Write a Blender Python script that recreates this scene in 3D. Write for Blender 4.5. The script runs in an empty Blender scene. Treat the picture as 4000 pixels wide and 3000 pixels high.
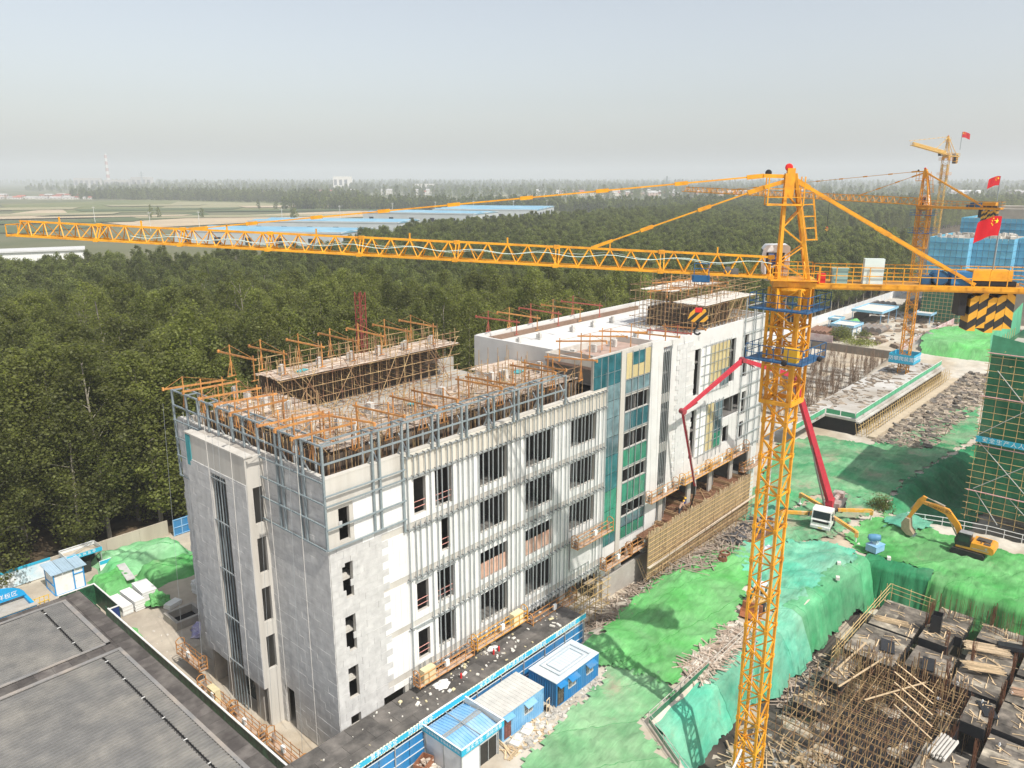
import bpy, bmesh, math, random
import numpy as np
from mathutils import Vector, Matrix, Quaternion, noise
R = random.Random(7)
C = bpy.context.scene.collection
SC = bpy.context.scene
rad = math.radians
PI = math.pi
# ------------------------------------------------------------------ camera, sky, sun, exposure
cam = bpy.data.objects.new('camera', bpy.data.cameras.new('camera')); C.objects.link(cam)
cam.location = (-29.68, -44.87, 45.0)
cam.rotation_euler = (rad(90 - 14.77), 0, rad(-47.91))
cam.data.sensor_width = 36; cam.data.lens = 3050 / 4000 * 36
cam.data.clip_start = 0.3; cam.data.clip_end = 40000
SC.camera = cam
SUN = Vector((-0.142, -0.99, 0)).normalized() * math.cos(rad(54)) + Vector((0, 0, math.sin(rad(54))))
w = bpy.data.worlds.new('World'); SC.world = w; w.use_nodes = True
nt = w.node_tree; nt.nodes.clear()
sky = nt.nodes.new('ShaderNodeTexSky'); sky.sky_type = 'NISHITA'; sky.sun_disc = False
sky.sun_elevation = rad(54); sky.sun_rotation = math.atan2(SUN.x, SUN.y)
sky.altitude = 0; sky.air_density = 1.1; sky.dust_density = 2.2; sky.ozone_density = 0.6
bg = nt.nodes.new('ShaderNodeBackground'); bg.inputs['Strength'].default_value = 0.142
wo = nt.nodes.new('ShaderNodeOutputWorld')
hz_ = nt.nodes.new('ShaderNodeHueSaturation'); hz_.inputs['Saturation'].default_value = 0.48   # hazy, nearly colourless summer sky
nt.links.new(sky.outputs[0], hz_.inputs['Color']); nt.links.new(hz_.outputs[0], bg.inputs[0]); nt.links.new(bg.outputs[0], wo.inputs[0])
sl = bpy.data.lights.new('sun', 'SUN'); sl.energy = 4.3; sl.angle = rad(0.55); sl.color = (1.0, 0.95, 0.87)
so = bpy.data.objects.new('sun', sl); C.objects.link(so)
so.rotation_euler = SUN.to_track_quat('Z', 'Y').to_euler()
SC.view_settings.view_transform = 'Standard'; SC.view_settings.look = 'None'
SC.view_settings.exposure = 0.18; SC.view_settings.gamma = 1.0
SC.view_settings.use_curve_mapping = False
SC.cycles.max_bounces = 6; SC.cycles.diffuse_bounces = 3; SC.cycles.glossy_bounces = 2
SC.cycles.transmission_bounces = 3; SC.cycles.transparent_max_bounces = 8; SC.cycles.volume_bounces = 1
SC.cycles.use_denoising = True
# ------------------------------------------------------------------ materials
MATS = {}
def mat(name, col, var=0.15, scale=1.0, rough=0.75, bump=0.0, bscale=None, metal=0.0, col2=None, c2amt=0.5,
        c2scale=0.3, rnd=0.0, spec=0.3, streak=False, sharp=0.15, detail=6, island=0.0, trans=None, coat=0.0):
    """colour with noise variation, a second colour in patches, per-object / per-piece variation and fine bump"""
    if name in MATS: return MATS[name]
    m = bpy.data.materials.new(name); m.use_nodes = True; MATS[name] = m
    n = m.node_tree.nodes; L = m.node_tree.links.new
    b = n['Principled BSDF']
    b.inputs['Roughness'].default_value = rough; b.inputs['Metallic'].default_value = metal
    b.inputs['Specular IOR Level'].default_value = spec
    if coat: b.inputs['Coat Weight'].default_value = coat
    geo = n.new('ShaderNodeNewGeometry')
    vec = geo.outputs['Position']
    if streak:
        mp = n.new('ShaderNodeMapping'); mp.inputs['Scale'].default_value = (1, 1, 0.12)
        L(vec, mp.inputs['Vector']); vec = mp.outputs[0]
    def noi(sc, de=detail):
        t = n.new('ShaderNodeTexNoise'); t.inputs['Scale'].default_value = sc; t.inputs['Detail'].default_value = de
        t.inputs['Roughness'].default_value = 0.6
        L(vec, t.inputs['Vector']); return t.outputs['Fac']
    def mix(a, bb, f, mode='MIX'):
        x = n.new('ShaderNodeMix'); x.data_type = 'RGBA'; x.blend_type = mode
        for v, i in ((f, 0), (a, 6), (bb, 7)):
            if hasattr(v, 'is_linked'): L(v, x.inputs[i])
            else: x.inputs[i].default_value = v if i == 0 else (*v, 1)
        return x.outputs[2]
    def rmp(v, a, bb, lo=0.0, hi=1.0):
        r = n.new('ShaderNodeMapRange'); r.inputs[1].default_value = a; r.inputs[2].default_value = bb
        r.inputs[3].default_value = lo; r.inputs[4].default_value = hi; L(v, r.inputs[0]); return r.outputs[0]
    c = tuple(col)
    if col2:
        c = mix(c, col2, rmp(noi(c2scale), 0.5 - sharp - (c2amt - .5) * .6, 0.5 + sharp - (c2amt - .5) * .6))
    v1 = rmp(noi(scale), 0.25, 0.75, 1 - var, 1 + var)
    hs = n.new('ShaderNodeHueSaturation')
    if hasattr(c, 'is_linked'): L(c, hs.inputs['Color'])
    else: hs.inputs['Color'].default_value = (*c, 1)
    val = v1
    def mul(a, bb):
        x = n.new('ShaderNodeMath'); x.operation = 'MULTIPLY'; L(a, x.inputs[0]); L(bb, x.inputs[1]); return x.outputs[0]
    if rnd:
        oi = n.new('ShaderNodeObjectInfo'); val = mul(val, rmp(oi.outputs['Random'], 0, 1, 1 - rnd, 1 + rnd))
    if island:
        val = mul(val, rmp(geo.outputs['Random Per Island'], 0, 1, 1 - island, 1 + island))
    L(val, hs.inputs['Value'])
    L(hs.outputs[0], b.inputs['Base Color'])
    if bump:
        bp = n.new('ShaderNodeBump'); bp.inputs['Strength'].default_value = bump; bp.inputs['Distance'].default_value = 0.05
        L(noi(bscale or scale * 6, 4), bp.inputs['Height']); L(bp.outputs[0], b.inputs['Normal'])
    if trans:
        tr = n.new('ShaderNodeBsdfTranslucent'); L(hs.outputs[0], tr.inputs[0])
        ms = n.new('ShaderNodeMixShader'); ms.inputs[0].default_value = trans
        L(b.outputs[0], ms.inputs[1]); L(tr.outputs[0], ms.inputs[2]); L(ms.outputs[0], n['Material Output'].inputs[0])
    return m
def net_mat(name, col, col2, amt=0.5, alpha=0.0, fold=0.5, soil=None):
    """woven dust net: two greens in drifts, fine folds, thin worn spots where the soil shows"""
    m = mat(name, col, var=0.30, scale=0.35, rough=0.85, bump=fold, bscale=2.2, col2=col2, c2amt=amt, c2scale=0.16, sharp=0.12, spec=0.15)
    n = m.node_tree.nodes; L = m.node_tree.links.new; b = n['Principled BSDF']
    bpn = [q for q in n if q.type == 'BUMP'][0]; bpn.inputs['Distance'].default_value = .16
    g0 = n.new('ShaderNodeNewGeometry')
    # long creases: stretched noise, and pale sun-bleached drifts
    mpx = n.new('ShaderNodeMapping'); mpx.inputs['Rotation'].default_value = (0, 0, .6 + len(name) * .31); mpx.inputs['Scale'].default_value = (.55, 2.6, .3); L(g0.outputs['Position'], mpx.inputs['Vector'])
    cz = n.new('ShaderNodeTexNoise'); cz.inputs['Scale'].default_value = .9; cz.inputs['Detail'].default_value = 7; cz.inputs['Roughness'].default_value = .65; cz.inputs['Distortion'].default_value = 1.2; L(mpx.outputs[0], cz.inputs['Vector'])
    L(cz.outputs['Fac'], bpn.inputs['Height'])
    bl = n.new('ShaderNodeTexNoise'); bl.inputs['Scale'].default_value = .13; bl.inputs['Detail'].default_value = 10; bl.inputs['Roughness'].default_value = .68; bl.inputs['Distortion'].default_value = .8; L(g0.outputs['Position'], bl.inputs['Vector'])
    br_ = n.new('ShaderNodeMapRange'); br_.inputs[1].default_value = .45; br_.inputs[2].default_value = .72; br_.inputs[4].default_value = .45; L(bl.outputs['Fac'], br_.inputs[0])
    xb = n.new('ShaderNodeMix'); xb.data_type = 'RGBA'; L(br_.outputs[0], xb.inputs[0]); ob = b.inputs['Base Color'].links[0].from_socket; L(ob, xb.inputs[6])
    xb.inputs[7].default_value = (min(.36, col[0] * .6 + .20), min(.42, col[1] * .5 + .24), min(.34, col[2] * .6 + .17), 1)
    hv = n.new('ShaderNodeHueSaturation'); hr = n.new('ShaderNodeMapRange'); hr.inputs[1].default_value = .3; hr.inputs[2].default_value = .7; hr.inputs[3].default_value = .80; hr.inputs[4].default_value = 1.16; L(cz.outputs['Fac'], hr.inputs[0]); L(hr.outputs[0], hv.inputs['Value'])
    # sewn seams between the woven strips
    dt = n.new('ShaderNodeVectorMath'); dt.operation = 'DOT_PRODUCT'; sa = .5 + len(name) * .45; dt.inputs[1].default_value = (math.cos(sa) / 4.6, math.sin(sa) / 4.6, 0); L(g0.outputs['Position'], dt.inputs[0])
    wb = n.new('ShaderNodeMath'); wb.operation = 'MULTIPLY_ADD'; wb.inputs[1].default_value = .22; L(bl.outputs['Fac'], wb.inputs[0]); L(dt.outputs['Value'], wb.inputs[2])
    fr_ = n.new('ShaderNodeMath'); fr_.operation = 'FRACT'; L(wb.outputs[0], fr_.inputs[0]); ls_ = n.new('ShaderNodeMath'); ls_.operation = 'LESS_THAN'; ls_.inputs[1].default_value = .014; L(fr_.outputs[0], ls_.inputs[0])
    fl_ = n.new('ShaderNodeMath'); fl_.operation = 'FLOOR'; L(wb.outputs[0], fl_.inputs[0]); wn = n.new('ShaderNodeTexWhiteNoise'); wn.noise_dimensions = '1D'; L(fl_.outputs[0], wn.inputs['W'])
    sr = n.new('ShaderNodeMapRange'); sr.inputs[3].default_value = .86; sr.inputs[4].default_value = 1.12; L(wn.outputs['Value'], sr.inputs[0])
    vm = n.new('ShaderNodeMath'); vm.operation = 'MULTIPLY'; L(hr.outputs[0], vm.inputs[0]); L(sr.outputs[0], vm.inputs[1]); L(vm.outputs[0], hv.inputs['Value'])
    xs_ = n.new('ShaderNodeMix'); xs_.data_type = 'RGBA'; L(ls_.outputs[0], xs_.inputs[0]); L(xb.outputs[2], xs_.inputs[6]); xs_.inputs[7].default_value = (col[0] * .7, col[1] * .75, col[2] * .7, 1)
    L(xs_.outputs[2], hv.inputs['Color']); L(hv.outputs[0], b.inputs['Base Color'])
    if soil:
        geo = n.new('ShaderNodeNewGeometry'); t = n.new('ShaderNodeTexNoise'); t.inputs['Scale'].default_value = 0.22; t.inputs['Detail'].default_value = 9
        t.inputs['Roughness'].default_value = 0.7
        mp = n.new('ShaderNodeMapping'); mp.inputs['Location'].default_value = (31, 17, 5)
        L(geo.outputs['Position'], mp.inputs['Vector']); L(mp.outputs[0], t.inputs['Vector'])
        r = n.new('ShaderNodeMapRange'); r.inputs[1].default_value = soil; r.inputs[2].default_value = soil + 0.13; r.inputs[4].default_value = .8
        L(t.outputs['Fac'], r.inputs[0])
        x = n.new('ShaderNodeMix'); x.data_type = 'RGBA'; L(r.outputs[0], x.inputs[0])
        old = b.inputs['Base Color'].links[0].from_socket
        L(old, x.inputs[6]); x.inputs[7].default_value = (0.36, 0.31, 0.23, 1); L(x.outputs[2], b.inputs['Base Color'])
    if alpha:
        b.inputs['Alpha'].default_value = 1 - alpha
    return m
# ------------------------------------------------------------------ mesh helpers
class MB:
    def __init__(s): s.v = []; s.f = []; s.mi = []; s.cm = 0
    def face(s, pts):
        i = len(s.v); s.v += [tuple(p) for p in pts]; s.f.append(tuple(range(i, i + len(pts)))); s.mi.append(s.cm)
    def hexa(s, p):  # 8 corners: bottom 0-3 ccw, top 4-7
        i = len(s.v); s.v += [tuple(q) for q in p]
        for a in ((3, 2, 1, 0), (4, 5, 6, 7), (0, 1, 5, 4), (1, 2, 6, 5), (2, 3, 7, 6), (3, 0, 4, 7)):
            s.f.append(tuple(i + k for k in a)); s.mi.append(s.cm)
    def box(s, a, b):
        (x0, y0, z0), (x1, y1, z1) = a, b
        s.hexa([(x0, y0, z0), (x1, y0, z0), (x1, y1, z0), (x0, y1, z0), (x0, y0, z1), (x1, y0, z1), (x1, y1, z1), (x0, y1, z1)])
    def cbox(s, c, sz, rz=0, rx=0):
        m = Matrix.Rotation(rz, 3, 'Z') @ Matrix.Rotation(rx, 3, 'X'); c = Vector(c); h = Vector(sz) / 2
        s.hexa([c + m @ Vector((x * h.x, y * h.y, z * h.z)) for z in (-1, 1) for x, y in ((-1, -1), (1, -1), (1, 1), (-1, 1))])
    def bar(s, p0, p1, w, h=None, up=(0, 0, 1)):
        h = h or w; p0 = Vector(p0); p1 = Vector(p1); d = (p1 - p0)
        if d.length < 1e-6: return
        d.normalize(); u = Vector(up)
        if abs(d.dot(u)) > 0.98: u = Vector((1, 0, 0)) if abs(d.x) < .9 else Vector((0, 1, 0))
        a = d.cross(u).normalized(); b = a.cross(d).normalized()
        a *= w / 2; b *= h / 2
        s.hexa([p0 - a - b, p0 + a - b, p1 + a - b, p1 - a - b, p0 - a + b, p0 + a + b, p1 + a + b, p1 - a + b])
    def tube(s, p0, p1, r, n=6, r2=None, caps=True):
        p0 = Vector(p0); p1 = Vector(p1); d = (p1 - p0)
        if d.length < 1e-6: return
        q = d.to_track_quat('Z', 'Y'); r2 = r if r2 is None else r2
        i = len(s.v)
        for k in range(n):
            c = Vector((math.cos(2 * PI * k / n), math.sin(2 * PI * k / n), 0))
            s.v.append(tuple(p0 + q @ (c * r))); s.v.append(tuple(p1 + q @ (c * r2)))
        for k in range(n):
            a = i + 2 * k; b = i + 2 * ((k + 1) % n); s.f.append((a, b, b + 1, a + 1)); s.mi.append(s.cm)
        if caps:
            s.f.append(tuple(i + 2 * k for k in reversed(range(n)))); s.mi.append(s.cm)
            s.f.append(tuple(i + 2 * k + 1 for k in range(n))); s.mi.append(s.cm)
    def path(s, pts, r, n=6):
        for a, b in zip(pts[:-1], pts[1:]): s.tube(a, b, r, n)
    def lathe(s, prof, c=(0, 0, 0), n=16, axis=None):
        i = len(s.v); c = Vector(c); q = axis.to_track_quat('Z', 'Y') if axis is not None else Quaternion()
        for r, z in prof:
            for k in range(n):
                s.v.append(tuple(c + q @ Vector((r * math.cos(2 * PI * k / n), r * math.sin(2 * PI * k / n), z))))
        for j in range(len(prof) - 1):
            for k in range(n):
                a = i + j * n + k; b = i + j * n + (k + 1) % n; s.f.append((a, b, b + n, a + n)); s.mi.append(s.cm)
        s.f.append(tuple(i + k for k in reversed(range(n)))); s.mi.append(s.cm)
        m = i + (len(prof) - 1) * n; s.f.append(tuple(m + k for k in range(n))); s.mi.append(s.cm)
    def prism(s, poly, d0, d1, axis='y'):
        """outline in two coordinates, pushed along the third"""
        def P(a, b, d): return {'y': (a, d, b), 'x': (d, a, b), 'z': (a, b, d)}[axis]
        n = len(poly); i = len(s.v)
        s.v += [P(a, b, d0) for a, b in poly] + [P(a, b, d1) for a, b in poly]
        s.f.append(tuple(i + k for k in range(n))); s.f.append(tuple(i + n + k for k in reversed(range(n)))); s.mi += [s.cm] * 2
        for k in range(n):
            k2 = (k + 1) % n; s.f.append((i + k2, i + k, i + n + k, i + n + k2)); s.mi.append(s.cm)
    def mesh(s, name, mats=(), smooth=False, fix=True):
        me = bpy.data.meshes.new(name); me.from_pydata(s.v, [], s.f)
        for m in (mats if isinstance(mats, (list, tuple)) else [mats]): me.materials.append(m)
        if any(s.mi): me.polygons.foreach_set('material_index', s.mi)
        if fix:
            bm = bmesh.new(); bm.from_mesh(me); bmesh.ops.recalc_face_normals(bm, faces=bm.faces); bm.to_mesh(me); bm.free()
        if smooth: me.polygons.foreach_set('use_smooth', [True] * len(me.polygons))
        me.update(); return me
INV = {}
def tag(o, label=None, cat=None, group=None, kind=None):
    if label: o['label'] = label
    if cat: o['category'] = cat
    if group: o['group'] = group
    if kind: o['kind'] = kind
    return o
def thing(name, label, cat, loc=(0, 0, 0), rz=0, group=None):
    o = bpy.data.objects.new(name, None); C.objects.link(o); o.empty_display_size = 0.3
    o.location = loc; o.rotation_euler = (0, 0, rz)
    INV[o] = (Matrix.Translation(loc) @ Matrix.Rotation(rz, 4, 'Z')).inverted()
    return tag(o, label, cat, group)
def link(name, me, parent=None, world=False):
    o = bpy.data.objects.new(name, me); C.objects.link(o)
    if parent is not None:
        o.parent = parent
        if world: o.matrix_parent_inverse = INV.get(parent, Matrix())
    return o
def obj(name, mb, m, parent=None, world=False, smooth=False, fix=True, stuff=False):
    o = link(name, mb.mesh(name, m, smooth, fix), parent, world)
    if stuff: o['kind'] = 'stuff'
    return o
def one(name, mb, m, label, cat, group=None, kind=None, smooth=False):
    return tag(obj(name, mb, m, smooth=smooth), label, cat, group, kind)
UNIT = {}
def unit(kind, m):
    k = (kind, m.name)
    if k not in UNIT:
        b = MB()
        if kind == 'box': b.box((-.5, -.5, -.5), (.5, .5, .5))
        elif kind == 'sq': b.box((-.5, -.5, 0), (.5, .5, 1))
        elif kind == 'tube': b.tube((0, 0, 0), (0, 0, 1), 1, 6)
        UNIT[k] = b.mesh(kind + '_' + m.name, m)
    return UNIT[k]
def place_seg(o, p0, p1, w, h, up=(0, 0, 1)):
    p0 = Vector(p0); p1 = Vector(p1); d = p1 - p0; u = Vector(up); dn = d.normalized()
    if abs(dn.dot(u)) > .98: u = Vector((0, 1, 0))
    x = u.cross(dn).normalized(); y = dn.cross(x)
    m = Matrix((x, y, dn)).transposed().to_4x4()
    o.matrix_basis = Matrix.Translation(p0) @ m @ Matrix.Diagonal((w, h, d.length, 1))
def bars(name, segs, m, parent, limit=0, kind='tube', world=False, plural=None, up=(0, 0, 1)):
    """segs: (p0, p1, w[, h]); the first `limit` become parts of their own, the rest one joined part"""
    out = []
    for s in segs[:limit]:
        o = link(name, unit('tube' if kind == 'tube' else 'sq', m), parent, world)
        place_seg(o, s[0], s[1], s[2], s[3] if len(s) > 3 else s[2], up); out.append(o)
    if len(segs) > limit:
        b = MB()
        for s in segs[limit:]:
            if kind == 'tube': b.tube(s[0], s[1], s[2], 5, caps=False)
            else: b.bar(s[0], s[1], s[2], s[3] if len(s) > 3 else s[2], up)
        out.append(obj(plural or name + 's', b, m, parent, world, fix=False, stuff=True))
    return out
def boxes(name, lst, m, parent, limit=300, world=False, plural=None):
    """lst: (min, max); alike box-shaped pieces sharing one unit mesh"""
    for a, b in lst[:limit]:
        o = link(name, unit('box', m), parent, world)
        o.matrix_basis = Matrix.Translation((Vector(a) + Vector(b)) / 2) @ Matrix.Diagonal((*(Vector(b) - Vector(a)), 1))
    if len(lst) > limit:
        q = MB()
        for a, b in lst[limit:]: q.box(a, b)
        obj(plural or name + 's', q, m, parent, world, fix=False, stuff=True)
def copy_tree(o, loc=None, rz=None, label=None):
    c = o.copy(); C.objects.link(c)
    if loc is not None: c.location = loc
    if rz is not None: c.rotation_euler = (0, 0, rz)
    if label: c['label'] = label
    for ch in o.children:
        d = ch.copy(); C.objects.link(d); d.parent = c
        for g in ch.children:
            e = g.copy(); C.objects.link(e); e.parent = d
    return c
def text(s, size, m, parent, mtx, name='lettering', world=False, spacing=1.0, extrude=0.0):
    cu = bpy.data.curves.new('t', 'FONT'); cu.body = s; cu.size = size; cu.align_x = 'CENTER'; cu.align_y = 'CENTER'
    cu.space_character = spacing; cu.resolution_u = 2; cu.extrude = extrude
    t = bpy.data.objects.new('t', cu); C.objects.link(t)
    dg = bpy.context.evaluated_depsgraph_get()
    me = bpy.data.meshes.new_from_object(t.evaluated_get(dg)); bpy.data.objects.remove(t)
    bpy.data.curves.remove(cu)
    me.materials.clear(); me.materials.append(m); me.name = name
    o = link(name, me, parent, world); o.matrix_basis = mtx
    return o
def face_m(c, right, up):
    """matrix whose local x runs along `right`, y along `up`"""
    x = Vector(right).normalized(); y = Vector(up).normalized(); z = x.cross(y)
    return Matrix.Translation(c) @ Matrix((x, y, z)).transposed().to_4x4()
def nz(x, y, z=0.0, s=1.0): return noise.noise(Vector((x * s, y * s, z)))
def inside(p, q, poly):
    r = False; n = len(poly)
    for i in range(n):
        x1, y1 = poly[i]; x2, y2 = poly[(i + 1) % n]
        if (y1 > q) != (y2 > q) and p < (x2 - x1) * (q - y1) / (y2 - y1) + x1: r = not r
    return r
# common materials
m_conc = mat('concrete', (0.42, 0.40, 0.36), .14, 1.2, .9, .25, 9, col2=(0.36, 0.33, 0.29), c2scale=.35)
m_cwhite = mat('pale_concrete', (0.55, 0.53, 0.485), .12, .8, .9, .2, 10, col2=(0.45, .42, .37), c2amt=.4, c2scale=.5, streak=True)
m_roofwhite = mat('roof_screed', (0.62, 0.615, 0.595), .08, .6, .9, .15, 8, col2=(.55, .53, .49), c2amt=.25, c2scale=.25)
m_inside = mat('shaded_concrete_inside', (0.15, 0.145, 0.135), .25, .7, .95, .2, 6)  # concrete darkened so the rooms behind the window holes look shaded
m_white = mat('white_board', (0.74, 0.74, 0.72), .04, .7, .8, .05, 20, rnd=.04, island=.05)
m_grey = mat('grey_board', (0.55, 0.545, 0.53), .13, 1.6, .9, .12, 14, rnd=.04, island=.04, col2=(.46, .455, .445), c2amt=.45, c2scale=1.1)
m_wool = mat('rock_wool_board', (0.52, 0.43, 0.22), .10, 4, .95, .3, 30, rnd=.08, island=.08)
m_galv = mat('galvanised_steel', (0.40, 0.43, 0.44), .14, 3, .5, metal=.35, rnd=.08)
m_steel = mat('grey_painted_steel', (0.27, 0.32, 0.34), .14, 3, .5, metal=.25, rnd=.08)
m_dark = mat('dark_gap', (0.015, 0.015, 0.016), .2, 2, .9)
m_orange = mat('orange_paint', (0.58, 0.27, 0.075), .2, 4, .55, rnd=.25, col2=(.34, .16, .08), c2amt=.42, c2scale=2.5)
m_pole = mat('rusty_yellow_pole', (0.43, 0.31, 0.155), .3, 2.5, .65, rnd=.3, col2=(.18, .09, .055), c2amt=.5, c2scale=.9)
m_rust = mat('rusty_steel', (0.17, 0.075, 0.04), .3, 4, .8, rnd=.2)
m_plank = mat('weathered_plank', (0.33, 0.25, 0.19), .25, 3, .9, .2, 12, rnd=.3, island=.3, col2=(.42, .36, .30), c2scale=1.3)
m_timber = mat('raw_timber', (0.53, 0.40, 0.25), .22, 3, .85, rnd=.22, island=.25)
m_yellow = mat('crane_yellow', (0.78, 0.36, 0.02), .14, 3, .48, rnd=.08, col2=(.52, .21, .03), c2amt=.33, c2scale=1.2, spec=.45)
m_yellow2 = mat('far_crane_yellow', (0.70, 0.30, 0.02), .1, 3, .5)
m_blue = mat('blue_paint', (0.02, 0.20, 0.46), .14, 2, .5, rnd=.06, streak=True, col2=(.09, .19, .31), c2amt=.36, c2scale=1.0)
m_dblue = mat('deep_blue_paint', (0.015, 0.09, 0.22), .15, 2, .5)
m_lblue = mat('pale_blue_panel', (0.20, 0.42, 0.66), .1, 1.5, .5, col2=(.35, .52, .68), c2amt=.4, c2scale=.6)
m_cyan = mat('cyan_banner', (0.035, 0.42, 0.62), .06, 1.5, .55)
m_wtext = mat('white_print', (0.82, 0.84, 0.85), .03, 1, .6)
m_wpaint = mat('white_paint', (0.78, 0.78, 0.76), .06, 1.2, .5, col2=(.62, .60, .56), c2amt=.25, c2scale=1.5)
m_black = mat('black_rubber', (0.02, 0.02, 0.022), .2, 3, .6)
m_bp = mat('black_paint', (0.025, 0.025, 0.028), .2, 3, .5)
m_red = mat('red_paint', (0.52, 0.035, 0.06), .12, 2, .45, col2=(.40, .05, .06), c2amt=.3, c2scale=1.2)
m_rred = mat('rescue_red', (0.62, 0.03, 0.03), .1, 2, .5)
m_glassdark = mat('dark_glass', (0.02, 0.03, 0.035), .1, 1, .08, spec=.7)
m_tan = mat('packed_soil', (0.40, 0.33, 0.245), .22, .6, .95, .5, 5, col2=(.50, .45, .37), c2scale=.25)
m_cream = mat('cream_foam', (0.66, 0.58, 0.36), .1, 3, .9, rnd=.1, island=.15)
# ------------------------------------------------------------------ haze
hz = MB(); hz.box((-12000, -12000, -8), (12000, 12000, 215))
hm = bpy.data.materials.new('haze_air'); hm.use_nodes = True; hn = hm.node_tree.nodes
hn.remove(hn['Principled BSDF']); pv = hn.new('ShaderNodeVolumePrincipled')
pv.inputs['Color'].default_value = (0.83, 0.87, 0.915, 1); pv.inputs['Density'].default_value = 0.00024; pv.inputs['Anisotropy'].default_value = 0.0
hm.node_tree.links.new(pv.outputs[0], hn['Material Output'].inputs['Volume'])
ho = obj('haze', hz, hm); tag(ho, kind='stuff'); ho['label'] = 'pale summer haze lying over the whole plain'
# ------------------------------------------------------------------ ground
PIT = [(20.5, -15.7), (37.0, -15.7), (38.0, -17.2), (45.7, -17.4), (56, -17.6), (63.9, -18.9), (64.4, -26), (63, -36), (62, -60), (2, -60), (13, -29), (18.2, -20)]
def seg_d(P, Q, poly):
    d = np.full(P.shape, 1e9)
    for i in range(len(poly)):
        a = np.array(poly[i]); b = np.array(poly[(i + 1) % len(poly)]); ab = b - a
        t = np.clip(((P - a[0]) * ab[0] + (Q - a[1]) * ab[1]) / (ab @ ab), 0, 1)
        d = np.minimum(d, np.hypot(P - a[0] - t * ab[0], Q - a[1] - t * ab[1]))
    return d
def ins_np(P, Q, poly):
    r = np.zeros(P.shape, bool)
    for i in range(len(poly)):
        x1, y1 = poly[i]; x2, y2 = poly[(i + 1) % len(poly)]
        if y1 == y2: continue
        r ^= ((y1 > Q) != (y2 > Q)) & (P < (x2 - x1) * (Q - y1) / (y2 - y1) + x1)
    return r
def gauss(P, Q, p, q, sp, sq, a=0.0):
    c, s = math.cos(a), math.sin(a); X = (P - p) * c + (Q - q) * s; Y = -(P - p) * s + (Q - q) * c
    return np.exp(-(X / sp) ** 2 - (Y / sq) ** 2)
PIT2 = [(112, 8.5), (190, 16), (192, 40), (118, 36)]
SLOPE = [(79, -16.5), (92, -15.4), (122, -19), (122, -40), (82, -40), (80.5, -23.5)]
def hgt(P, Q):
    P = np.asarray(P, float); Q = np.asarray(Q, float)
    s = np.where(ins_np(P, Q, PIT), 1, -1) * seg_d(P, Q, PIT)
    t = np.clip((s - 0.0) / .8, 0, 1); t = t * t * (3 - 2 * t)
    z = -5.6 * t
    s2 = np.where(ins_np(P, Q, PIT2), 1, -1) * seg_d(P, Q, PIT2)
    z += -3.5 * np.clip(s2 / 2.0, 0, 1)
    s3 = np.where(ins_np(P, Q, SLOPE), 1, -1) * seg_d(P, Q, SLOPE)
    t3 = np.clip(s3 / 4.5, 0, 1); z += -3.2 * t3 * t3 * (3 - 2 * t3)
    up = (s < 0)
    z += up * (1.3 * gauss(P, Q, 41, -6.5, 9, 4, .05) + 1.0 * gauss(P, Q, 55, -7, 6, 3.2) + .5 * gauss(P, Q, 62, -15, 5, 1.5) + 1.1 * gauss(P, Q, 27.5, -6, 2.2, 2.4) + .7 * gauss(P, Q, 77, -19, 4, 1.2)
               + .5 * gauss(P, Q, 90, -3, 14, 4) - 1.5 * gauss(P, Q, 30, -1.6, 2.6, 1.3) - 1.0 * gauss(P, Q, 40, -1.2, 5, 1.2))
    mp_ = np.clip((P - 187) / 4, 0, 1) * np.clip((228 - P) / 8, 0, 1) * np.clip((Q + 13) / 4, 0, 1) * np.clip((15.5 - Q) / 4, 0, 1); z += 3.8 * mp_ * (1 + .12 * np.sin(P * .3) * np.sin(Q * .4))
    wob = .14 * np.sin(P * .7 + 1.3 * np.sin(Q * .5)) * np.sin(Q * .83 + P * .21) + .09 * np.sin(P * 1.9 + Q * 1.3) * np.sin(Q * 2.1 - P * .6)
    site = (P > 26) & (Q < 0) & (P < 130); z += np.where(site, wob, wob * .15)
    return z
def axis(lo, hi, step, ext):
    a = list(np.arange(lo, hi + step / 2, step)); d = step
    x = hi
    while x < ext: d *= 1.35; x += d; a.append(x)
    x = lo; d = step
    while x > -ext: d *= 1.35; x -= d; a.insert(0, x)
    return np.array(a)
px = axis(-16, 132, .5, 11500); qx = axis(-52, 22, .5, 11500)
GP, GQ = np.meshgrid(px, qx, indexing='ij'); GZ = hgt(GP, GQ)
def grid_mesh(name, X, Y, Z, m, keep=None, smooth=True):
    n, k = X.shape; idx = np.arange(n * k).reshape(n, k)
    f = np.stack([idx[:-1, :-1], idx[1:, :-1], idx[1:, 1:], idx[:-1, 1:]], -1).reshape(-1, 4)
    v = np.stack([X, Y, Z], -1).reshape(-1, 3)
    if keep is not None:
        ok = keep.reshape(-1)[f].all(1); f = f[ok]
        used = np.unique(f); re = -np.ones(len(v), int); re[used] = np.arange(len(used)); v = v[used]; f = re[f]
    me = bpy.data.meshes.new(name); me.from_pydata(v.tolist(), [], f.tolist())
    me.materials.append(m)
    if smooth: me.polygons.foreach_set('use_smooth', [True] * len(me.polygons))
    return me
m_ground = mat('site_ground', (0.42, 0.35, 0.26), .2, .5, .95, .6, 3, col2=(.52, .48, .41), c2scale=.12, sharp=.1)
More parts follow.
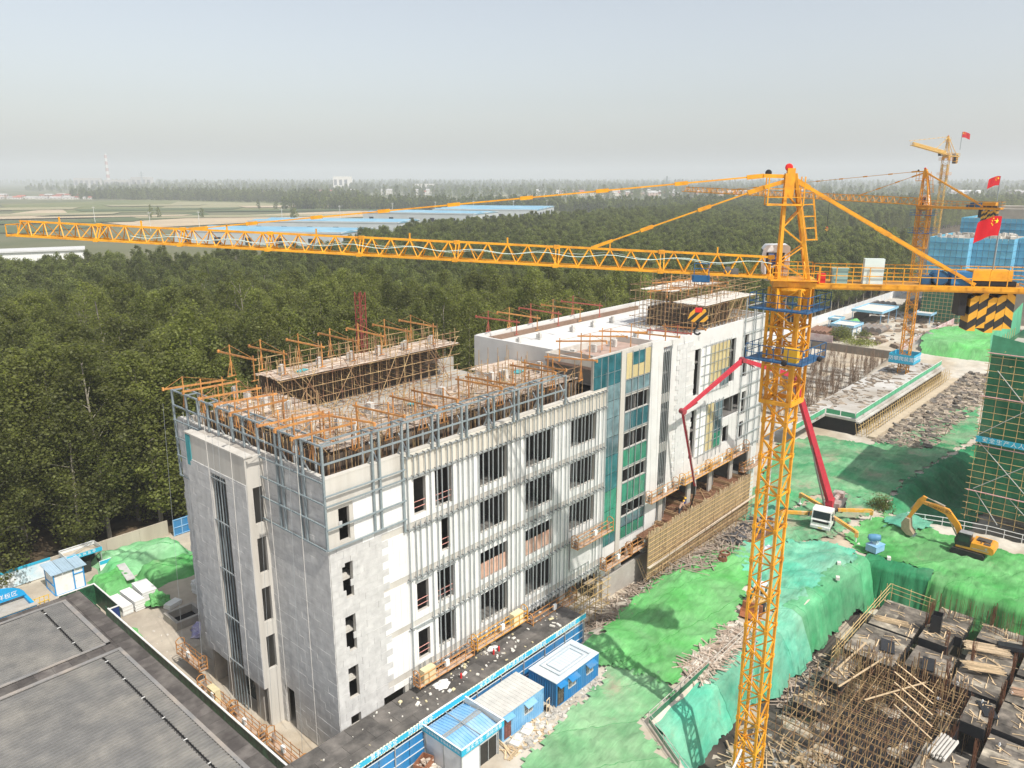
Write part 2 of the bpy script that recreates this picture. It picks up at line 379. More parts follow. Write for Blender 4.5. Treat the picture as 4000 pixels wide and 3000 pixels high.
def ground_nodes():
    n = m_ground.node_tree.nodes; L = m_ground.node_tree.links.new; b = n['Principled BSDF']
    geo = n.new('ShaderNodeNewGeometry'); sx = n.new('ShaderNodeSeparateXYZ'); L(geo.outputs['Position'], sx.inputs[0])
    # woodland floor and farmland beyond the site wall
    mr = n.new('ShaderNodeMapRange'); mr.inputs[1].default_value = 51.2; mr.inputs[2].default_value = 51.8; L(sx.outputs[1], mr.inputs[0])
    t = n.new('ShaderNodeTexNoise'); t.inputs['Scale'].default_value = .008; t.inputs['Detail'].default_value = 8; L(geo.outputs['Position'], t.inputs['Vector'])
    cr = n.new('ShaderNodeValToRGB'); L(t.outputs['Fac'], cr.inputs[0])
    e = cr.color_ramp.elements; e[0].position = .3; e[0].color = (.075, .095, .04, 1); e[1].position = .7; e[1].color = (.17, .16, .09, 1)
    wv = n.new('ShaderNodeTexNoise'); wv.inputs['Scale'].default_value = .35; wv.inputs['Detail'].default_value = 6; L(geo.outputs['Position'], wv.inputs['Vector'])
    fl = n.new('ShaderNodeMapRange'); fl.inputs[1].default_value = 300; fl.inputs[2].default_value = 420; L(sx.outputs[1], fl.inputs[0])
    ff = n.new('ShaderNodeValToRGB'); L(wv.outputs['Fac'], ff.inputs[0])
    e = ff.color_ramp.elements; e[0].position = .35; e[0].color = (.035, .03, .018, 1); e[1].position = .68; e[1].color = (.14, .10, .06, 1)
    def mx(f, a, c):
        x = n.new('ShaderNodeMix'); x.data_type = 'RGBA'; L(f, x.inputs[0]); L(a, x.inputs[6]); L(c, x.inputs[7]); return x.outputs[2]
    far = mx(fl.outputs[0], ff.outputs[0], cr.outputs[0])
    old = b.inputs['Base Color'].links[0].from_socket
    L(mx(mr.outputs[0], old, far), b.inputs['Base Color'])
ground_nodes()
g = link('ground', grid_mesh('ground', GP, GQ, GZ, m_ground)); g['kind'] = 'structure'
def sheet(name, poly, z, m, label=None, n=0):
    b = MB(); b.face([(x, y, z) for x, y in poly]); o = obj(name, b, m, fix=False); o['kind'] = 'structure'
    if o.data.polygons[0].normal.z < 0: o.data.flip_normals()
    if label: o['label'] = label
    return o
m_road = mat('concrete_road', (0.50, 0.47, 0.42), .14, .5, .9, .15, 4, col2=(.40, .36, .31), c2scale=.1)
sheet('road', [(78, 40.5), (78, 47.2), (420, 47.2), (420, 40.0), (262, 39.0), (215, 39.6), (190, 39.6)], .09, m_road)
sheet('pavement', [(-4.2, -6), (-1.7, -6), (-1.7, 24), (24, 24.5), (24, 50), (-20, 50), (-20, 33), (-4.2, 33)], .05,
      mat('yard_concrete', (0.50, 0.44, 0.36), .16, .5, .92, .3, 5, col2=(.38, .33, .27), c2scale=.2))
# ------------------------------------------------------------------ green dust nets over the bare soil
m_net1 = net_mat('bright_green_net', (0.10, 0.39, 0.10), (0.16, 0.42, 0.16), .5, fold=.6, soil=.68)
m_net2 = net_mat('light_green_net', (0.14, 0.39, 0.17), (0.24, 0.42, 0.23), .5, fold=.5, soil=.58)
m_net3 = net_mat('teal_green_net', (0.09, 0.40, 0.27), (0.19, 0.42, 0.28), .45, fold=.6, soil=.62)
m_net4 = net_mat('worn_green_net', (0.06, 0.29, 0.12), (0.20, 0.34, 0.19), .5, fold=.5, soil=.54)
m_net5 = net_mat('grass_green_net', (0.07, 0.31, 0.08), (0.13, 0.36, 0.13), .5, fold=.5, soil=.60)
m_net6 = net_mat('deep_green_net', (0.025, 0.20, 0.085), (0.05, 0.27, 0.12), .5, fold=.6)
m_netscr = net_mat('scaffold_net', (0.02, 0.15, 0.075), (0.035, 0.21, 0.11), .5, alpha=.14, fold=.3)
def net(poly, m, label, dz=.06, step=.3, seed=0, fold=.26, jag=.7):
    P = np.array(poly); x0, y0 = P.min(0) - 1; x1, y1 = P.max(0) + 1
    if (x1 - x0) > 45: step = .45
    X, Y = np.meshgrid(np.arange(x0, x1, step), np.arange(y0, y1, step), indexing='ij')
    d = np.where(ins_np(X, Y, poly), 1, -1) * seg_d(X, Y, poly)
    edge = jag * (np.sin(X * 2.1 + seed) * np.sin(Y * 1.7 + seed * 2) + .5 * np.sin(X * 5.3 + Y * 4.1 + seed))
    keep = d + edge * .6 > 0
    a = .6 + seed * .7
    u = X * math.cos(a) + Y * math.sin(a); v = -X * math.sin(a) + Y * math.cos(a)
    # tension folds: narrow ridges that wander, stronger near the edge
    wv = v + 1.1 * np.sin(u * .45 + seed) + .5 * np.sin(u * 1.3 + v * .8 + seed * 3)
    rid = np.maximum(0, 1 - np.abs(np.mod(wv * .55, 1) - .5) * 5) * (0.5 + 0.5 * np.sin(u * .6 + v * .37 + seed * 1.7))
    rid2 = np.maximum(0, 1 - np.abs(np.mod((u + .7 * np.sin(v * .9)) * .8, 1) - .5) * 4) * (0.5 + 0.5 * np.sin(u * .33 - v * .71 + seed))
    rnd = np.random.RandomState(seed).rand(*X.shape)
    Z = hgt(X, Y) + dz + fold * rid + fold * .7 * rid2 + .07 * np.sin(X * 3.1 + Y * 1.1) * np.sin(Y * 2.7) + rnd * .035
    o = link('dust_net', grid_mesh('dust_net', X, Y, Z, m, keep))
    tag(o, label, 'dust net', 'green dust nets laid over the soil'); return o
net([(30.2, -3.8), (36, -3.1), (40.7, -2.6), (46.4, -3.6), (51.9, -4.0), (54.7, -5.3), (53.9, -9.4), (47.5, -11.5), (41.0, -13.4), (37.4, -13.8), (33.2, -14.4), (28.8, -14.3), (26.2, -14.4), (25.2, -11.3), (24.5, -8.7), (26.3, -5.4)], m_net1,
    'bright green dust net on the open slope between building and crane mast', .16, seed=1)
net([(27.6, -4.6), (23.6, -8.6), (18.6, -9.2), (16.6, -9.3), (11.8, -9.9), (8.2, -10.5), (3, -14), (1, -30), (12, -30), (17.2, -20.3), (20.0, -15.0), (25.4, -15.2), (26.6, -13.4), (26.9, -9.3)], m_net2,
    'pale green dust net below the blue cabins, crossed by the mast shadow', .08, seed=2)
net([(53, -6.2), (61.9, -6.7), (61.2, -9.4), (64.5, -12.3), (65.0, -17.0), (63.4, -18.6), (56.1, -17.4), (50.1, -16.9), (43.2, -16.9), (44.5, -13), (47.9, -11.0)], m_net3,
    'teal green dust net on the flat by the white mist cannon', .12, seed=3)
net([(64.5, 2.0), (76.6, 1.8), (98.0, 7.9), (107.3, 3.9), (107.7, -4.9), (121.7, -7.6), (140.7, -8.9), (149.3, -13.0), (125.9, -17.9), (93.0, -14.8), (84.2, -15.4), (79.0, -15.8), (82.7, -10.5), (80.1, -7.3), (69.2, -5.9), (62.5, -5.0)], m_net4,
    'broad worn green dust net behind the concrete pump truck', .08, seed=4)
net([(64.9, -16.8), (64.9, -25.9), (63.1, -35.5), (62.5, -50), (80, -50), (77.5, -34.5), (78.1, -24.8), (78.4, -20.6), (79.5, -16.2), (73.8, -14.3), (67.2, -14.6)], m_net5,
    'grass green dust net under the yellow excavator', .08, seed=5)
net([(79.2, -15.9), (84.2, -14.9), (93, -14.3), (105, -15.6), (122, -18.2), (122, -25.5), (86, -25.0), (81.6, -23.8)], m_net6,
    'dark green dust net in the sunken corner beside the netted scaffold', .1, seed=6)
net([(62.3, -5.2), (68, -5.6), (74, -6.4), (80, -7.6), (83.2, -10.8), (80, -15.2), (74, -13.8), (66, -14.2), (61.2, -9.5)], net_mat('tattered_green_net', (0.07, 0.31, 0.13), (0.16, .35, .2), .5, fold=.6, soil=.475),
    'tattered green dust net with much soil showing round the pump truck', .05, seed=12)
net([(24.0, -4.4), (27.0, -4.2), (28.2, -6.5), (27.0, -9.0), (24.6, -8.8), (23.4, -7.0)], m_net5,
    'crumpled green dust net heaped at the end of the dark blue cabin', .3, seed=7, fold=.35)
net([(73.6, -17.6), (76.5, -16.6), (80.4, -18.2), (80.6, -21.8), (78, -22.6), (75.4, -21.2)], m_net3,
    'crumpled pale net heaped behind the excavator bucket', .35, seed=8, fold=.3)
net([(66.8, -7.2), (70.8, -6.2), (72.5, -3.4), (69, -1.0), (64.6, -1.4), (62.6, -4.4)], m_net3,
    'teal green dust net beside the left outrigger of the pump truck', .2, seed=9)
def dr(poly, ztop, zbot, m, label, lean=1.2, seed=0, dens=.22):
    """a net hung over a pit wall along a line in plan: folds that run down the fall line"""
    pts = [Vector(p) for p in poly]; L = [0]
    for a, b in zip(pts[:-1], pts[1:]): L.append(L[-1] + (b - a).length)
    n = int(L[-1] / dens) + 2; k = 16; X = np.zeros((n, k)); Y = X.copy(); Z = X.copy()
    for i in range(n):
        s = L[-1] * i / (n - 1)
        j = max(0, min(len(pts) - 2, next((q - 1 for q in range(1, len(L)) if L[q] >= s - 1e-6), len(pts) - 2)))
        t = (s - L[j]) / max(1e-6, L[j + 1] - L[j]); p = pts[j].lerp(pts[j + 1], t); d = (pts[j + 1] - pts[j]).normalized(); nr = Vector((d.y, -d.x))
        hem = zbot + 1.5 * noise.noise(Vector((s * .35, seed, 0))) + .3 * noise.noise(Vector((s * 1.3, seed, 3)))
        top = ztop + .25 * noise.noise(Vector((s * .5, seed, 9)))
        for c in range(k):
            h = c / (k - 1)
            f = .30 * noise.noise(Vector((s * .55, h * .7, seed))) + .26 * noise.noise(Vector((s * 1.5, h * .5, seed + 4))) + .20 * (.5 - abs(noise.noise(Vector((s * 2.6, h * .6, seed + 7)))) * 2)
            off = .45 + .85 * lean * (h ** .9) + f * (.3 + h)
            if c == 0: off = -1.5 + f; zz = top + .10
            elif c == 1: off = -.3 + f * .5; zz = top + .16
            else: zz = top + (hem - top) * ((c - 1) / (k - 2)) ** 1.05
            X[i, c] = p.x + nr.x * off; Y[i, c] = p.y + nr.y * off; Z[i, c] = zz
    o = link('dust_net', grid_mesh('dust_net', X, Y, Z, m)); tag(o, label, 'dust net', 'green nets hung down the pit walls'); return o
dr([(20.9, -15.9), (37.0, -15.9)], -.35, -5.0, m_net3, 'sea green net hung down the pit wall behind the crane mast', 2.1, 1)
dr([(12.5, -30.4), (15.5, -25.2), (18.4, -20.2), (20.7, -15.7)][::1], -.5, -5.2, m_net3, 'sea green net down the pit corner where the mast shadow falls', 1.8, 7)
dr([(37.0, -16.0), (38.0, -17.1), (46, -17.3)], .1, -4.6, m_net3, 'teal net draped over the bulging middle of the pit wall', 2.1, 2)
dr([(46, -17.4), (56, -17.6), (63.7, -18.9)], .1, -4.9, net_mat('mid_green_net', (0.06, .32, .14), (.12, .37, .19), .5, fold=.6, soil=.7), 'green net on the pit wall behind the bamboo handrail', 1.6, 3)
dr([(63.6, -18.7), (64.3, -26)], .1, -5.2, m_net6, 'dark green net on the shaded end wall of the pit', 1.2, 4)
dr([(64.3, -26), (63, -36), (62.2, -50)], .1, -5.2, m_net5, 'grass green net on the pit wall behind the lumber bundles', 1.6, 5)
# ------------------------------------------------------------------ the unfinished building
BD = thing('unfinished_building', 'long white unfinished building with steel studs, open window holes and scaffolded roof', 'building', (20, 9, 0))
def wall(name, plane, a0, a1, z0, z1, holes, d0, d1, m, sgn=1):
    """plane 'y': a is x and depth runs d0 -> d1 along y; holes (a0, a1, z0, z1) get reveals"""
    A = sorted({a0, a1, *[h[0] for h in holes], *[h[1] for h in holes]}); Z = sorted({z0, z1, *[h[2] for h in holes], *[h[3] for h in holes]})
    A = [a for a in A if a0 <= a <= a1]; Z = [z for z in Z if z0 <= z <= z1]
    b = MB()
    def P(a, d, z): return (a, d, z) if plane == 'y' else (d, a, z)
    def hole(a, z): return any(h[0] < a < h[1] and h[2] < z < h[3] for h in holes)
    full = [[not hole((A[i] + A[i + 1]) / 2, (Z[j] + Z[j + 1]) / 2) for j in range(len(Z) - 1)] for i in range(len(A) - 1)]
    def F(i, j): return 0 <= i < len(A) - 1 and 0 <= j < len(Z) - 1 and full[i][j]
    for i in range(len(A) - 1):
        for j in range(len(Z) - 1):
            if not full[i][j]: continue
            x0, x1, y0, y1 = A[i], A[i + 1], Z[j], Z[j + 1]
            for d in (d0, d1): b.face([P(x0, d, y0), P(x1, d, y0), P(x1, d, y1), P(x0, d, y1)])
            if not F(i - 1, j): b.face([P(x0, d0, y0), P(x0, d1, y0), P(x0, d1, y1), P(x0, d0, y1)])
            if not F(i + 1, j): b.face([P(x1, d0, y0), P(x1, d1, y0), P(x1, d1, y1), P(x1, d0, y1)])
            if not F(i, j - 1): b.face([P(x0, d0, y0), P(x1, d0, y0), P(x1, d1, y0), P(x0, d1, y0)])
            if not F(i, j + 1): b.face([P(x0, d0, y1), P(x1, d0, y1), P(x1, d1, y1), P(x0, d1, y1)])
    return obj(name, b, m, BD, True, fix=False)
hA = []
for z0, z1 in ((18.95, 21.6), (14.2, 17.15), (9.6, 12.7), (5.45, 8.25), (2.9, 3.9)): hA.append((1.02, 1.98, z0, z1))
hA += [(8.2, 9.5, 18.7, 21.8), (8.2, 9.5, 9.9, 12.6), (8.2, 9.5, 5.4, 8.1),
       (10.5, 12.4, 18.6, 21.9), (11.1, 12.1, 14.4, 17.4), (10.5, 12.4, 9.8, 12.9), (10.5, 12.4, 5.5, 8.6)]
for z0, z1 in ((18.8, 21.9), (14.4, 17.4), (9.8, 12.5), (5.4, 8.35)): hA += [(15.7, 19.3, z0, z1), (21.7, 25.8, z0, z1)]
for z0, z1 in ((19.0, 21.9), (14.5, 17.4), (10.0, 12.9)): hA.append((28.6, 32.8, z0, z1))
hA += [(7.6, 13.8, .2, 3.6), (14.6, 20.4, .2, 3.6), (21.4, 27.3, .2, 3.6), (28.2, 33.9, .2, 3.6), (4.3, 6.6, 2.6, 3.75)]
wall('front_wall', 'y', 0, 34.5, -1.6, 24.1, hA, 0, .3, m_cwhite)
# end wall, with the recess for the stair block
wall('end_wall', 'x', .3, 22.5, 0, 24.1, [(6.3, 7.7, 0, 3.7)], 0, .3, m_cwhite)
wall('back_wall', 'y', .3, 34, 0, 24.1, [(3 + 5 * k, 6 + 5 * k, 4.5 * s + .9, 4.5 * s + 3.5) for k in range(6) for s in range(5)], 22.2, 22.5, m_conc)
boxes('stair_landing', [((.4, .42, z), (2.6, 1.6, z + .16)) for z in (15.5, 11.0, 6.7)] + [((.4, .42, z - .3), (1.75, .62, z + .02)) for z in (16.0, 11.5, 7.2)], m_cwhite, BD, 10, True)
boxes('insulation_board', [((1.0, -.075, z), (1.27, .02, z + h)) for z, h in ((14.15, .75), (9.5, .6), (20.1, .5), (16.9, .3))] + [((1.72, -.07, z), (2.0, .02, z + .5)) for z in (10.6, 15.1)], m_grey, BD, 10, True)
# floors, partitions
fl = [((.3, .31, 4.5 * k - .25), (34.4, 22.19, 4.5 * k)) for k in range(1, 5)]
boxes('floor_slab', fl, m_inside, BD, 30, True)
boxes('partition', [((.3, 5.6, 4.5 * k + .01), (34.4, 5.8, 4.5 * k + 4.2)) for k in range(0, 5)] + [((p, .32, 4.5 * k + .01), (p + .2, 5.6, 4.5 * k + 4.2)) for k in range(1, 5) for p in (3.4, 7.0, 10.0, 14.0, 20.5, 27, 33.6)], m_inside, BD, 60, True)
b = MB(); b.box((.31, .31, 22.2), (34.4, 22.19, 22.5)); obj('roof_slab', b, m_conc, BD, True)
b = MB()
for a, c in (((-.02, -.02, 24.1), (34.5, .42, 24.22)), ((-.02, .42, 24.1), (.42, 22.5, 24.22)), ((34.08, .42, 24.1), (34.5, 4, 24.22))): b.box(a, c)
obj('parapet_coping', b, m_cwhite, BD, True)
# stair block standing proud of the end wall
wall('stair_block_front', 'x', 8.2, 17.8, 3.8, 24.2, [(11.4, 13.8, 3.7, 21.6)], -1.6, -1.3, m_cwhite)
wall('stair_block_side', 'y', -1.3, 0, 0.0, 24.2, [(-1.1, -.3, z, z + 3.1) for z in (18.5, 14.2, 9.8, 5.4)], 8.2, 8.5, m_cwhite)
b = MB(); b.box((-1.3, 17.5, 0), (0, 17.8, 22.6)); b.box((-1.3, 8.51, 24.0), (-.01, 17.49, 24.15)); b.box((-1.3, 8.6, 3.8), (-.02, 11.4, 4.0)); b.box((-1.3, 13.8, 3.8), (-.02, 17.49, 4.0))
b.box((-1.25, 14.2, 0), (-.02, 15.2, 3.8)); b.box((-1.3, 9.2, 0), (-.5, 10.4, 3.8)); obj('stair_block_return', b, m_conc, BD, True)
fin = [((-1.5, 11.6 + .5 * k, 0.1), (-1.5, 11.6 + .5 * k, 21.6), .07, .10) for k in range(5)]
bars('fin', fin, m_steel, BD, 10, 'sq', True)
bars('fin_rail', [((-1.62, 11.3, z), (-1.62, 13.9, z), .09) for z in (4.3, 8.7, 13.1, 17.5, 21.3)], m_galv, BD, 10, 'sq', True)
b = MB(); b.box((-.35, 11.4, 0), (-.31, 13.8, 21.6)); obj('stair_glazing', b, mat('stair_dark_glass', (.03, .05, .05), .2, .5, .15, spec=.6), BD, True)
b = MB(); b.box((-1.66, 17.0, 21.4), (-1.6, 17.75, 24.1)); obj('teal_board', b, mat('teal_board', (.06, .30, .33), .1, 2, .8), BD, True)
b = MB(); b.box((-1.68, 8.1, 24.2), (-.9, 17.9, 24.32)); obj('stair_coping', b, m_cwhite, BD, True)
# insulation boards: grey boards on the end and on the near part of the long side
def jag(row): return 4.3 + 1.1 * (noise.noise(Vector((row * .9, 3, 0)))) + (.6 if row % 2 else 0) + (R.random() - .5) * .8
def clear(a0, a1, z0, z1, holes): return all(a1 <= h[0] + .02 or a0 >= h[1] - .02 or z1 <= h[2] + .02 or z0 >= h[3] - .02 for h in holes)
def split(a0, a1, z0, z1, holes):
    """cut a board round the window holes"""
    for h in holes:
        if not (a1 <= h[0] or a0 >= h[1] or z1 <= h[2] or z0 >= h[3]):
            o = []
            if h[0] - a0 > .08: o += split(a0, h[0], z0, z1, holes)
            if a1 - h[1] > .08: o += split(h[1], a1, z0, z1, holes)
            if z1 - h[3] > .06: o += split(max(a0, h[0]), min(a1, h[1]), h[3], z1, holes)
            if h[2] - z0 > .06: o += split(max(a0, h[0]), min(a1, h[1]), z0, h[2], holes)
            return o
    return [(a0, a1, z0, z1)]
gb = []; z = 3.2; row = 0
while z < 18.5:
    z1 = min(z + .6, 18.7); end = jag(row); a = .02; off = .6 if row % 2 else 1.2
    while a < end:
        a1 = min(a + off, 6.9); off = 1.2
        for q in split(a, a1 - .012, z, z1 - .012, hA):
            t = .05 + R.random() * .028; gb.append(((q[0], -t, q[2]), (q[1], -.004, q[3])))
        a = a1
    z = z1; row += 1
boxes('insulation_board', gb, m_grey, BD, 180, True)
m_grey2 = m_grey
eb = []; row = 0; z = .1; hE = [(6.3, 7.7, 0, 3.7), (8.2, 17.8, 0, 25)]
while z < 24.0:
    z1 = min(z + .6, 24.08); a = .0 - (.05 if row % 2 else .02); off = .6 if row % 2 else 1.2
    while a < 22.5:
        a1 = min(a + off, 22.5 + R.random() * .35); off = 1.2
        for q in split(a, a1 - .012, z, z1 - .012, hE):
            t = .05 + R.random() * .022; eb.append(((-t, q[0], q[2]), (-.004, q[1], q[3])))
        a = a1 if a1 < 22.5 else 99
    z = z1; row += 1
sb = []; row = 0; z = 3.82; hS = [(11.4, 13.8, 3.7, 21.7)]
while z < 21.9:
    z1 = min(z + .6, 22.0); a = 8.22; off = .6 if row % 2 else 1.2
    while a < 17.8:
        a1 = min(a + off, 17.8 + R.random() * .3); off = 1.2
        for q in split(a, a1 - .012, z, z1 - .012, hS):
            t = .05 + R.random() * .022; sb.append(((-1.6 - t, q[0], q[2]), (-1.604, q[1], q[3])))
        a = a1 if a1 < 17.8 else 99
    z = z1; row += 1
boxes('insulation_board', sb, m_grey, BD, 110, True, 'stair_insulation_boards')
boxes('insulation_board', eb, m_grey, BD, 150, True, 'end_insulation_boards')
# white boards behind the studs
wb = []; z = 3.8; hW = hA
for (zz0, zz1) in ((3.8, 4.35), (5.0, 8.75), (9.3, 13.15), (13.75, 17.6), (18.2, 22.0)):
    a = 2.3; k = 0
    while a < 34.4:
        a1 = min(a + .6 + .6 * (k % 3 == 0), 34.42); k += 1
        if a1 < 5.4 and zz0 > 18 and False: a = a1; continue
        za = zz0
        while za < zz1 - .05:
            zb = min(za + 1.2, zz1)
            if not (a < 5.9 and zz1 < 19):
                for q in split(a, a1 - .01, za, zb - .01, hW):
                    wb.append(((q[0], -.05 - R.random() * .008, q[2]), (q[1], -.004, q[3])))
            elif a > 3.4:
                for q in split(a, a1 - .01, za, zb - .01, hW): wb.append(((q[0], -.045 - R.random() * .004, q[2]), (q[1], -.004, q[3])))
            za = zb
        a = a1
boxes('white_board', wb, m_white, BD, 200, True, 'white_boards')
b = MB(); b.box((7.2, -.02, 22.1), (34.5, -.003, 24.05)); obj('cream_band', b, mat('cream_render', (.64, .60, .52), .07, .6, .9, .1, 12, col2=(.55, .50, .42), c2amt=.3, c2scale=.8, streak=True), BD, True)
# rails and studs
rails = [23.86, 22.1, 17.68, 13.22, 8.75, 4.25]
bars('rail', [((7.15, -.16, z), (34.6, -.16, z), .09, .07) for z in rails], m_galv, BD, 10, 'sq', True)
studs = []; k = 0; p = 7.45
while p < 34.5:
    segs = [(3.55, 23.9)]
    if 8.0 < p < 9.8: segs = [(22.0, 23.9), (12.9, 18.2), (3.6, 5.2)]
    if 10.3 < p < 12.6 and k % 3 == 0: segs = [(17.5, 23.9), (3.6, 14.2)]
    for s in segs: studs.append(((p, -.24, s[0]), (p, -.24, s[1]), .07, .10))
    p += .52 if k % 2 else .70; k += 1
bars('stud', studs, m_galv, BD, 80, 'sq', True)
br = []
for s in studs:
    for z in rails:
        if s[0][2] - .3 < z < s[1][2] + .3:
            x = s[0][0]; br += [((x - .1, -.0, z + .05), (x - .1, -.34, z + .05), .05, .12), ((x - .12, -.33, z - .05), (x + .12, -.33, z - .05), .05, .06)]
bars('stud_bracket', br, mat('dull_bracket', (.24, .25, .25), .2, 4, .6, metal=.3), BD, 0, 'sq', True)
for p0, p1, z0 in ((15.75, 19.2, 9.85), (21.75, 25.75, 9.85)):
    b = MB(); b.box((p0, .08, z0), (p1, .1, z0 + 1.5)); obj('plywood_guard', b, mat('pink_plywood', (.56, .32, .23), .2, 1.5, .85, col2=(.62, .42, .32), c2scale=1.2), BD, True)
b = MB(); b.box((28.6, -.30, 5.6), (32.0, -.26, 9.0)); obj('sheet_panel', b, m_grey, BD, True)
# lintel / sill rails and safety tubes in some window holes
gr = []
for (a0, a1, z0, z1) in hA[5:11]:
    gr += [((a0, .1, z0 + .55), (a1, .1, z0 + .55), .03), ((a0, .1, z0 + 1.05), (a1, .1, z0 + 1.05), .03)]
bars('guard_tube', gr, mat('red_white_tube', (.62, .30, .26), .4, 3, .6), BD, 20, 'tube', True)
st = []
for (a0, a1) in ((8.0, 9.8), (10.4, 12.6), (21.6, 25.9)):
    for z in (22.0, 17.5, 12.9, 8.6): st.append(((a0, -.18, z), (a1, -.18, z), .07, .06))
bars('window_head_rail', st, m_galv, BD, 20, 'sq', True)
# steel frame round the top of the near wing
fr = []
def post(x, y, z0, z1, dx=0, dy=0, w=.16): fr.append(((x, y, z0), (x, y, z1), w, w))
o = -.22
for q in (0, 2.3, 2.95, 5.2, 5.85, 8.35): post(o, q + (o if q == 0 else 0), 18.75, 26.8)
for q in (17.9, 20.0, 22.6): post(o, q, 18.6, 26.8)
for q in (10.5, 12.2, 14.6, 16.2): post(o, q, 24.3, 26.8)
for p in (4.15, 4.8, 7.05): post(p, o, 18.75 if p < 7 else 17.7, 26.75)
for p in (7.65, 10.2, 10.85, 13.5, 14.1, 16.7, 17.4, 20.0, 20.6, 23.3, 23.9, 27.4): post(p, o, 23.9, 26.75)
bars('frame_post', fr, m_steel, BD, 60, 'sq', True)
rl = []
for z in (26.78, 25.4): rl += [((o, o, z), (o, 22.7, z), .12), ((o, o, z), (27.5, o, z), .12)]
rl += [((.9, .9, 26.7), (.9, 22, 26.7), .12), ((.9, .9, 26.7), (27.3, .9, 26.7), .12)]
for z in (24.05, 22.4, 20.7, 18.8): rl += [((o - .1, o, z), (o - .1, 8.4, z), .11), ((o - .1, 17.9, z), (o - .1, 22.6, z), .11)]
for z in (23.0, 22.2, 18.8, 20.4): rl += [((o, o - .1, z), (7.2, o - .1, z), .11)]
for q in (0.3, 2.3, 2.95, 5.2, 5.85, 8.35, 10.5, 12.2, 14.6, 16.2, 17.9, 20, 22.5): rl.append(((o, q, 26.75), (.9, q, 26.75), .1))
for p in (4.15, 4.8, 7.05, 7.65, 10.2, 10.85, 13.5, 14.1, 16.7, 17.4, 20.0, 20.6, 23.3, 23.9, 27.4): rl.append(((p, o, 26.72), (p, .9, 26.72), .1))
bars('frame_rail', rl, m_steel, BD, 60, 'sq', True)
dg = []
for q in (2.3, 5.2, 10.5, 14.6, 20): dg += [((.9, q, 22.9), (o, q, 25.3), .11), ((.9, q, 22.6), (.9, q, 26.7), .12)]
for p in (4.15, 7.05, 10.2, 13.5, 16.7, 20.0, 23.3, 27.3): dg += [((p, .95, 22.9), (p, o, 25.3), .11), ((p, .95, 22.6), (p, .95, 26.7), .12), ((p + .65, .95, 25.6), (p + .65, o, 24.0), .1)]
bars('frame_brace', dg, m_galv, BD, 60, 'sq', True)
# ------------------------------------------------------------------ far wing
hB = [(37.85, 42.75, 5.7, 27.3), (34.7, 37.0, 5.9, 24.0), (45.3, 47.2, 4.6, 26.6)]
hB += [(52.65, 54.0, 19.3, 25.15), (61.5, 63.3, 19.3, 25.1), (65.5, 66.9, 19.3, 25.05), (52.5, 53.8, 11.2, 17.5), (60.4, 65.6, 14.6, 17.3), (66.1, 67.3, 14.0, 17.2), (61.2, 62.8, 11.2, 13.4), (66, 67.1, 10.4, 13.0),
       (35.4, 37, .5, 4.6), (38.4, 43, .8, 4.6), (45.5, 69.5, 0.3, 8.4)]
wall('far_wing_front', 'y', 34.52, 72, -1.6, 27.2, hB, 0, .3, m_roofwhite)
b = MB(); b.box((32.2, .02, 24.23), (34.5, .3, 27.5)); b.box((34.2, 1.61, 24.23), (34.5, 6.4, 27.3)); obj('glazing_backing', b, m_conc, BD, True)
b = MB(); b.box((71.7, .31, 0), (72, 18.7, 27.2)); b.box((34.4, 18.4, 0), (71.69, 18.7, 27.25)); b.box((34.1, 6.5, 22.5), (34.4, 18.7, 27.2)); obj('far_wing_walls', b, m_roofwhite, BD, True)
b = MB(); b.box((34.42, .31, 25.9), (71.69, 18.39, 26.2)); obj('far_roof_slab', b, m_roofwhite, BD, True)
b = MB(); b.box((34.45, 18.0, 26.22), (67.9, 18.38, 26.75)); obj('roof_kerb', b, mat('brown_flashing', (.22, .15, .11), .2, 1, .9), BD, True)
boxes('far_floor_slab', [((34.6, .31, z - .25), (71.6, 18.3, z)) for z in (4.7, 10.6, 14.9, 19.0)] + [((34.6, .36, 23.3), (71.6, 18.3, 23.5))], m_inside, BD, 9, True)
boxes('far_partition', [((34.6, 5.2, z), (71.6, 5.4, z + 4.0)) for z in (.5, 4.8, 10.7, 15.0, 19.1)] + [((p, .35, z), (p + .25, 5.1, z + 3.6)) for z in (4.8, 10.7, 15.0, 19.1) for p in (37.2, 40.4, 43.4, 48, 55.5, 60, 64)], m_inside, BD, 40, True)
b = MB(); b.box((32.3, .31, 26.3), (45.2, 6.4, 26.6)); obj('bay_roof', b, mat('reddish_deck', (.40, .29, .24), .2, 1, .9, .2, 6), BD, True)
b = MB()
for a, c in (((32.2, .3, 26.61), (45.2, .6, 27.5)), ((32.2, .61, 26.61), (32.5, 6.4, 27.3)), ((32.51, 6.1, 25.62), (45.2, 6.4, 27.3)), ((44.9, .61, 26.61), (45.2, 6.09, 27.3))): b.box(a, c)
obj('bay_parapet', b, m_cwhite, BD, True)
b = MB(); b.box((37.0, -.12, 2.2), (37.82, -.003, 27.6)); obj('bay_pier', b, m_cwhite, BD, True)
b = MB(); b.box((42.8, -.14, 2.2), (45.2, -.003, 27.6)); obj('wide_pier', b, m_roofwhite, BD, True)
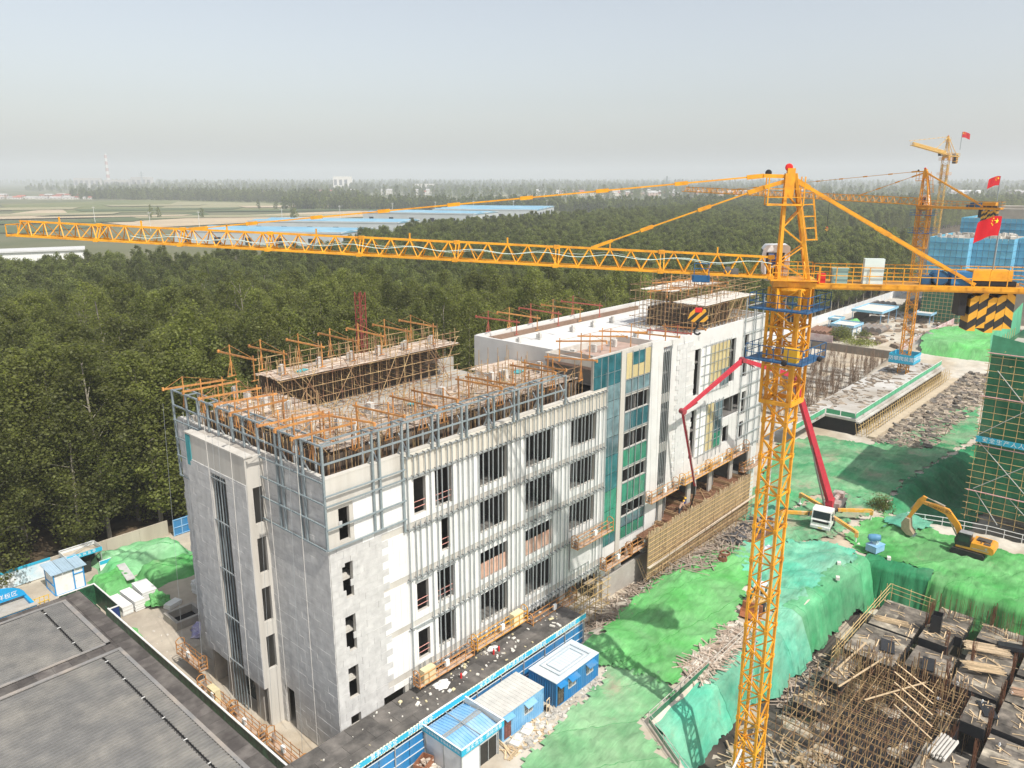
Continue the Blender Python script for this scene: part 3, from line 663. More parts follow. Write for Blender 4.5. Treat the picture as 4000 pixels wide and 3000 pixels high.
# glass of the two bays
m_gl = {}
for nme, c in (('teal_glass', (.015, .09, .11)), ('smoke_glass', (.06, .11, .13)), ('net_reflection_glass', (.02, .16, .10)), ('grey_blue_glass', (.12, .19, .21))):  # the green base colour paints in the reflection of the green net
    m_gl[nme] = mat(nme, c, .25, .8, .13, .04, 1.5, spec=.8, coat=.5, col2=tuple(min(1, x * 1.7 + .02) for x in c), c2amt=.4, c2scale=.6)
def pane(a0, a1, z0, z1, m, y=-.03):
    q = link('glass_pane', unit('box', m), BD, True)
    q.matrix_basis = Matrix.Translation(((a0 + a1) / 2, y, (z0 + z1) / 2)) @ Matrix.Diagonal((a1 - a0, .04, z1 - z0, 1))
rows = [27.5, 25.6, 24.2, 22.5, 20.6, 18.5, 16.4, 14.3, 12.4, 10.1, 8.4, 7.2, 6.0]
for j in range(len(rows) - 1):
    z1, z0 = rows[j] - .03, rows[j + 1] + .03
    cols = [32.25, 33.45, 34.6, 35.8, 36.97] if z0 > 24 else [34.6, 35.8, 36.97]
    m = m_gl[R.choice(['smoke_glass', 'teal_glass', 'net_reflection_glass'])] if (j > 4 and R.random() < .45) else m_gl['teal_glass'] if j < 2 else m_gl['grey_blue_glass'] if j < 5 else m_gl['smoke_glass'] if j == 5 else m_gl['net_reflection_glass'] if j < 11 else m_gl['teal_glass']  # grey-blue panes in upper rows, painted green reflection in lower rows
    for a, c in zip(cols[:-1], cols[1:]): pane(a + .02, c - .02, z0, z1, m)
cols = [37.88, 39.1, 40.32, 41.5, 42.72]
bay = {(27.1, 24.3): 'w', (24.2, 22.75): 'grey_blue_glass', (20.55, 18.55): 'teal_glass', (16.35, 14.35): 'net_reflection_glass', (12.4, 10.15): 'net_reflection_glass', (8.35, 7.2): 'smoke_glass', (7.1, 5.8): 'net_reflection_glass'}
for (z1, z0), k in bay.items():
    for i, (a, c) in enumerate(zip(cols[:-1], cols[1:])):
        if k == 'w':
            if i in (1, 2): pane(a + .02, c - .02, 25.7, z1, m_gl['teal_glass']); zz = 25.65
            else: zz = z1
            boxes('wool_board', [((a + .03, -.02, z0), (c - .03, .06, zz))], m_wool, BD, 9, True)
        else: pane(a + .02, c - .02, z0, z1, m_gl[k if not (k == 'teal_glass' and i == 0) else 'grey_blue_glass'], .02)
mu = [((a, -.09, 5.8), (a, -.09, 27.3), .05, .09) for a in cols] + [((34.58, -.09, 6), (34.58, -.09, 27.4), .05, .09), ((35.8, -.08, 6), (35.8, -.08, 27.4), .04, .06), ((33.45, -.08, 24.3), (33.45, -.08, 27.4), .04, .06)]
bars('mullion', mu, m_galv, BD, 20, 'sq', True)
bars('transom', [((37.85, -.07, z), (42.75, -.07, z), .05, .05) for z in (24.25, 22.7, 20.6, 18.5, 16.4, 14.3, 12.45, 10.1, 8.4, 5.75)], m_galv, BD, 20, 'sq', True)
boxes('bay_spandrel', [((37.86, .05, z - .35), (42.74, .28, z)) for z in (22.72, 18.52, 14.32, 10.1)] + [((37.86, .05, z), (42.74, .28, z + .25)) for z in (20.35, 16.15, 12.2, 8.1)], m_cwhite, BD, 10, True)
# stair slot studs
bars('slot_stud', [((45.5 + .37 * k, -.1, 4.8), (45.5 + .37 * k, -.1, 26.5), .06, .09) for k in range(5)], m_galv, BD, 10, 'sq', True)
boxes('slot_landing', [((45.3, .02, z), (47.2, .29, z + 1.0)) for z in (22.0 - 2.0, 14.0, 8.8)], m_cwhite, BD, 5, True)
gbs = [((48.4 + 1.22 * i + (.6 if j % 2 else 0), -.05 - R.random() * .012, 10.2 + .6 * j), (49.6 + 1.22 * i + (.6 if j % 2 else 0), -.004, 10.788 + .6 * j)) for j in range(27) for i in range(3) if i < 2 or R.random() < .5]
boxes('grey_board', gbs, mat('pale_grey_board', (.585, .585, .57), .06, 1.5, .9, rnd=.03, island=.04), BD, 40, True, 'pale_grey_boards')
# insulated field, rails and open frame on the far wing
fb = [((54.05 + .8 * i, -.07, 19.35 + 1.15 * j), (54.8 + .8 * i, -.006, 20.45 + 1.15 * j)) for i in range(3) for j in range(5)] + \
     [((53.9 + .8 * i, -.07, 11.2 + 1.25 * j), (54.65 + .8 * i, -.006, 12.4 + 1.25 * j)) for i in range(3) for j in range(5)]
boxes('white_board', fb, m_white, BD, 60, True)
wl = [((56.45 + 1.0 * i, -.07, 20.1 + 1.25 * j), (57.38 + 1.0 * i, -.006, 21.28 + 1.25 * j)) for i in range(5) for j in range(4)]
wl += [((56.3 + .98 * i, -.07, 11.3 + 1.25 * j), (57.22 + .98 * i, -.006, 12.48 + 1.25 * j)) for i in range(2) for j in range(5)]
boxes('wool_board', wl, m_wool, BD, 60, True)
for i in range(2):
    for j in range(3): pane(58.4 + 1.0 * i, 59.33 + i, 11.3 + 2.05 * j, 13.25 + 2.05 * j, m_gl['smoke_glass' if j else 'net_reflection_glass'], -.12)
for i in range(2): pane(59.5 + 1.0 * i, 60.4 + i, 19.4, 21.6, m_gl['smoke_glass'], -.12)
gv = [((p, -.2, 19.0), (p, -.2, 25.4), .06, .08) for p in (55.0, 56.4, 57.4, 58.4, 59.4, 60.4, 61.4)] + [((p, -.2, 10.2), (p, -.2, 17.8), .06, .08) for p in (54.6, 56.2, 57.2, 58.3, 59.3, 60.4)]
gv += [((p, -.22, 8.6), (p, -.22, 30.0 if p < 70.5 else 29), .12, .14) for p in (65.1, 67.6, 68.2, 70.2, 71.8)]
bars('wall_post', gv, m_galv, BD, 30, 'sq', True)
bars('wall_rail', [((54.3, -.15, z), (61.5, -.15, z), .05) for z in (19.2, 20.4, 21.6, 22.9, 24.1, 25.3)] + [((53.9, -.15, z), (61.0, -.15, z), .05) for z in (11.2, 12.5, 13.7, 15.0, 16.3, 17.6)] +
     [((65.0, -.3, z), (72.0, -.3, z), .09) for z in (9.2, 11.0, 12.8, 14.6, 16.4, 18.2, 20.0, 21.8, 23.6, 25.4, 27.2, 29.0)], m_galv, BD, 40, 'sq', True)
b = MB(); b.box((34.3, -.4, -1.7), (44, -.004, 2.4)); obj('plinth', b, m_conc, BD, True)
for p in (45.6, 52.3, 57.8, 63.6, 68.9): b = MB(); b.box((p, -.25, -.3), (p + .9, -.01, 8.6)); obj('column', b, m_conc, BD, True)
b = MB(); b.box((48, -.1, 8.4), (68, -.005, 9.0)); obj('edge_beam', b, m_conc, BD, True)
# ------------------------------------------------------------------ roof of the near wing: plank decks on scaffolding
def planks(x0, x1, y0, y1, z, along='x', w=.23, L=4.0, skip=.04):
    out = []; a0, a1, b0, b1 = (x0, x1, y0, y1) if along == 'x' else (y0, y1, x0, x1)
    b = b0; r = 0
    while b < b1 - .1:
        a = a0 + (R.random() - .5) * .5 - (L / 2 if r % 2 else 0) * 0
        while a < a1:
            l = min(L * (.75 + .4 * R.random()), a1 - a + R.random() * .4)
            if l > .5 and R.random() > skip:
                dz = R.random() * .04; p, q = (a, b), (a + l - .02, b + w - .02)
                if along == 'x': out.append(((p[0], p[1], z + dz), (q[0], q[1], z + dz + .05)))
                else: out.append(((p[1], p[0], z + dz), (q[1], q[0], z + dz + .05)))
            a += l
        b += w; r += 1
    return out
SA = thing('roof_scaffold', 'plank working deck on rusty scaffold tubes over the roof of the near wing', 'scaffold', (15, 10, 22.5))
pl = planks(2.2, 32, 2.0, 9.3, 25.2) + planks(2.2, 8.2, 9.4, 20, 25.25) + planks(8.0, 31, 18.4, 22.6, 26.7, skip=.02) + planks(27.5, 33.8, 9.5, 13, 25.2)
boxes('plank', pl, m_plank, SA, 290, True, 'planks')
po = []
def posts(x0, x1, y0, y1, zt, sx=1.15, sy=1.2, over=()):
    x = x0
    while x <= x1 + .01:
        y = y0
        while y <= y1 + .01:
            t = zt - .05
            edge = x < x0 + .1 or x > x1 - sx or y < y0 + .1 or y > y1 - sy
            if edge and R.random() < .75: t = zt + .9 + R.random() * 1.5
            elif R.random() < .34: t = zt + .6 + R.random() * 1.3
            jx, jy = (R.random() - .5) * .12, (R.random() - .5) * .12
            po.append(((x + jx, y + jy, 22.5), (x + jx + (R.random() - .5) * .1, y + jy, t), .036)); y += sy
        x += sx
posts(2.3, 32.0, 1.6, 9.3, 25.2, .85, 1.3); posts(2.3, 8, 10.5, 20.5, 25.2); posts(8.3, 31, 18.6, 22.6, 26.7); posts(27.5, 33.5, 10, 13, 25.2, 1.5, 1.5)
for x in np.arange(1.2, 32.5, .55): po.append(((x, 1.25, 22.5), (x + R.uniform(-.08, .08), 1.25, R.choice([25.2, 25.4, 26.2, 27.0])), .036))
for y in np.arange(1.2, 21.5, .6): po.append(((1.25, y, 22.5), (1.25, y + R.uniform(-.08, .08), R.choice([25.2, 25.5, 26.4, 27.1])), .036))
for k in range(90): x = R.uniform(2.5, 31); y = R.uniform(2.2, 9.2); po.append(((x, y, 25.25), (x + R.uniform(-.15, .15), y + R.uniform(-.15, .15), R.uniform(26.0, 27.4)), .034))
for k in range(40): x = R.uniform(2.4, 8); y = R.uniform(9, 20); po.append(((x, y, 25.3), (x + R.uniform(-.15, .15), y, R.uniform(26.0, 27.4)), .034))
for k in range(60): x = R.uniform(8.5, 31); y = R.choice([18.5, 22.7, R.uniform(18.5, 22.6)]); po.append(((x, y, 26.7), (x + R.uniform(-.15, .15), y, R.uniform(27.6, 29.0)), .034))
R.shuffle(po); po.sort(key=lambda s: s[0][1] > 2.2)
bars('scaffold_pole', po, m_pole, SA, 120, 'tube', True, 'scaffold_poles')
lg = []
for z in (23.4, 24.9):
    for y in np.arange(2.0, 9.5, 1.2): lg.append(((2.0, y, z), (32.3, y, z), .032))
    for x in np.arange(2.3, 32.2, 1.15): lg.append(((x, 1.7, z + .06), (x, 9.6, z + .06), .032))
    for x in np.arange(2.3, 8.3, 1.15): lg.append(((x, 9.6, z), (x, 20.8, z), .032))
for z in (23.2, 24.3, 25.5, 26.6, 27.5, 28.1):
    lg += [((7.8, 18.4, z), (31.4, 18.4, z), .034), ((7.8, 22.8, z), (31.4, 22.8, z), .034)]
for x in np.arange(8.3, 31.2, 1.15):
    for z in (24.3, 25.5, 26.6): lg.append(((x, 18.2, z), (x, 22.9, z), .032))
for z in (25.9, 26.5): lg += [((1.8, 1.8, z), (32.4, 1.8, z), .03), ((1.8, 9.6, z), (27, 9.7, z), .03), ((2.0, 1.8, z), (2.0, 20.5, z), .03)]
for k in range(46):
    x = 3 + R.random() * 27; y = R.choice([1.9, 9.5, 18.3]); l = 2.5 + R.random() * 2; s = R.choice([-1, 1]); lg.append(((x, y, 22.6), (x + s * l, y + .1, 26.4 + (1.2 if y > 15 else 0)), .034))
for k in range(70):
    x = 2.5 + R.random() * 28; y = 2 + R.random() * 7; a = R.random() * PI; lg.append(((x, y, 25.33), (x + 2.2 * math.cos(a), y + 2.2 * math.sin(a), 25.36), .03))
bars('ledger', lg, m_pole, SA, 90, 'tube', True, 'ledgers')
b = MB(); b.box((8.2, 22.0, 22.51), (31.2, 22.12, 26.5)); b.box((1.6, 1.9, 22.51), (32, 1.95, 25.0)); b.box((1.6, 1.96, 22.51), (1.65, 20.5, 25.0)); obj('pole_shade_sheets', b, mat('pole_shade_brown', (.075, .055, .042), .3, 1.5, .9, col2=(.14, .11, .085), c2scale=.8), SA, True)  # dark sheets put in for the shade deep among the poles
# ------------------------------------------------------------------ roof of the far wing
SB = thing('roof_scaffold', 'two raised plank decks on scaffolding over the end of the far wing roof', 'scaffold', (62, 6, 25.6))
boxes('plank', planks(55.5, 69, .6, 5.2, 30.0, skip=.02) + planks(57, 69.5, 6.2, 10.8, 31.0, skip=.02), mat('pale_plank', (.60, .56, .50), .15, 2, .9, rnd=.12, island=.14), SB, 120, True, 'planks')
po = []
for x in np.arange(55.4, 70, 1.0):
    for y in np.arange(.6, 11.5, 1.1):
        t = (30.0 if y < 5.5 else 31.0); t += (1.1 + R.random() * .9 if R.random() < .4 else -.05); po.append(((x, y, 25.6), (x + (R.random() - .5) * .2, y, t), .036))
R.shuffle(po); bars('scaffold_pole', po, m_pole, SB, 60, 'tube', True, 'scaffold_poles')
lg = []
for z in (26.6, 27.7, 28.8, 29.9, 31.0, 31.8):
    for y in (.5, 3.2, 5.8, 8.4, 11.0): lg.append(((54.9, y, z), (70.3, y, z), .032))
    for x in np.arange(55.4, 70, 2.6): lg.append(((x, .2, z), (x, 11.4, z), .032))
for k in range(16): x = 55 + R.random() * 12; lg.append(((x, .5, 25.7), (x + R.choice([-3, 3]), .5, 29.8), .034))
bars('ledger', lg, m_pole, SB, 60, 'tube', True, 'ledgers')
b = MB(); b.box((58.5, 4.4, 26.21), (69.5, 10.5, 28.6)); obj('pole_shade_block', b, mat('pole_shade_brown', (.075, .055, .042), .3, 1.5, .9, col2=(.14, .11, .085), c2scale=.8), SB, True)  # added dark block, painted stand-in for the shade behind the poles
# ------------------------------------------------------------------ suspension beams and their counterweight stacks
LBL_S = 'orange suspension beam {}'
def susp(tip, d, zt, L, lab, red=False, bh=2.05, low=False):
    """d: unit direction in plan towards the edge"""
    m = m_orange if not red else mat('dull_red_paint', (.38, .10, .07), .2, 3, .6, rnd=.1)
    t = thing('suspension_beam', LBL_S.format(lab), 'suspension rig', (tip[0] - d[0] * L * .4, tip[1] - d[1] * L * .4, zt - 1.0 if not low else zt - 1.0), math.atan2(d[1], d[0]), 'suspension beams along the roof edges')
    x1 = L * .4; x0 = -L * .6
    def B(n, a, b_, w, h=None):
        q = MB(); q.bar(a, b_, w, h or w); obj(n, q, m, t)
    B('beam', (x0, 0, bh), (x1, 0, bh + .1 + R.random() * .25), .10, .15)
    B('front_post', (x1 - 1.7, 0, 0), (x1 - 1.7, 0, bh + 1.0), .09); B('rear_post', (x0 + .4, 0, 0), (x0 + .4, 0, bh + .35), .09)
    B('stay', (x1 - 1.7, 0, bh + .95), (x1 - .1, 0, bh + .15), .025); B('stay', (x1 - 1.7, 0, bh + .95), (x0 + .4, 0, bh + .1), .025)
    B('foot', (x1 - 1.7, -.5, .05), (x1 - 1.7, .5, .05), .08); B('foot', (x0 + .4, -.4, .05), (x0 + .4, .4, .05), .08)
    B('strut', (x1 - 1.7, -.45, .08), (x1 - 1.7, 0, bh * .8), .05); B('strut', (x1 - 1.7, .45, .08), (x1 - 1.7, 0, bh * .8), .05)
    q = MB(); q.cbox((x1, 0, bh + .17), (.14, .2, .28)); obj('tip_plate', q, m, t)
    return t
cwb = MB(); cwb.box((-.2, -.14, 0), (.2, .14, .21)); m_cw = mat('counterweight_block', (.56, .54, .50), .12, 3, .9, .2, 12, rnd=.12)
cw_me = cwb.mesh('counterweight_block', m_cw)
def stack(x, y, z, lab, n=(5, 4)):
    t = thing('counterweight_stack', 'pale counterweight blocks ' + lab, 'counterweights', (x, y, z), R.random() * .5 - .25, 'counterweight block stacks on the roof')
    for c, k in enumerate(n):
        for i in range(k):
            o = link('block', cw_me, t); o.location = (R.random() * .04, (c - len(n) / 2 + .5) * .34, i * .22); o.rotation_euler = (0, 0, (R.random() - .5) * .15)
for i, q in enumerate((.9, 3.3, 5.4, 9.4, 12.6, 15.4, 18.2, 20.6)):
    susp((-1.9 + .7 * R.random(), q), (-1, (R.random() - .5) * .35), 26.3, 5.6, 'reaching over the end wall, number %s from the near corner' % ('first second third fourth fifth sixth seventh eighth'.split()[i]))
    if i not in (0, 3): stack(4.6 + R.random() * 1.4, q + .6, 25.3, 'behind the %s beam of the end wall' % ('first second third fourth fifth sixth seventh eighth'.split()[i]))
for i, p in enumerate((3.6, 6.4, 9.7, 12.0, 17.3, 19.0, 24.6, 26.2, 31.2)):
    susp((p + .5, -.8), ((R.random() - .5) * .3 + .1, -1), 26.3, 5.8, 'reaching over the studded long wall, %s from the near corner' % ('first second third fourth fifth sixth seventh eighth ninth'.split()[i]))
    if i % 2 == 0 or i > 6: stack(p + .2, 6.4 + R.random() * 1.2, 25.3, 'on the planks behind the %s beam of the long wall' % ('first second third fourth fifth sixth seventh eighth ninth'.split()[i]), (5, 5, 4))
for i, p in enumerate((5.8, 9.0, 13.2, 17.0, 20.6, 24.2, 28.0)):
    susp((p - .4, 24.4), (-.15, 1), 27.9, 5.4, 'on the raised rear deck, %s from its left end' % ('first second third fourth fifth sixth seventh'.split()[i]))
    if i: stack(p + .3, 20.0, 26.8, 'on the raised rear deck behind its %s beam' % ('first second third fourth fifth sixth seventh'.split()[i]))
for i, p in enumerate((36.5, 40.2, 44.2, 48.6, 52.8)):
    susp((p - .8, 20.0), (-.2, 1), 28.4, 6.0, 'on the rear edge of the white roof, %s from the left' % ('first second third fourth fifth'.split()[i]), red=i % 2 == 0, bh=1.5)
    stack(p + .8 + (i > 1) * 2.5, 14.6, 26.22, 'on the white roof behind its %s rear beam' % ('first second third fourth fifth'.split()[i]), (4, 3))
for i, p in enumerate((47.2, 49.8, 53.2)):
    susp((p, -.9), (.1, -1), 27.2, 5.6, 'on the front edge of the white roof, %s from the left' % ('first second third'.split()[i]), red=i == 1, bh=1.3)
    stack(p + .3, 6.8, 26.22, 'on the white roof behind its %s front beam' % ('first second third'.split()[i]), (3, 3))
for i, p in enumerate((33.6, 37.2, 41.0)):
    susp((p, -.8), (.5, -1), 27.9, 5.2, 'on the reddish bay roof, %s from the left' % ('first second third'.split()[i]))
    stack(p + 1.0, 4.6, 26.62, 'on the reddish bay roof, %s from the left' % ('first second third'.split()[i]), (4, 4, 3))
for i in range(7):
    a = R.random() * 2; susp((58 + 1.8 * i, 2 + 6 * R.random()), (math.cos(a), -math.sin(a)), 31.2 + (i % 2) * .9, 4.2, '%s of those lying across the raised decks' % 'first second third fourth fifth sixth seventh'.split()[i] if True else 'lying x', bh=.9)
# clutter on the near roof
b = MB()
for k in range(60):
    x = 3 + R.random() * 27; y = 2.5 + R.random() * 6.5; a = R.random() * PI; b.cbox((x, y, 25.36), (.4 + R.random() * 1.4, .12 + R.random() * .3, .05), a)
one('scrap_wood', b, m_plank, 'loose boards and offcuts scattered over the near plank deck', 'scrap', kind='stuff')
for x, y, z, s in ((27.2, 11.4, 22.6, (3.2, 2.0)), (29.8, 8.0, 25.32, (1.4, .8)), (11.5, 20, 26.8, (1.3, .6)), (14.5, 7.0, 25.35, (1.2, .6))):
    b = MB(); b.cbox((x, y, z + .05), (*s, .08), .3); one('teal_board', b, mat('teal_sheet', (.10, .36, .38), .1, 2, .7), 'teal green board lying flat, %s' % ('on the low roof by the well' if s[0] > 3 else 'on the planks by the right end' if x > 29 else 'on the raised rear deck' if y > 15 else 'on the planks near the long wall'), 'board')
b = MB(); b.lathe([(.32, 0), (.38, .7), (.36, .72), (.3, .1)], (29.6, 13.8, 22.55), 12); one('bucket', b, m_black, 'black rubber bucket on the roof beside the light well', 'bucket')
# ------------------------------------------------------------------ suspended platforms
def platform(p0, p1, z, lab, plane='y', yel=False, load=None):
    L = abs(p1 - p0); m = m_orange if not yel else mat('yellow_orange_paint', (.70, .33, .03), .15, 3, .5)
    if plane == 'y': t = thing('suspended_platform', lab, 'work platform', (min(p0, p1), -1.15, z), 0, 'suspended work platforms on the walls')
    else: t = thing('suspended_platform', lab, 'work platform', (-2.9 if plane == 'x' else plane, max(p0, p1), z), -PI / 2, 'suspended work platforms on the walls')
    b = MB(); b.box((0, -.36, 0), (L, .36, .05)); obj('floor', b, mat('platform_deck', (.45, .34, .26), .25, 3, .7), t)
    rails = []
    for y in (-.38, .38):
        for zz in ((.08, .55, 1.1) if y < 0 else (.08, .5, .95)): rails.append(((0, y, zz), (L, y, zz), .045))
    bars('rail', rails, m, t, 10, 'sq')
    n = int(L / 1.0)
    ps = [((L * k / n, y, 0), (L * k / n, y, 1.1), .04) for k in range(n + 1) for y in (-.38, .38)]
    bars('rail_post', ps, m, t, 30, 'sq')
    for x in (.02, L - .02):
        b = MB()
        for y in (-.4, .4): b.bar((x, y, 0), (x, y, 1.3), .07)
        for zz in (.04, .45, .85): b.bar((x, -.4, zz), (x, .4, zz), .06)
        pts = [(x, -.4 + .8 * k / 8, 1.3 + .22 * math.sin(PI * k / 8)) for k in range(9)]
        for a, c in zip(pts[:-1], pts[1:]): b.bar(a, c, .06)
        obj('end_frame', b, m, t)
        b = MB(); b.cbox((x + (.3 if x < 1 else -.3), .1, .35), (.28, .3, .6)); b.tube((x + (.3 if x < 1 else -.3), .1, .65), (x + (.3 if x < 1 else -.3), .1, .95), .1, 8); obj('hoist', b, mat('hoist_grey', (.30, .24, .20), .3, 5, .6), t)
        b = MB(); b.tube((x + (.3 if x < 1 else -.3), .1, 1), (x + (.3 if x < 1 else -.3), .6 if plane == 'y' else .9, 26 - z), .012, 4, caps=False); obj('wire_rope', b, m_galv, t, fix=False)
    b = MB(); b.cbox((L * .5, -.30, .85), (.4, .22, .55)); b.cbox((L * .5, -.415, .85), (.2, .012, .25)); obj('control_box', b, m_wpaint, t)
    if load:
        b = MB(); b.box((load, -.3, .06), (load + 1.3, .3, 1.25)); o = one('wool_bale', b, m_cream, 'pale yellow rock wool bale in the %s' % ('nearest orange platform' if 'nearest' in lab else 'yellow middle platform' if 'middle' in lab else 'rusty platform at the stair block'), 'bale'); o.location = t.location; o.rotation_euler = t.rotation_euler
    return t
platform(6.9, 13.3, 4.0, 'orange work platform nearest the grey corner, above the dark walkway roof', load=.6)
platform(13.7, 20.5, 4.2, 'yellow and orange work platform low on the studded wall, middle of three', yel=True, load=5.0)
platform(21.3, 28.2, 2.9, 'orange work platform at the low right end of the walkway roof')
platform(28.2, 34.4, 8.6, 'work platform hanging halfway up the right end of the studded wall')
platform(33.3, 38.1, 4.2, 'pinkish work platform below the dark green glass')
platform(38.3, 43.9, 4.3, 'pinkish work platform beside the timber formwork, right of the other low one')
platform(41.9, 47.8, 9.2, 'work platform below the tall stair slot')
platform(49.3, 55.6, 9.2, 'orange work platform where the red boom hose comes down', yel=True)
platform(55.9, 61.2, 9.2, 'orange work platform with a plastic sheet on it', yel=True)
platform(61.5, 66.2, 9.2, 'highest right work platform near the far corner')
platform(65.4, 71.4, 6.2, 'lowest work platform at the far corner of the building')
platform(17.2, 11.8, .15, 'rusty work platform standing on the ground by the stair block, left one', 'x', load=1.6)
platform(11.5, 6.8, .3, 'rusty work platform standing on the ground by the stair block, right one', 'x')
platform(5.6, .8, .9, 'rusty work platform half hidden by the walkway roof', 'x')
platform(22.0, 17.6, 1.6, 'dark rusty work platform in the shade behind the stair block', -2.4)
# drop ropes on the end wall
for i, (x, y0, y1) in enumerate(((-.5, 6.9, 6.2), (-.5, 2.6, 2.2), (-2.2, 12.9, 12.2), (-2.2, 9.0, 9.2))):
    b = MB(); b.tube((x, y0, 26.3), (x - .25, y1, 1.2), .022, 4); one('rope', b, mat('pale_rope', (.62, .60, .55), .1, 2, .8), 'pale safety rope hanging down the shaded end of the building, %s' % ('right of the stair block', 'nearest the corner', 'over the dark fins', 'left of the window column')[i], 'rope')
# red hoist mast behind the building
HM = thing('hoist_mast', 'red lattice hoist mast standing behind the scaffolded roof', 'hoist mast', (22.2, 24.4, 0))
m_hm = mat('faded_hoist_red', (.26, .05, .045), .2, 2, .6)
s = .4; L = []
for k in range(22):
    z = k * 1.5
    for a, c in (((-s, -s), (s, -s)), ((s, -s), (s, s)), ((s, s), (-s, s)), ((-s, s), (-s, -s))):
        L += [((*a, z), (*c, z), .05), ((*a, z), (*c, z + 1.5), .045)]
bars('chord', [((x, y, 0), (x, y, 33), .08) for x in (-s, s) for y in (-s, s)], m_hm, HM, 4, 'sq'); bars('lattice', L[::-1], m_hm, HM, 60, 'sq', False, 'lattice_bars')
# ------------------------------------------------------------------ tower cranes
def stripe_mat(name, fx, fz, freq, axis='OBJ'):
    m = bpy.data.materials.new(name); m.use_nodes = True; n = m.node_tree.nodes; L = m.node_tree.links.new; b = n['Principled BSDF']
    t = n.new('ShaderNodeTexCoord'); d = n.new('ShaderNodeVectorMath'); d.operation = 'DOT_PRODUCT'; d.inputs[1].default_value = (fx * freq, 0.0, fz * freq)
    L(t.outputs['Object'], d.inputs[0]); f = n.new('ShaderNodeMath'); f.operation = 'FRACT'; L(d.outputs['Value'], f.inputs[0])
    g = n.new('ShaderNodeMath'); g.operation = 'GREATER_THAN'; g.inputs[1].default_value = .5; L(f.outputs[0], g.inputs[0])
    ns = n.new('ShaderNodeTexNoise'); ns.inputs['Scale'].default_value = 3; L(t.outputs['Object'], ns.inputs['Vector'])
    x = n.new('ShaderNodeMix'); x.data_type = 'RGBA'; L(g.outputs[0], x.inputs[0]); x.inputs[6].default_value = (.025, .024, .022, 1); x.inputs[7].default_value = (.72, .36, .03, 1)
    h = n.new('ShaderNodeHueSaturation'); mr = n.new('ShaderNodeMapRange'); mr.inputs[3].default_value = .75; mr.inputs[4].default_value = 1.2; L(ns.outputs['Fac'], mr.inputs[0]); L(mr.outputs[0], h.inputs['Value'])
    L(x.outputs[2], h.inputs['Color']); L(h.outputs[0], b.inputs['Base Color']); b.inputs['Roughness'].default_value = .6
    return m
m_str1 = stripe_mat('hazard_stripes', .8, 1, .95); m_str2 = stripe_mat('hazard_stripes_back', -.8, 1, .95); m_str3 = stripe_mat('hook_stripes', 1, 1, 1.5)
def lattice_box(w, z0, z1, np_=2):
    """pieces of one square lattice bay: chords, rings, diagonals on four sides"""
    h = w / 2; c = [(-h, -h), (h, -h), (h, h), (-h, h)]; ch, ri, di = [], [], []
    for x, y in c: ch.append(((x, y, z0), (x, y, z1)))
    for i in range(4):
        a, b = c[i], c[(i + 1) % 4]; ri.append(((*a, z0), (*b, z0)))
        for k in range(np_):
            u0 = z0 + (z1 - z0) * k / np_; u1 = z0 + (z1 - z0) * (k + 1) / np_
            di.append(((*a, u0), (*b, u1)) if (k + i) % 2 == 0 else ((*b, u0), (*a, u1)))
            if k: ri.append(((*a, u0), (*b, u0))) if False else None
    ri.append(((-h, -h, z0), (h, h, z0)))
    return ch, ri, di
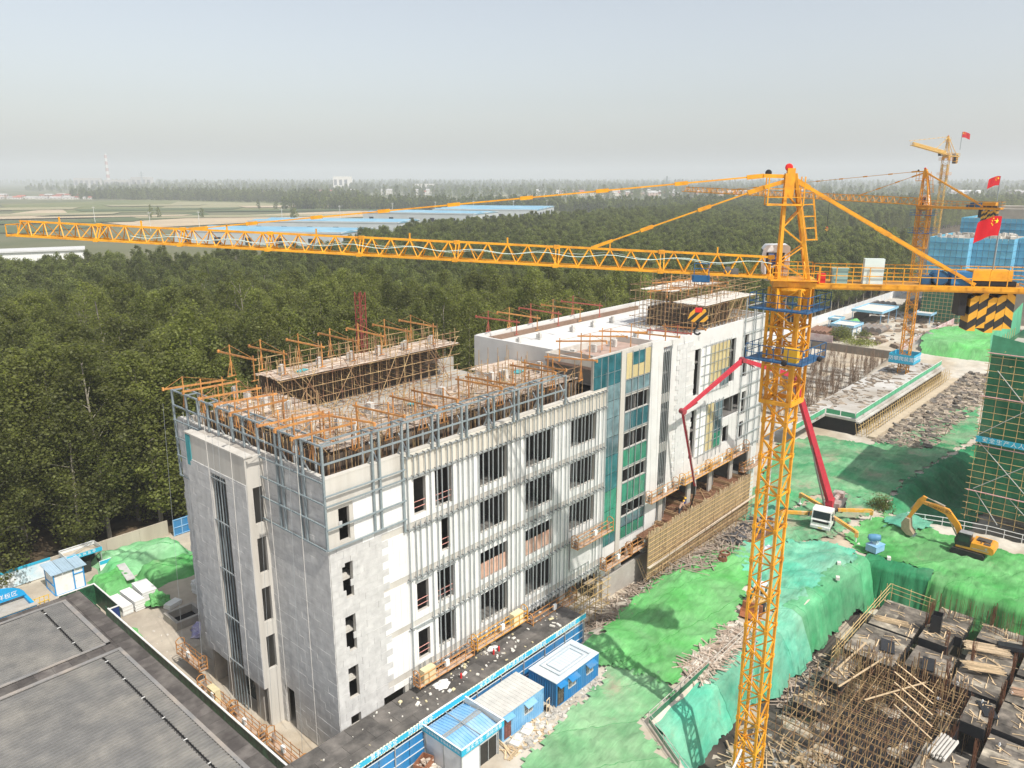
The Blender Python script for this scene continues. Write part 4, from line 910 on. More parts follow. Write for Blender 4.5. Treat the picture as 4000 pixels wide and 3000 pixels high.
def crane(name_label, base, zb, zmast, zc0, zslew, w, jdir, L, m, fine=True, mb=None, rise=.034, jh=1.35, tie1=14.0, tie2=46.0, cj=14.6, group='tower cranes', jibz=.6, cabm=None):
    mb = mb or m_blue
    T = thing('tower_crane', name_label, 'tower crane', (base[0], base[1], zb), 0, group)
    def part(n, b_, mm=None, par=None, **k): return obj(n, b_, mm or m, par if par is not None else T, **k)
    H = 2.8; n = int(round((zmast - zb) / H))
    ch, ri, di = lattice_box(w, 0, H)
    if fine:
        S = bpy.data.objects.new('mast_section', None); C.objects.link(S); S.parent = T
        bars('chord', [(a, c, .19) for a, c in ch], m, S, 4, 'sq'); bars('ring', [(a, c, .10) for a, c in ri], m, S, 9, 'sq'); bars('diagonal', [(a, c, .095) for a, c in di], m, S, 20, 'sq')
        b = MB()
        for x in (-.2, .2): b.bar((x, w * .28, 0), (x, w * .28, H), .03)
        for k in range(8): b.bar((-.2, w * .28, k * .35 + .1), (.2, w * .28, k * .35 + .1), .025)
        part('ladder', b, None, S)
        for x, y in ((-w / 2, -w / 2), (w / 2, -w / 2), (w / 2, w / 2), (-w / 2, w / 2)):
            j_ = link('joint', unit('box', m), S); j_.matrix_basis = Matrix.Translation((x, y, 0)) @ Matrix.Diagonal((.27, .27, .36, 1))
        for k in range(1, n):
            o = S.copy(); C.objects.link(o); o.location = (0, 0, k * H)
            for chd in S.children:
                d = chd.copy(); C.objects.link(d); d.parent = o
    else:
        b = MB()
        for a, c in ch: b.bar(a, c, .2)
        for a, c in ri + di: b.bar(a, c, .10)
        me = b.mesh('mast_section', m)
        for k in range(n): o = link('mast_section', me, T); o.location = (0, 0, k * H)
    # climbing cage
    cw = w + .55; z0 = zc0 - zb; z1 = zslew - zb
    b = MB(); nb = 3; hb = (z1 - z0) / nb
    for k in range(nb):
        ch, ri, di = lattice_box(cw, z0 + k * hb, z0 + (k + 1) * hb, 2)
        for a, c in ch: b.bar(a, c, .17)
        for a, c in ri: b.bar(a, c, .13)
        for a, c in di: b.bar(a, c, .085)
    part('climbing_cage', b)
    b = MB(); zz = z0 + .1
    for x0, y0, x1, y1 in ((-1, -1, 1, -1), (1, -1, 1, 1), (1, 1, -1, 1), (-1, 1, -1, -1)): b.bar((x0 * cw / 2, y0 * cw / 2, zz), (x1 * cw / 2, y1 * cw / 2, zz), .22, .3)
    part('cage_foot', b)
    for k, zp in enumerate((zc0 + 3.2, zslew - 1.5)):
        z = zp - zb; e = cw / 2 + .95; i = cw / 2 + .12
        b = MB(); b.box((-e, -e, z), (e, -i, z + .08)); b.box((-e, i, z), (e, e, z + .08)); b.box((-e, -i, z), (-i, i, z + .08)); b.box((i, -i, z), (e, i, z + .08))
        pf = part('work_platform', b, mb)
        b = MB()
        cs = [(-e, -e), (e, -e), (e, e), (-e, e)]
        for q in range(4):
            a, c = cs[q], cs[(q + 1) % 4]
            for hh in (.55, 1.1): b.bar((*a, z + hh), (*c, z + hh), .045)
            for s in range(4): x = a[0] + (c[0] - a[0]) * s / 4; y = a[1] + (c[1] - a[1]) * s / 4; b.bar((x, y, z), (x, y, z + 1.12), .045)
        part('handrail', b, mb, pf)
        if k == 0 and fine:
            b = MB(); b.lathe([(.1, 0), (.2, .1), (.2, .3), (.05, .32)], (-e, -e * .4, z + .2), 10, Vector((-1, -.3, -.3))); part('floodlight', b, m_bp)
            b = MB(); b.lathe([(.1, 0), (.2, .1), (.2, .3), (.05, .32)], (e * .3, -e, z + .2), 10, Vector((.1, -1, -.3))); part('floodlight', b, m_bp)
            b = MB(); b.cbox((-cw / 2 - .25, -.2 - .8, z + .55), (.45, .95, 1.0)); part('hydraulic_unit', b, mat('unit_yellow', (.75, .42, .03), .08, 2, .5))
    # slewing assembly
    ang = math.atan2(jdir[1], jdir[0]); rot = Matrix.Rotation(ang, 4, 'Z'); z = zslew - zb
    def at(o): o.matrix_basis = Matrix.Translation((0, 0, z)) @ rot; return o
    b = MB(); b.lathe([(w * .55, -.55), (w * .8, -.15), (w * .8, 0), (w * .62, .02), (w * .62, .4), (w * .5, .42)], (0, 0, 0), 20); at(part('slewing_ring', b))
    b = MB()
    for sx, sy in ((-1, -1), (1, -1), (1, 1), (-1, 1)):
        c0 = Vector((sx * .95, sy * .95, .0)); b.prism([(-.35, -1.0), (.35, -1.0), (.6, -.3), (.45, .05), (-.45, .05), (-.6, -.3)], -.06, .06, 'y') if False else None
        b.bar(c0 + Vector((0, 0, -1.5)), c0, .5, .12, (sx, -sy, 0))
    b.box((-1.1, -.95, .05), (1.35, .95, .5)); at(part('slewing_turret', b))
    b = MB(); b.box((-1.5, -1.35, .52), (1.6, 1.35, .58)); at(part('turret_deck', b))
    b = MB()
    for y in (-1.33, 1.33):
        for hh in (.5, 1.0): b.bar((-1.5, y, .58 + hh), (1.5, y, .58 + hh), .05)
        for x in (-1.5, -.5, .5, 1.5): b.bar((x, y, .58), (x, y, 1.58), .05)
    at(part('turret_handrail', b))
    # tower head
    ht = 7.6; ax = .75
    fe = [Vector((1.0, s * .7, .5)) for s in (-1, 1)]; re = [Vector((-1.0, s * .7, .5)) for s in (-1, 1)]
    tf = [Vector((ax + .22, s * .22, ht)) for s in (-1, 1)]; tr = [Vector((ax - .35, s * .22, ht)) for s in (-1, 1)]
    segs = [(fe[i], tf[i], .2) for i in (0, 1)] + [(re[i], tr[i], .2) for i in (0, 1)]
    for k in range(6):
        u, v = k / 6, (k + 1) / 6
        for A, B, A2, B2 in ((fe[0], re[0], tf[0], tr[0]), (fe[1], re[1], tf[1], tr[1]), (re[0], re[1], tr[0], tr[1]), (fe[0], fe[1], tf[0], tf[1])):
            p, q = (A.lerp(A2, u), B.lerp(B2, v)) if k % 2 else (B.lerp(B2, u), A.lerp(A2, v)); segs.append((p, q, .085))
    HD = at(bpy.data.objects.new('tower_head', None)); C.objects.link(HD); HD.parent = T
    bars('head_leg', segs[:4], m, HD, 4, 'sq'); bars('head_brace', segs[4:], m, HD, 24, 'sq')
    b = MB(); b.bar((ax - .05, 0, ht - 1.6), (ax - .05, 0, ht + .35), .65, .5); b.bar((ax + 1.6, 0, ht - .9), (ax - .2, 0, ht - .35), .3, .25); b.bar((ax + 1.7, 0, ht - .15), (ax - .2, 0, ht - .2), .3, .25); part('head_cap', b, None, HD)
    b = MB(); b.lathe([(.2, -.06), (.26, 0), (.2, .06)], (ax + .1, 0, ht + .4), 16, Vector((0, 1, 0))); part('sheave', b, m_rred, HD)
    b = MB(); b.lathe([(.16, -.06), (.22, 0), (.16, .06)], (ax + 1.4, 0, ht + .05), 16, Vector((0, 1, 0))); part('sheave', b, m_bp, HD)
    b = MB(); zz = ht - 2.1
    b.box((ax - .9, -.8, zz), (ax + 1.4, .8, zz + .12))
    for hh in (.55, 1.1, 1.6):
        for a, c in (((ax - .9, -.8), (ax + 1.4, -.8)), ((ax + 1.4, -.8), (ax + 1.4, .8)), ((ax + 1.4, .8), (ax - .9, .8)), ((ax - .9, .8), (ax - .9, -.8))):
            if hh < 1.3 : b.bar((*a, zz + hh), (*c, zz + hh), .05)
    for x in (ax - .9, ax + 1.4):
        for y in (-.8, .8): b.bar((x, y, zz), (x, y, zz + 1.9), .08)
    part('head_platform', b, None, HD)
    b = MB()
    for k in range(5): x = re[0].x + (tr[0].x - re[0].x) * (.4 + k * .12); zk = .5 + (ht - .5) * (.38 + k * .11); b.bar((x, .2, zk), (x - .95, .2, zk + .05), .06); b.bar((x, -.2, zk), (x - .95, -.2, zk + .05), .06)
    for y in (-.2, .2): b.bar((re[0].x + .3, y, .5 + (ht - .5) * .38), (re[0].x + 1.0, y, .5 + (ht - .5) * .82), .05, .05); b.bar((-1.35, y, .5 + (ht - .5) * .38), (-.85, y, .5 + (ht - .5) * .82), .05)
    part('head_ladder', b, None, HD)
    # jib
    def jz(x): return jibz + rise * x
    npn = 8; SL = (L - 1.4) / npn
    for k in range(npn):
        x0 = 1.4 + k * SL; hh = jh * (1 - .02 * k); nb = 5; dx = SL / nb; JS = bpy.data.objects.new('jib_section', None); C.objects.link(JS); JS.parent = T; at(JS)
        P = lambda x, y, zz: (x, y, jz(x) + zz)
        ch = [(P(x0, y, 0), P(x0 + SL, y, 0), .15) for y in (-.62, .62)] + [(P(x0, 0, hh), P(x0 + SL, 0, hh), .15)]
        la = []
        for i in range(nb):
            xa = x0 + i * dx; xm = xa + dx / 2; xb = xa + dx
            for y in (-.62, .62): la += [(P(xa, y, 0), P(xm, 0, hh), .07), (P(xm, 0, hh), P(xb, y, 0), .07)]
            la += [(P(xa, -.62, 0), P(xa, .62, 0), .06), (P(xa, -.62, 0), P(xb, .62, 0), .045)]
        la += [(P(x0 + .15, y, 0), P(x0 + .15, 0, hh), .07) for y in (-.62, .62)] + [(P(x0 + SL - .1, y, 0), P(x0 + SL - .1, 0, hh), .07) for y in (-.62, .62)]
        if fine:
            bars('jib_chord', ch, m, JS, 3, 'sq'); bars('lacing', la, m, JS, 60, 'sq')
            b = MB(); b.cbox((x0 + .1, 0, jz(x0) + hh), (.4, .26, .28)); b.bar((x0 + SL * .5, 0, jz(x0 + SL * .5) + hh), (x0 + SL * .5, 0, jz(x0 + SL * .5) + hh + .5), .1)
            for y in (-.62, .62): b.cbox((x0 + .1, y, jz(x0)), (.4, .24, .26))
            part('jib_joint', b, None, JS)
        else:
            b = MB()
            for s in ch + la: b.bar(*s[:2], s[2] * 1.15)
            part('jib_frame', b, None, JS, fix=False)
    b = MB(); x = L
    for y in (-.62, .62): b.bar((x - .1, y, jz(x)), (x + .9, y, jz(x)), .12); b.bar((x + .9, y, jz(x)), (x + .9, y, jz(x) + .9), .06); b.bar((x - .1, y, jz(x) + .9), (x + .9, y, jz(x) + .9), .06)
    b.bar((x + .9, -.62, jz(x) + .9), (x + .9, .62, jz(x) + .9), .06); b.bar((x + .9, -.62, jz(x)), (x + .9, .62, jz(x)), .2); at(part('jib_tip', b))
    # pendant bars
    def pend(a, c, nn, nseg):
        b = MB(); a = Vector(a); c = Vector(c); b.bar(a, c, .10 if nn == 'pendant' else .17, .10 if nn == 'pendant' else .2)
        for k in range(1, nseg):
            p = a.lerp(c, k / nseg); d = (c - a).normalized(); b.bar(p - d * .45, p + d * .45, .2, .26)
        d = (c - a).normalized(); b.bar(a, a + d * 1.1, .18, .3); b.bar(c - d * 1.6, c, .14, .22); at(part(nn, b))
    pend((ax + 1.6, 0, ht - .9), (tie1, 0, jz(tie1) + jh), 'pendant', 3); pend((ax + 1.7, 0, ht - .15), (tie2, 0, jz(tie2) + jh * .9), 'pendant', 8)
    for y in (-.55, .55): pend((ax - .35, y * .4, ht - .4), (-cj + 3.2, y * 1.3, .5), 'counter_tie', 2)
    # counter jib
    b = MB()
    for y in (-.85, .85): b.bar((-1.0, y, .2), (-cj, y, .2), .22, .42)
    for k in range(8): x = -1.2 - k * (cj - 1.3) / 7; b.bar((x, -.85, .2), (x, .85, .2), .12, .3)
    at(part('counter_jib', b))
    b = MB(); b.box((-cj + .1, -.74, .36), (-1.6, .74, .40)); at(part('walkway_grating', b, mat('grating', (.34, .17, .04), .3, 5, .7)))
    b = MB(); y0 = 1.15
    for y in (-y0, y0):
        b.bar((-1.6, y, .4), (-cj - .2, y, .4), .08, .06)
        for hh in (.55, 1.12): b.bar((-1.6, y, .4 + hh), (-cj - .2, y, .4 + hh), .05)
        k = 0
        while -1.6 - k * 1.05 > -cj - .3: x = -1.6 - k * 1.05; b.bar((x, y, .4), (x, y, 1.55), .05); k += 1
    for hh in (.05, .55, 1.12): b.bar((-cj - .2, -y0, .4 + hh), (-cj - .2, y0, .4 + hh), .05)
    at(part('walkway_rail', b))
    # winch, cabinets
    b = MB(); b.cbox((-cj + 4.0, .2, .85), (1.3, .9, .9)); at(part('winch_box', b, mat('winch_blue', (.03, .16, .36), .1, 2, .5)))
    b = MB(); b.lathe([(.42, -.5), (.5, -.45), (.36, -.4), (.36, .4), (.5, .45), (.42, .5)], (-cj + 5.3, .1, .85), 14, Vector((0, 1, 0))); b.cbox((-cj + 6.1, .2, .7), (.6, .5, .55)); at(part('winch_drum', b, mat('drum_blue', (.03, .10, .20), .2, 3, .5)))
    if fine:
        b = MB(); b.cbox((-5.0, .8, 1.25), (1.25, .5, 1.7)); at(part('cabinet', b, mat('cabinet_pale', (.60, .68, .65), .04, 1, .4)))
        b = MB(); b.cbox((-2.9, .75, .88), (1.0, .5, 1.0)); b.cbox((-2.9, .75, 1.41), (1.08, .56, .08)); at(part('cabinet', b, mat('cabinet_green', (.26, .40, .38), .06, 1, .45)))
        b = MB(); b.cbox((-1.75, .8, .72), (.5, .4, .68)); at(part('fire_box', b, m_rred))
    # counterweight
    nwt = 5; x1 = -cj + .5; ww = .54
    for k in range(nwt):
        b = MB(); b.box((-ww / 2 + .01, -.72, -2.35 - .25 * (k % 2) * 0), (ww / 2 - .01, .72, .0)); o = part('counterweight', b, m_str1 if k else m_str2)
        o.matrix_basis = Matrix.Translation((0, 0, z)) @ rot @ Matrix.Translation((x1 + .4 + k * ww, 0, -.02 - (0, .12, .3, .0, .22)[k]))
    b = MB(); b.box((x1 + .3 + nwt * ww, -.6, -1.6), (x1 + .75 + nwt * ww, .6, .1)); b.box((x1 + .2, -.6, .42), (x1 + .6 + nwt * ww, .62, .75)); at(part('dark_block', b, m_bp))
    b = MB(); b.box((x1 + .5, -.66, .76), (x1 + .2 + nwt * ww, .66, 1.42)); at(part('weight_cover', b))
    # cab
    q = bmesh.new()
    prof = [(.35, .0), (1.35, .05), (1.75, .75), (1.85, 1.5), (1.7, 2.3), (1.5, 2.55), (.1, 2.6), (-.1, 2.45), (-.15, .5), (.0, .1)]
    b = MB(); b.prism([(x + .2, zz_ + .15) for x, zz_ in prof], -2.75, -1.35, 'y'); cab = at(part('cab', b, cabm or mat('cab_white', (.82, .82, .81), .03, 1, .4)))
    b = MB(); fp = [(1.62, .28), (1.97, .92), (2.07, 1.66), (1.93, 2.38)]
    for (xa, za), (xb, zb_) in zip(fp[:-1], fp[1:]): b.hexa([(xa, -2.62, za), (xa, -1.48, za), (xa - .03, -1.48, za), (xa - .03, -2.62, za), (xb, -2.62, zb_), (xb, -1.48, zb_), (xb - .03, -1.48, zb_), (xb - .03, -2.62, zb_)])
    part('window', b, m_glassdark, cab)
    b = MB(); b.box((.45, -1.34, 1.3), (1.7, -1.32, 2.2)); b.box((.75, -1.34, .35), (1.6, -1.32, 1.15)); part('window', b, m_glassdark, cab)
    b = MB(); b.box((.72, -1.33, 1.36), (1.1, -1.312, 2.14)); b.box((1.15, -1.33, 1.36), (1.55, -1.312, 2.14)); part('curtain', b, mat('blue_curtain', (.12, .17, .36), .15, 6, .8), cab)
    # trolley and power cable
    if fine:
        b = MB(); b.box((5.6, -.85, jz(6) - .55), (6.8, .85, jz(6) - .2)); b.bar((5.6, .8, jz(6) - .3), (6.8, .8, jz(6) - .3), .12, .4)
        for x in (5.7, 6.7): b.bar((x, .88, jz(6) - .3), (x, .88, jz(6) + .75), .05)
        b.bar((5.7, .88, jz(6) + .75), (6.7, .88, jz(6) + .75), .05); b.bar((5.7, .88, jz(6) + .4), (6.7, .88, jz(6) + .4), .05); at(part('trolley', b, mb))
        b = MB(); b.lathe([(.16, -.2), (.3, -.18), (.3, .18), (.16, .2)], (4.4, .3, jz(4) + .28), 12, Vector((0, 1, 0))); b.cbox((3.9, .3, jz(4) + .25), (.45, .4, .4)); at(part('trolley_motor', b, mat('motor_grey', (.12, .12, .12), .2, 4, .5)))
        b = MB(); N = 60
        pts = [(1.5 + (L - 12) * k / N, .45, jz(1.5 + (L - 12) * k / N) + .45 + .12 * math.sin(k * 1.05) + .5 * (1 - k / N)) for k in range(N + 1)]
        b.path(pts, .028, 4); b.path([(p[0], -.1, p[2] - .15 * math.sin(i * .3)) for i, p in enumerate(pts)], .02, 4); at(part('power_cable', b, mat('pale_cable', (.50, .62, .58), .1, 1, .6), fix=False))
        for y in (-.12, .12):
            b = MB(); b.tube((6.2 + y, y, jz(6) - .4), (6.2 + y, y, -1.2), .016, 4); at(part('hoist_rope', b, m_steel, fix=False))
        b = MB(); b.tube((.3, .1, -.2), (.3, .1, -zslew + zb + 8), .04, 5); b.tube((-.5, -.9, -7), (-.4, -1.1, -zslew + zb + 6), .02, 4); at(part('power_cable', b, m_wpaint, fix=False))
    return T
MX, MY = 23.7, -22.9; JD = Vector((-.515, .857)).normalized()
crane('large yellow tower crane standing in the pit, its long jib crossing the whole view', (MX, MY), -5.6, 37.0, 29.4, 37.7, 1.65, JD, 61.5, m_yellow, True, mat('platform_blue', (.02, .10, .23), .12, 2, .5))
hp = Vector((MX, MY)) + JD * 6.2
HB = thing('hook_block', 'black and yellow hook block hanging from the near crane trolley', 'hook block', (hp.x, hp.y, 34.9), math.atan2(JD.y, JD.x))
b = MB(); b.prism([(-.75, .2), (-.5, 1.0), (.5, 1.0), (.75, .2), (.3, .1), (-.3, .1)], -.14, .14); obj('cheek', b, m_str3, HB)
b = MB(); b.cbox((0, 0, .95), (.5, .3, .3)); obj('crosshead', b, m_rred, HB)
b = MB(); b.path([(0, 0, .2), (0, 0, -.3), (.22, 0, -.5), (.2, 0, -.75), (-.05, 0, -.85), (-.22, 0, -.7)], .07, 8); obj('hook', b, m_bp, HB)
J2 = Vector((math.cos(rad(84)), math.sin(rad(84))))
crane('orange yellow tower crane in the middle distance above the concrete slab', (154.3, 3.8), 1.5, 38, 30.5, 38.9, 1.75, J2, 61, m_yellow2, False, mat('platform_blue', (.02, .10, .23), .12, 2, .5))
crane('farthest and tallest yellow tower crane, its short looking jib pointing left towards us', (333, 45.4), 0, 50.5, 43, 53.5, 1.9, Vector((-1, .03)), 42, mat('pale_yellow_steel', (.66, .40, .08), .1, 2, .5), False, m_yellow2, rise=.06)
h2 = Vector((154.3, 3.8)) + J2 * 21
HB2 = copy_tree(HB, (h2.x, h2.y, 33.0), 0, 'small dark hook block hanging under the distant crane before the forest')
b = MB()
for y in (-.1, .1): b.tube((h2.x + y, h2.y, 34), (h2.x + y, h2.y, 40.1), .03, 4)
one('hoist_rope', b, m_bp, 'pair of hoist ropes above the distant dark hook block', 'rope')
# anti climbing box with its sign
AC = thing('sign_box', 'blue and white sign box clamped round the distant crane mast', 'sign', (154.3, 3.8, 5.6))
b = MB(); e = 2.6
for a, c in (((-e, -e, 0), (e, -e + .06, 2)), ((-e, -e + .06, 0), (-e + .06, e, 2)), ((-e + .06, e - .06, 0), (e, e, 2)), ((e - .06, -e + .06, 0), (e, e - .06, 2))): b.box(a, c)
obj('panel', b, m_cyan, AC)
b = MB(); b.box((-e, -e, -.08), (e, e, 0)); obj('floor', b, m_dblue, AC)
text('防攀爬装置', 1.05, m_wtext, AC, face_m((-e - .03, 0, 1.0), (0, -1, 0), (0, 0, 1)))
text('防攀爬装置', 1.05, m_wtext, AC, face_m((0, -e - .03, 1.0), (1, 0, 0), (0, 0, 1)))
# flags
def flag(base, h, w_, hh, d, lab, stars=True, ph=.05):
    T = thing('flag', lab, 'flag', base, math.atan2(d[1], d[0]))
    b = MB(); b.tube((0, 0, 0), (.0, 0, h), ph, 6); obj('pole', b, m_steel, T)
    N, K = 14, 7; X = np.zeros((N, K)); Y = X.copy(); Z = X.copy()
    def S(u, v): return (u * w_, .16 * math.sin(u * 6) * u + .08 * math.sin(u * 11 + v * 2), h - hh + v * hh - .35 * u * u * hh + .1 * math.sin(u * 5) * hh * .4)
    for i in range(N):
        for k in range(K): X[i, k], Y[i, k], Z[i, k] = S(i / (N - 1), k / (K - 1))
    cl = link('cloth', grid_mesh('cloth', X, Y, Z, mat('flag_red', (.62, .02, .03), .08, 2, .7, trans=.3)), T)
    b = MB()
    def star(u, v, r):
        for sgn in (-.03, .03):
            c = Vector(S(u, v)) + Vector((0, sgn, 0)); pts = []
            for k in range(10): a = PI / 2 + k * PI / 5; q = r if k % 2 == 0 else r * .4; pts.append(c + Vector((q * math.cos(a), 0, q * math.sin(a))))
            b.face(pts if sgn < 0 else pts[::-1])
    star(.17, .74, hh * .16)
    for u, v in ((.33, .9), (.39, .8), (.39, .66), (.33, .56)): star(u, v, hh * .055)
    obj('star', b, mat('star_yellow', (.85, .60, .03), .03, 1, .6), cl, fix=False)
e1 = Vector((MX, MY)) - JD * 12.6
flag((e1.x, e1.y, 38.3), 4.3, 1.75, 1.25, (-.72, .5), 'large red flag with yellow stars on the counter jib of the near crane', True)
e2 = Vector((154.3, 3.8)) - J2 * 13.5
flag((e2.x, e2.y, 39.4), 6.0, 2.5, 1.8, (-.75, .6), 'small red flag on the counter jib of the distant crane', True, .09)
flag((336, 41.5, 56), 7.0, 3.4, 2.2, (.72, -.7), 'red flag on the farthest tallest crane', True, .12)
# ------------------------------------------------------------------ covered walkway with its blue hoarding
WK = thing('covered_walkway', 'long covered walkway with dark sheet roof, cyan slogan banner and blue hoarding', 'walkway', (11, -2, 0))
m_felt = mat('dark_roof_sheet', (0.085, 0.08, 0.075), .3, 1.2, .85, .4, 5, rnd=.22, col2=(.17, .155, .14), c2amt=.42, c2scale=.55)
rs = []
p = -7.0
while p < 26.0:
    l = 2.4
    for k, (q0, q1) in enumerate(((-3.92, -2.72), (-2.7, -1.5), (-1.48, -.12))):
        x0 = p + (1.2 if k % 2 else 0); x1 = min(x0 + l - .02, 26.1)
        if x1 > x0 + .3:
            dz = R.random() * .02; rs.append(((x0, q0, 3.16 + dz), (x1, q1, 3.2 + dz)))
    p += l
boxes('roof_sheet', rs, m_felt, WK, 60, True)
b = MB()
for x in np.arange(-6, 26, 3.0):
    b.bar((x, -3.8, 0), (x, -3.8, 3.14), .1); b.bar((x, -.3, 0), (x, -.3, 3.14), .1); b.bar((x, -3.8, 3.1), (x, -.2, 3.1), .08, .1)
obj('frame', b, m_steel, WK, True)
boxes('hoarding_panel', [((x + .03, -4.06, .06), (x + 1.47, -4.02, 2.55)) for x in np.arange(-7, 26, 1.5)], m_blue, WK, 40, True)
bars('hoarding_post', [((x, -4.14, 0), (x, -4.14, 3.0), .09) for x in np.arange(-7, 26.4, 3.0)], m_galv, WK, 20, 'sq', True)
bars('hoarding_rail', [((-7, -4.1, z), (26.0, -4.1, z), .06, .05) for z in (.12, .95, 1.75, 2.55)], mat('pale_rail', (.60, .63, .64), .06, 2, .5), WK, 6, 'sq', True)
b = MB(); b.box((-7, -4.24, 3.05), (26.2, -4.18, 3.52)); obj('banner', b, m_cyan, WK, True)
m_dash = mat('dash_pale', (.80, .78, .60), .05, 1, .6)
b = MB()
for x in np.arange(-7, 26.1, .3):
    b.hexa([(x, -4.25, 3.53), (x + .16, -4.25, 3.53), (x + .16, -4.17, 3.53), (x, -4.17, 3.53), (x + .08, -4.25, 3.6), (x + .24, -4.25, 3.6), (x + .24, -4.17, 3.6), (x + .08, -4.17, 3.6)])
    b.hexa([(x, -4.25, 2.98), (x + .16, -4.25, 2.98), (x + .16, -4.17, 2.98), (x, -4.17, 2.98), (x + .08, -4.25, 3.045), (x + .24, -4.25, 3.045), (x + .24, -4.17, 3.045), (x + .08, -4.17, 3.045)])
obj('banner_edging', b, m_dash, WK, True, fix=False, stuff=True)
for s, x in (('人人讲安全', -2.6), ('事事为安全', .9), ('时时想安全', 4.6), ('安全生产', 12.2), ('生产蒸蒸日上', 15.8), ('文明建设', 19.0), ('建设欣欣向荣', 23.0)):
    text(s, .50, m_wtext, WK, face_m((x, -4.25, 3.285), (1, 0, 0), (0, 0, 1)), world=True, spacing=1.12)
# litter on the walkway roof
m_foam = mat('white_foam', (.64, .62, .56), .08, 3, .9, rnd=.1, island=.2)
b = MB(); b2 = MB()
for k in range(120):
    x = R.uniform(-3, 25); y = R.uniform(-3.5, -.4)
    if R.random() < .55: x = R.gauss(12.5, 3.2); y = R.uniform(-3, -.5)
    s = R.choice([.06, .08, .1, .12, .16, .24]); (b if R.random() < .7 else b2).cbox((x, y, 3.24 + s * .25), (s * R.uniform(.8, 2.4), s, s * .5), R.random() * PI, R.random() * .3)
one('foam_scraps', b, m_foam, 'broken pieces of white foam littering the dark walkway roof', 'scraps', kind='stuff')
one('wool_scraps', b2, m_cream, 'broken pieces of yellow rock wool littering the dark walkway roof', 'scraps', kind='stuff')
def crumple(name, c, r, m, lab, cat, seed=0, flat=.35, sub=3):
    bm = bmesh.new(); bmesh.ops.create_icosphere(bm, subdivisions=sub, radius=1)
    for v in bm.verts:
        d = v.co.normalized(); k = 1 + .55 * noise.noise(d * 1.6 + Vector((seed, 0, 0))) + .3 * noise.noise(d * 4 + Vector((seed, 3, 0)))
        v.co = Vector((d.x * k * r[0], d.y * k * r[1], max(-.05, d.z * k * r[2]) if flat else d.z * k * r[2]))
    me = bpy.data.meshes.new(name); bm.to_mesh(me); bm.free(); me.materials.append(m)
    o = link(name, me); o.location = c; return tag(o, lab, cat)
crumple('plastic_sheet', (9.2, -1.7, 3.22), (.75, .5, .16), m_wpaint, 'large crumpled white plastic sheet on the middle of the walkway roof', 'plastic sheet', 1)
crumple('plastic_sheet', (16.0, -1.2, 3.22), (.5, .3, .14), m_wpaint, 'small crumpled white plastic sheet by the red bottles', 'plastic sheet', 2)
for i, (x, y) in enumerate(((15.4, -1.9), (16.1, -1.9), (11.0, -2.2))):
    T = thing('fire_extinguisher', 'red bottle on the walkway roof, %s' % ('left of the pair' if i == 0 else 'right of the pair' if i == 1 else 'alone among foam scraps'), 'extinguisher', (x, y, 3.21))
    b = MB(); b.lathe([(.0, 0), (.085, 0), (.09, .05), (.09, .42), (.03, .52), (.025, .58)], n=12); obj('body', b, m_rred, T); b = MB(); b.cbox((0, 0, .6), (.14, .04, .06)); obj('valve', b, m_bp, T)
# ------------------------------------------------------------------ cabins
def corr(x0, x1, y, z0, z1, m, par, name, axis='x', pitch=.28, d=.045, holes=()):
    """trapezoid profiled sheet, ribs upright; holes are (a0, a1, z0, z1)"""
    b = MB(); a = x0
    def P(a, o, z): return (a, y + o, z) if axis == 'x' else (y + o, a, z)
    while a < x1 - 1e-6:
        a4 = min(a + pitch, x1); u = (a4 - a) / 4
        prof = [(a, 0), (a + u, 0), (a + 1.5 * u, -d), (a + 3.0 * u, -d), (a4, 0)]
        for (p, o), (q, o2) in zip(prof[:-1], prof[1:]):
            spans = [(z0, z1)]
            for h in holes:
                if q > h[0] + .01 and p < h[1] - .01: spans = [s for t in spans for s in ((t[0], min(t[1], h[2])), (max(t[0], h[3]), t[1])) if s[1] - s[0] > .01]
            for s in spans: b.face([P(p, o, s[0]), P(q, o2, s[0]), P(q, o2, s[1]), P(p, o, s[1])])
        a = a4
    return obj(name, b, m, par, fix=False)
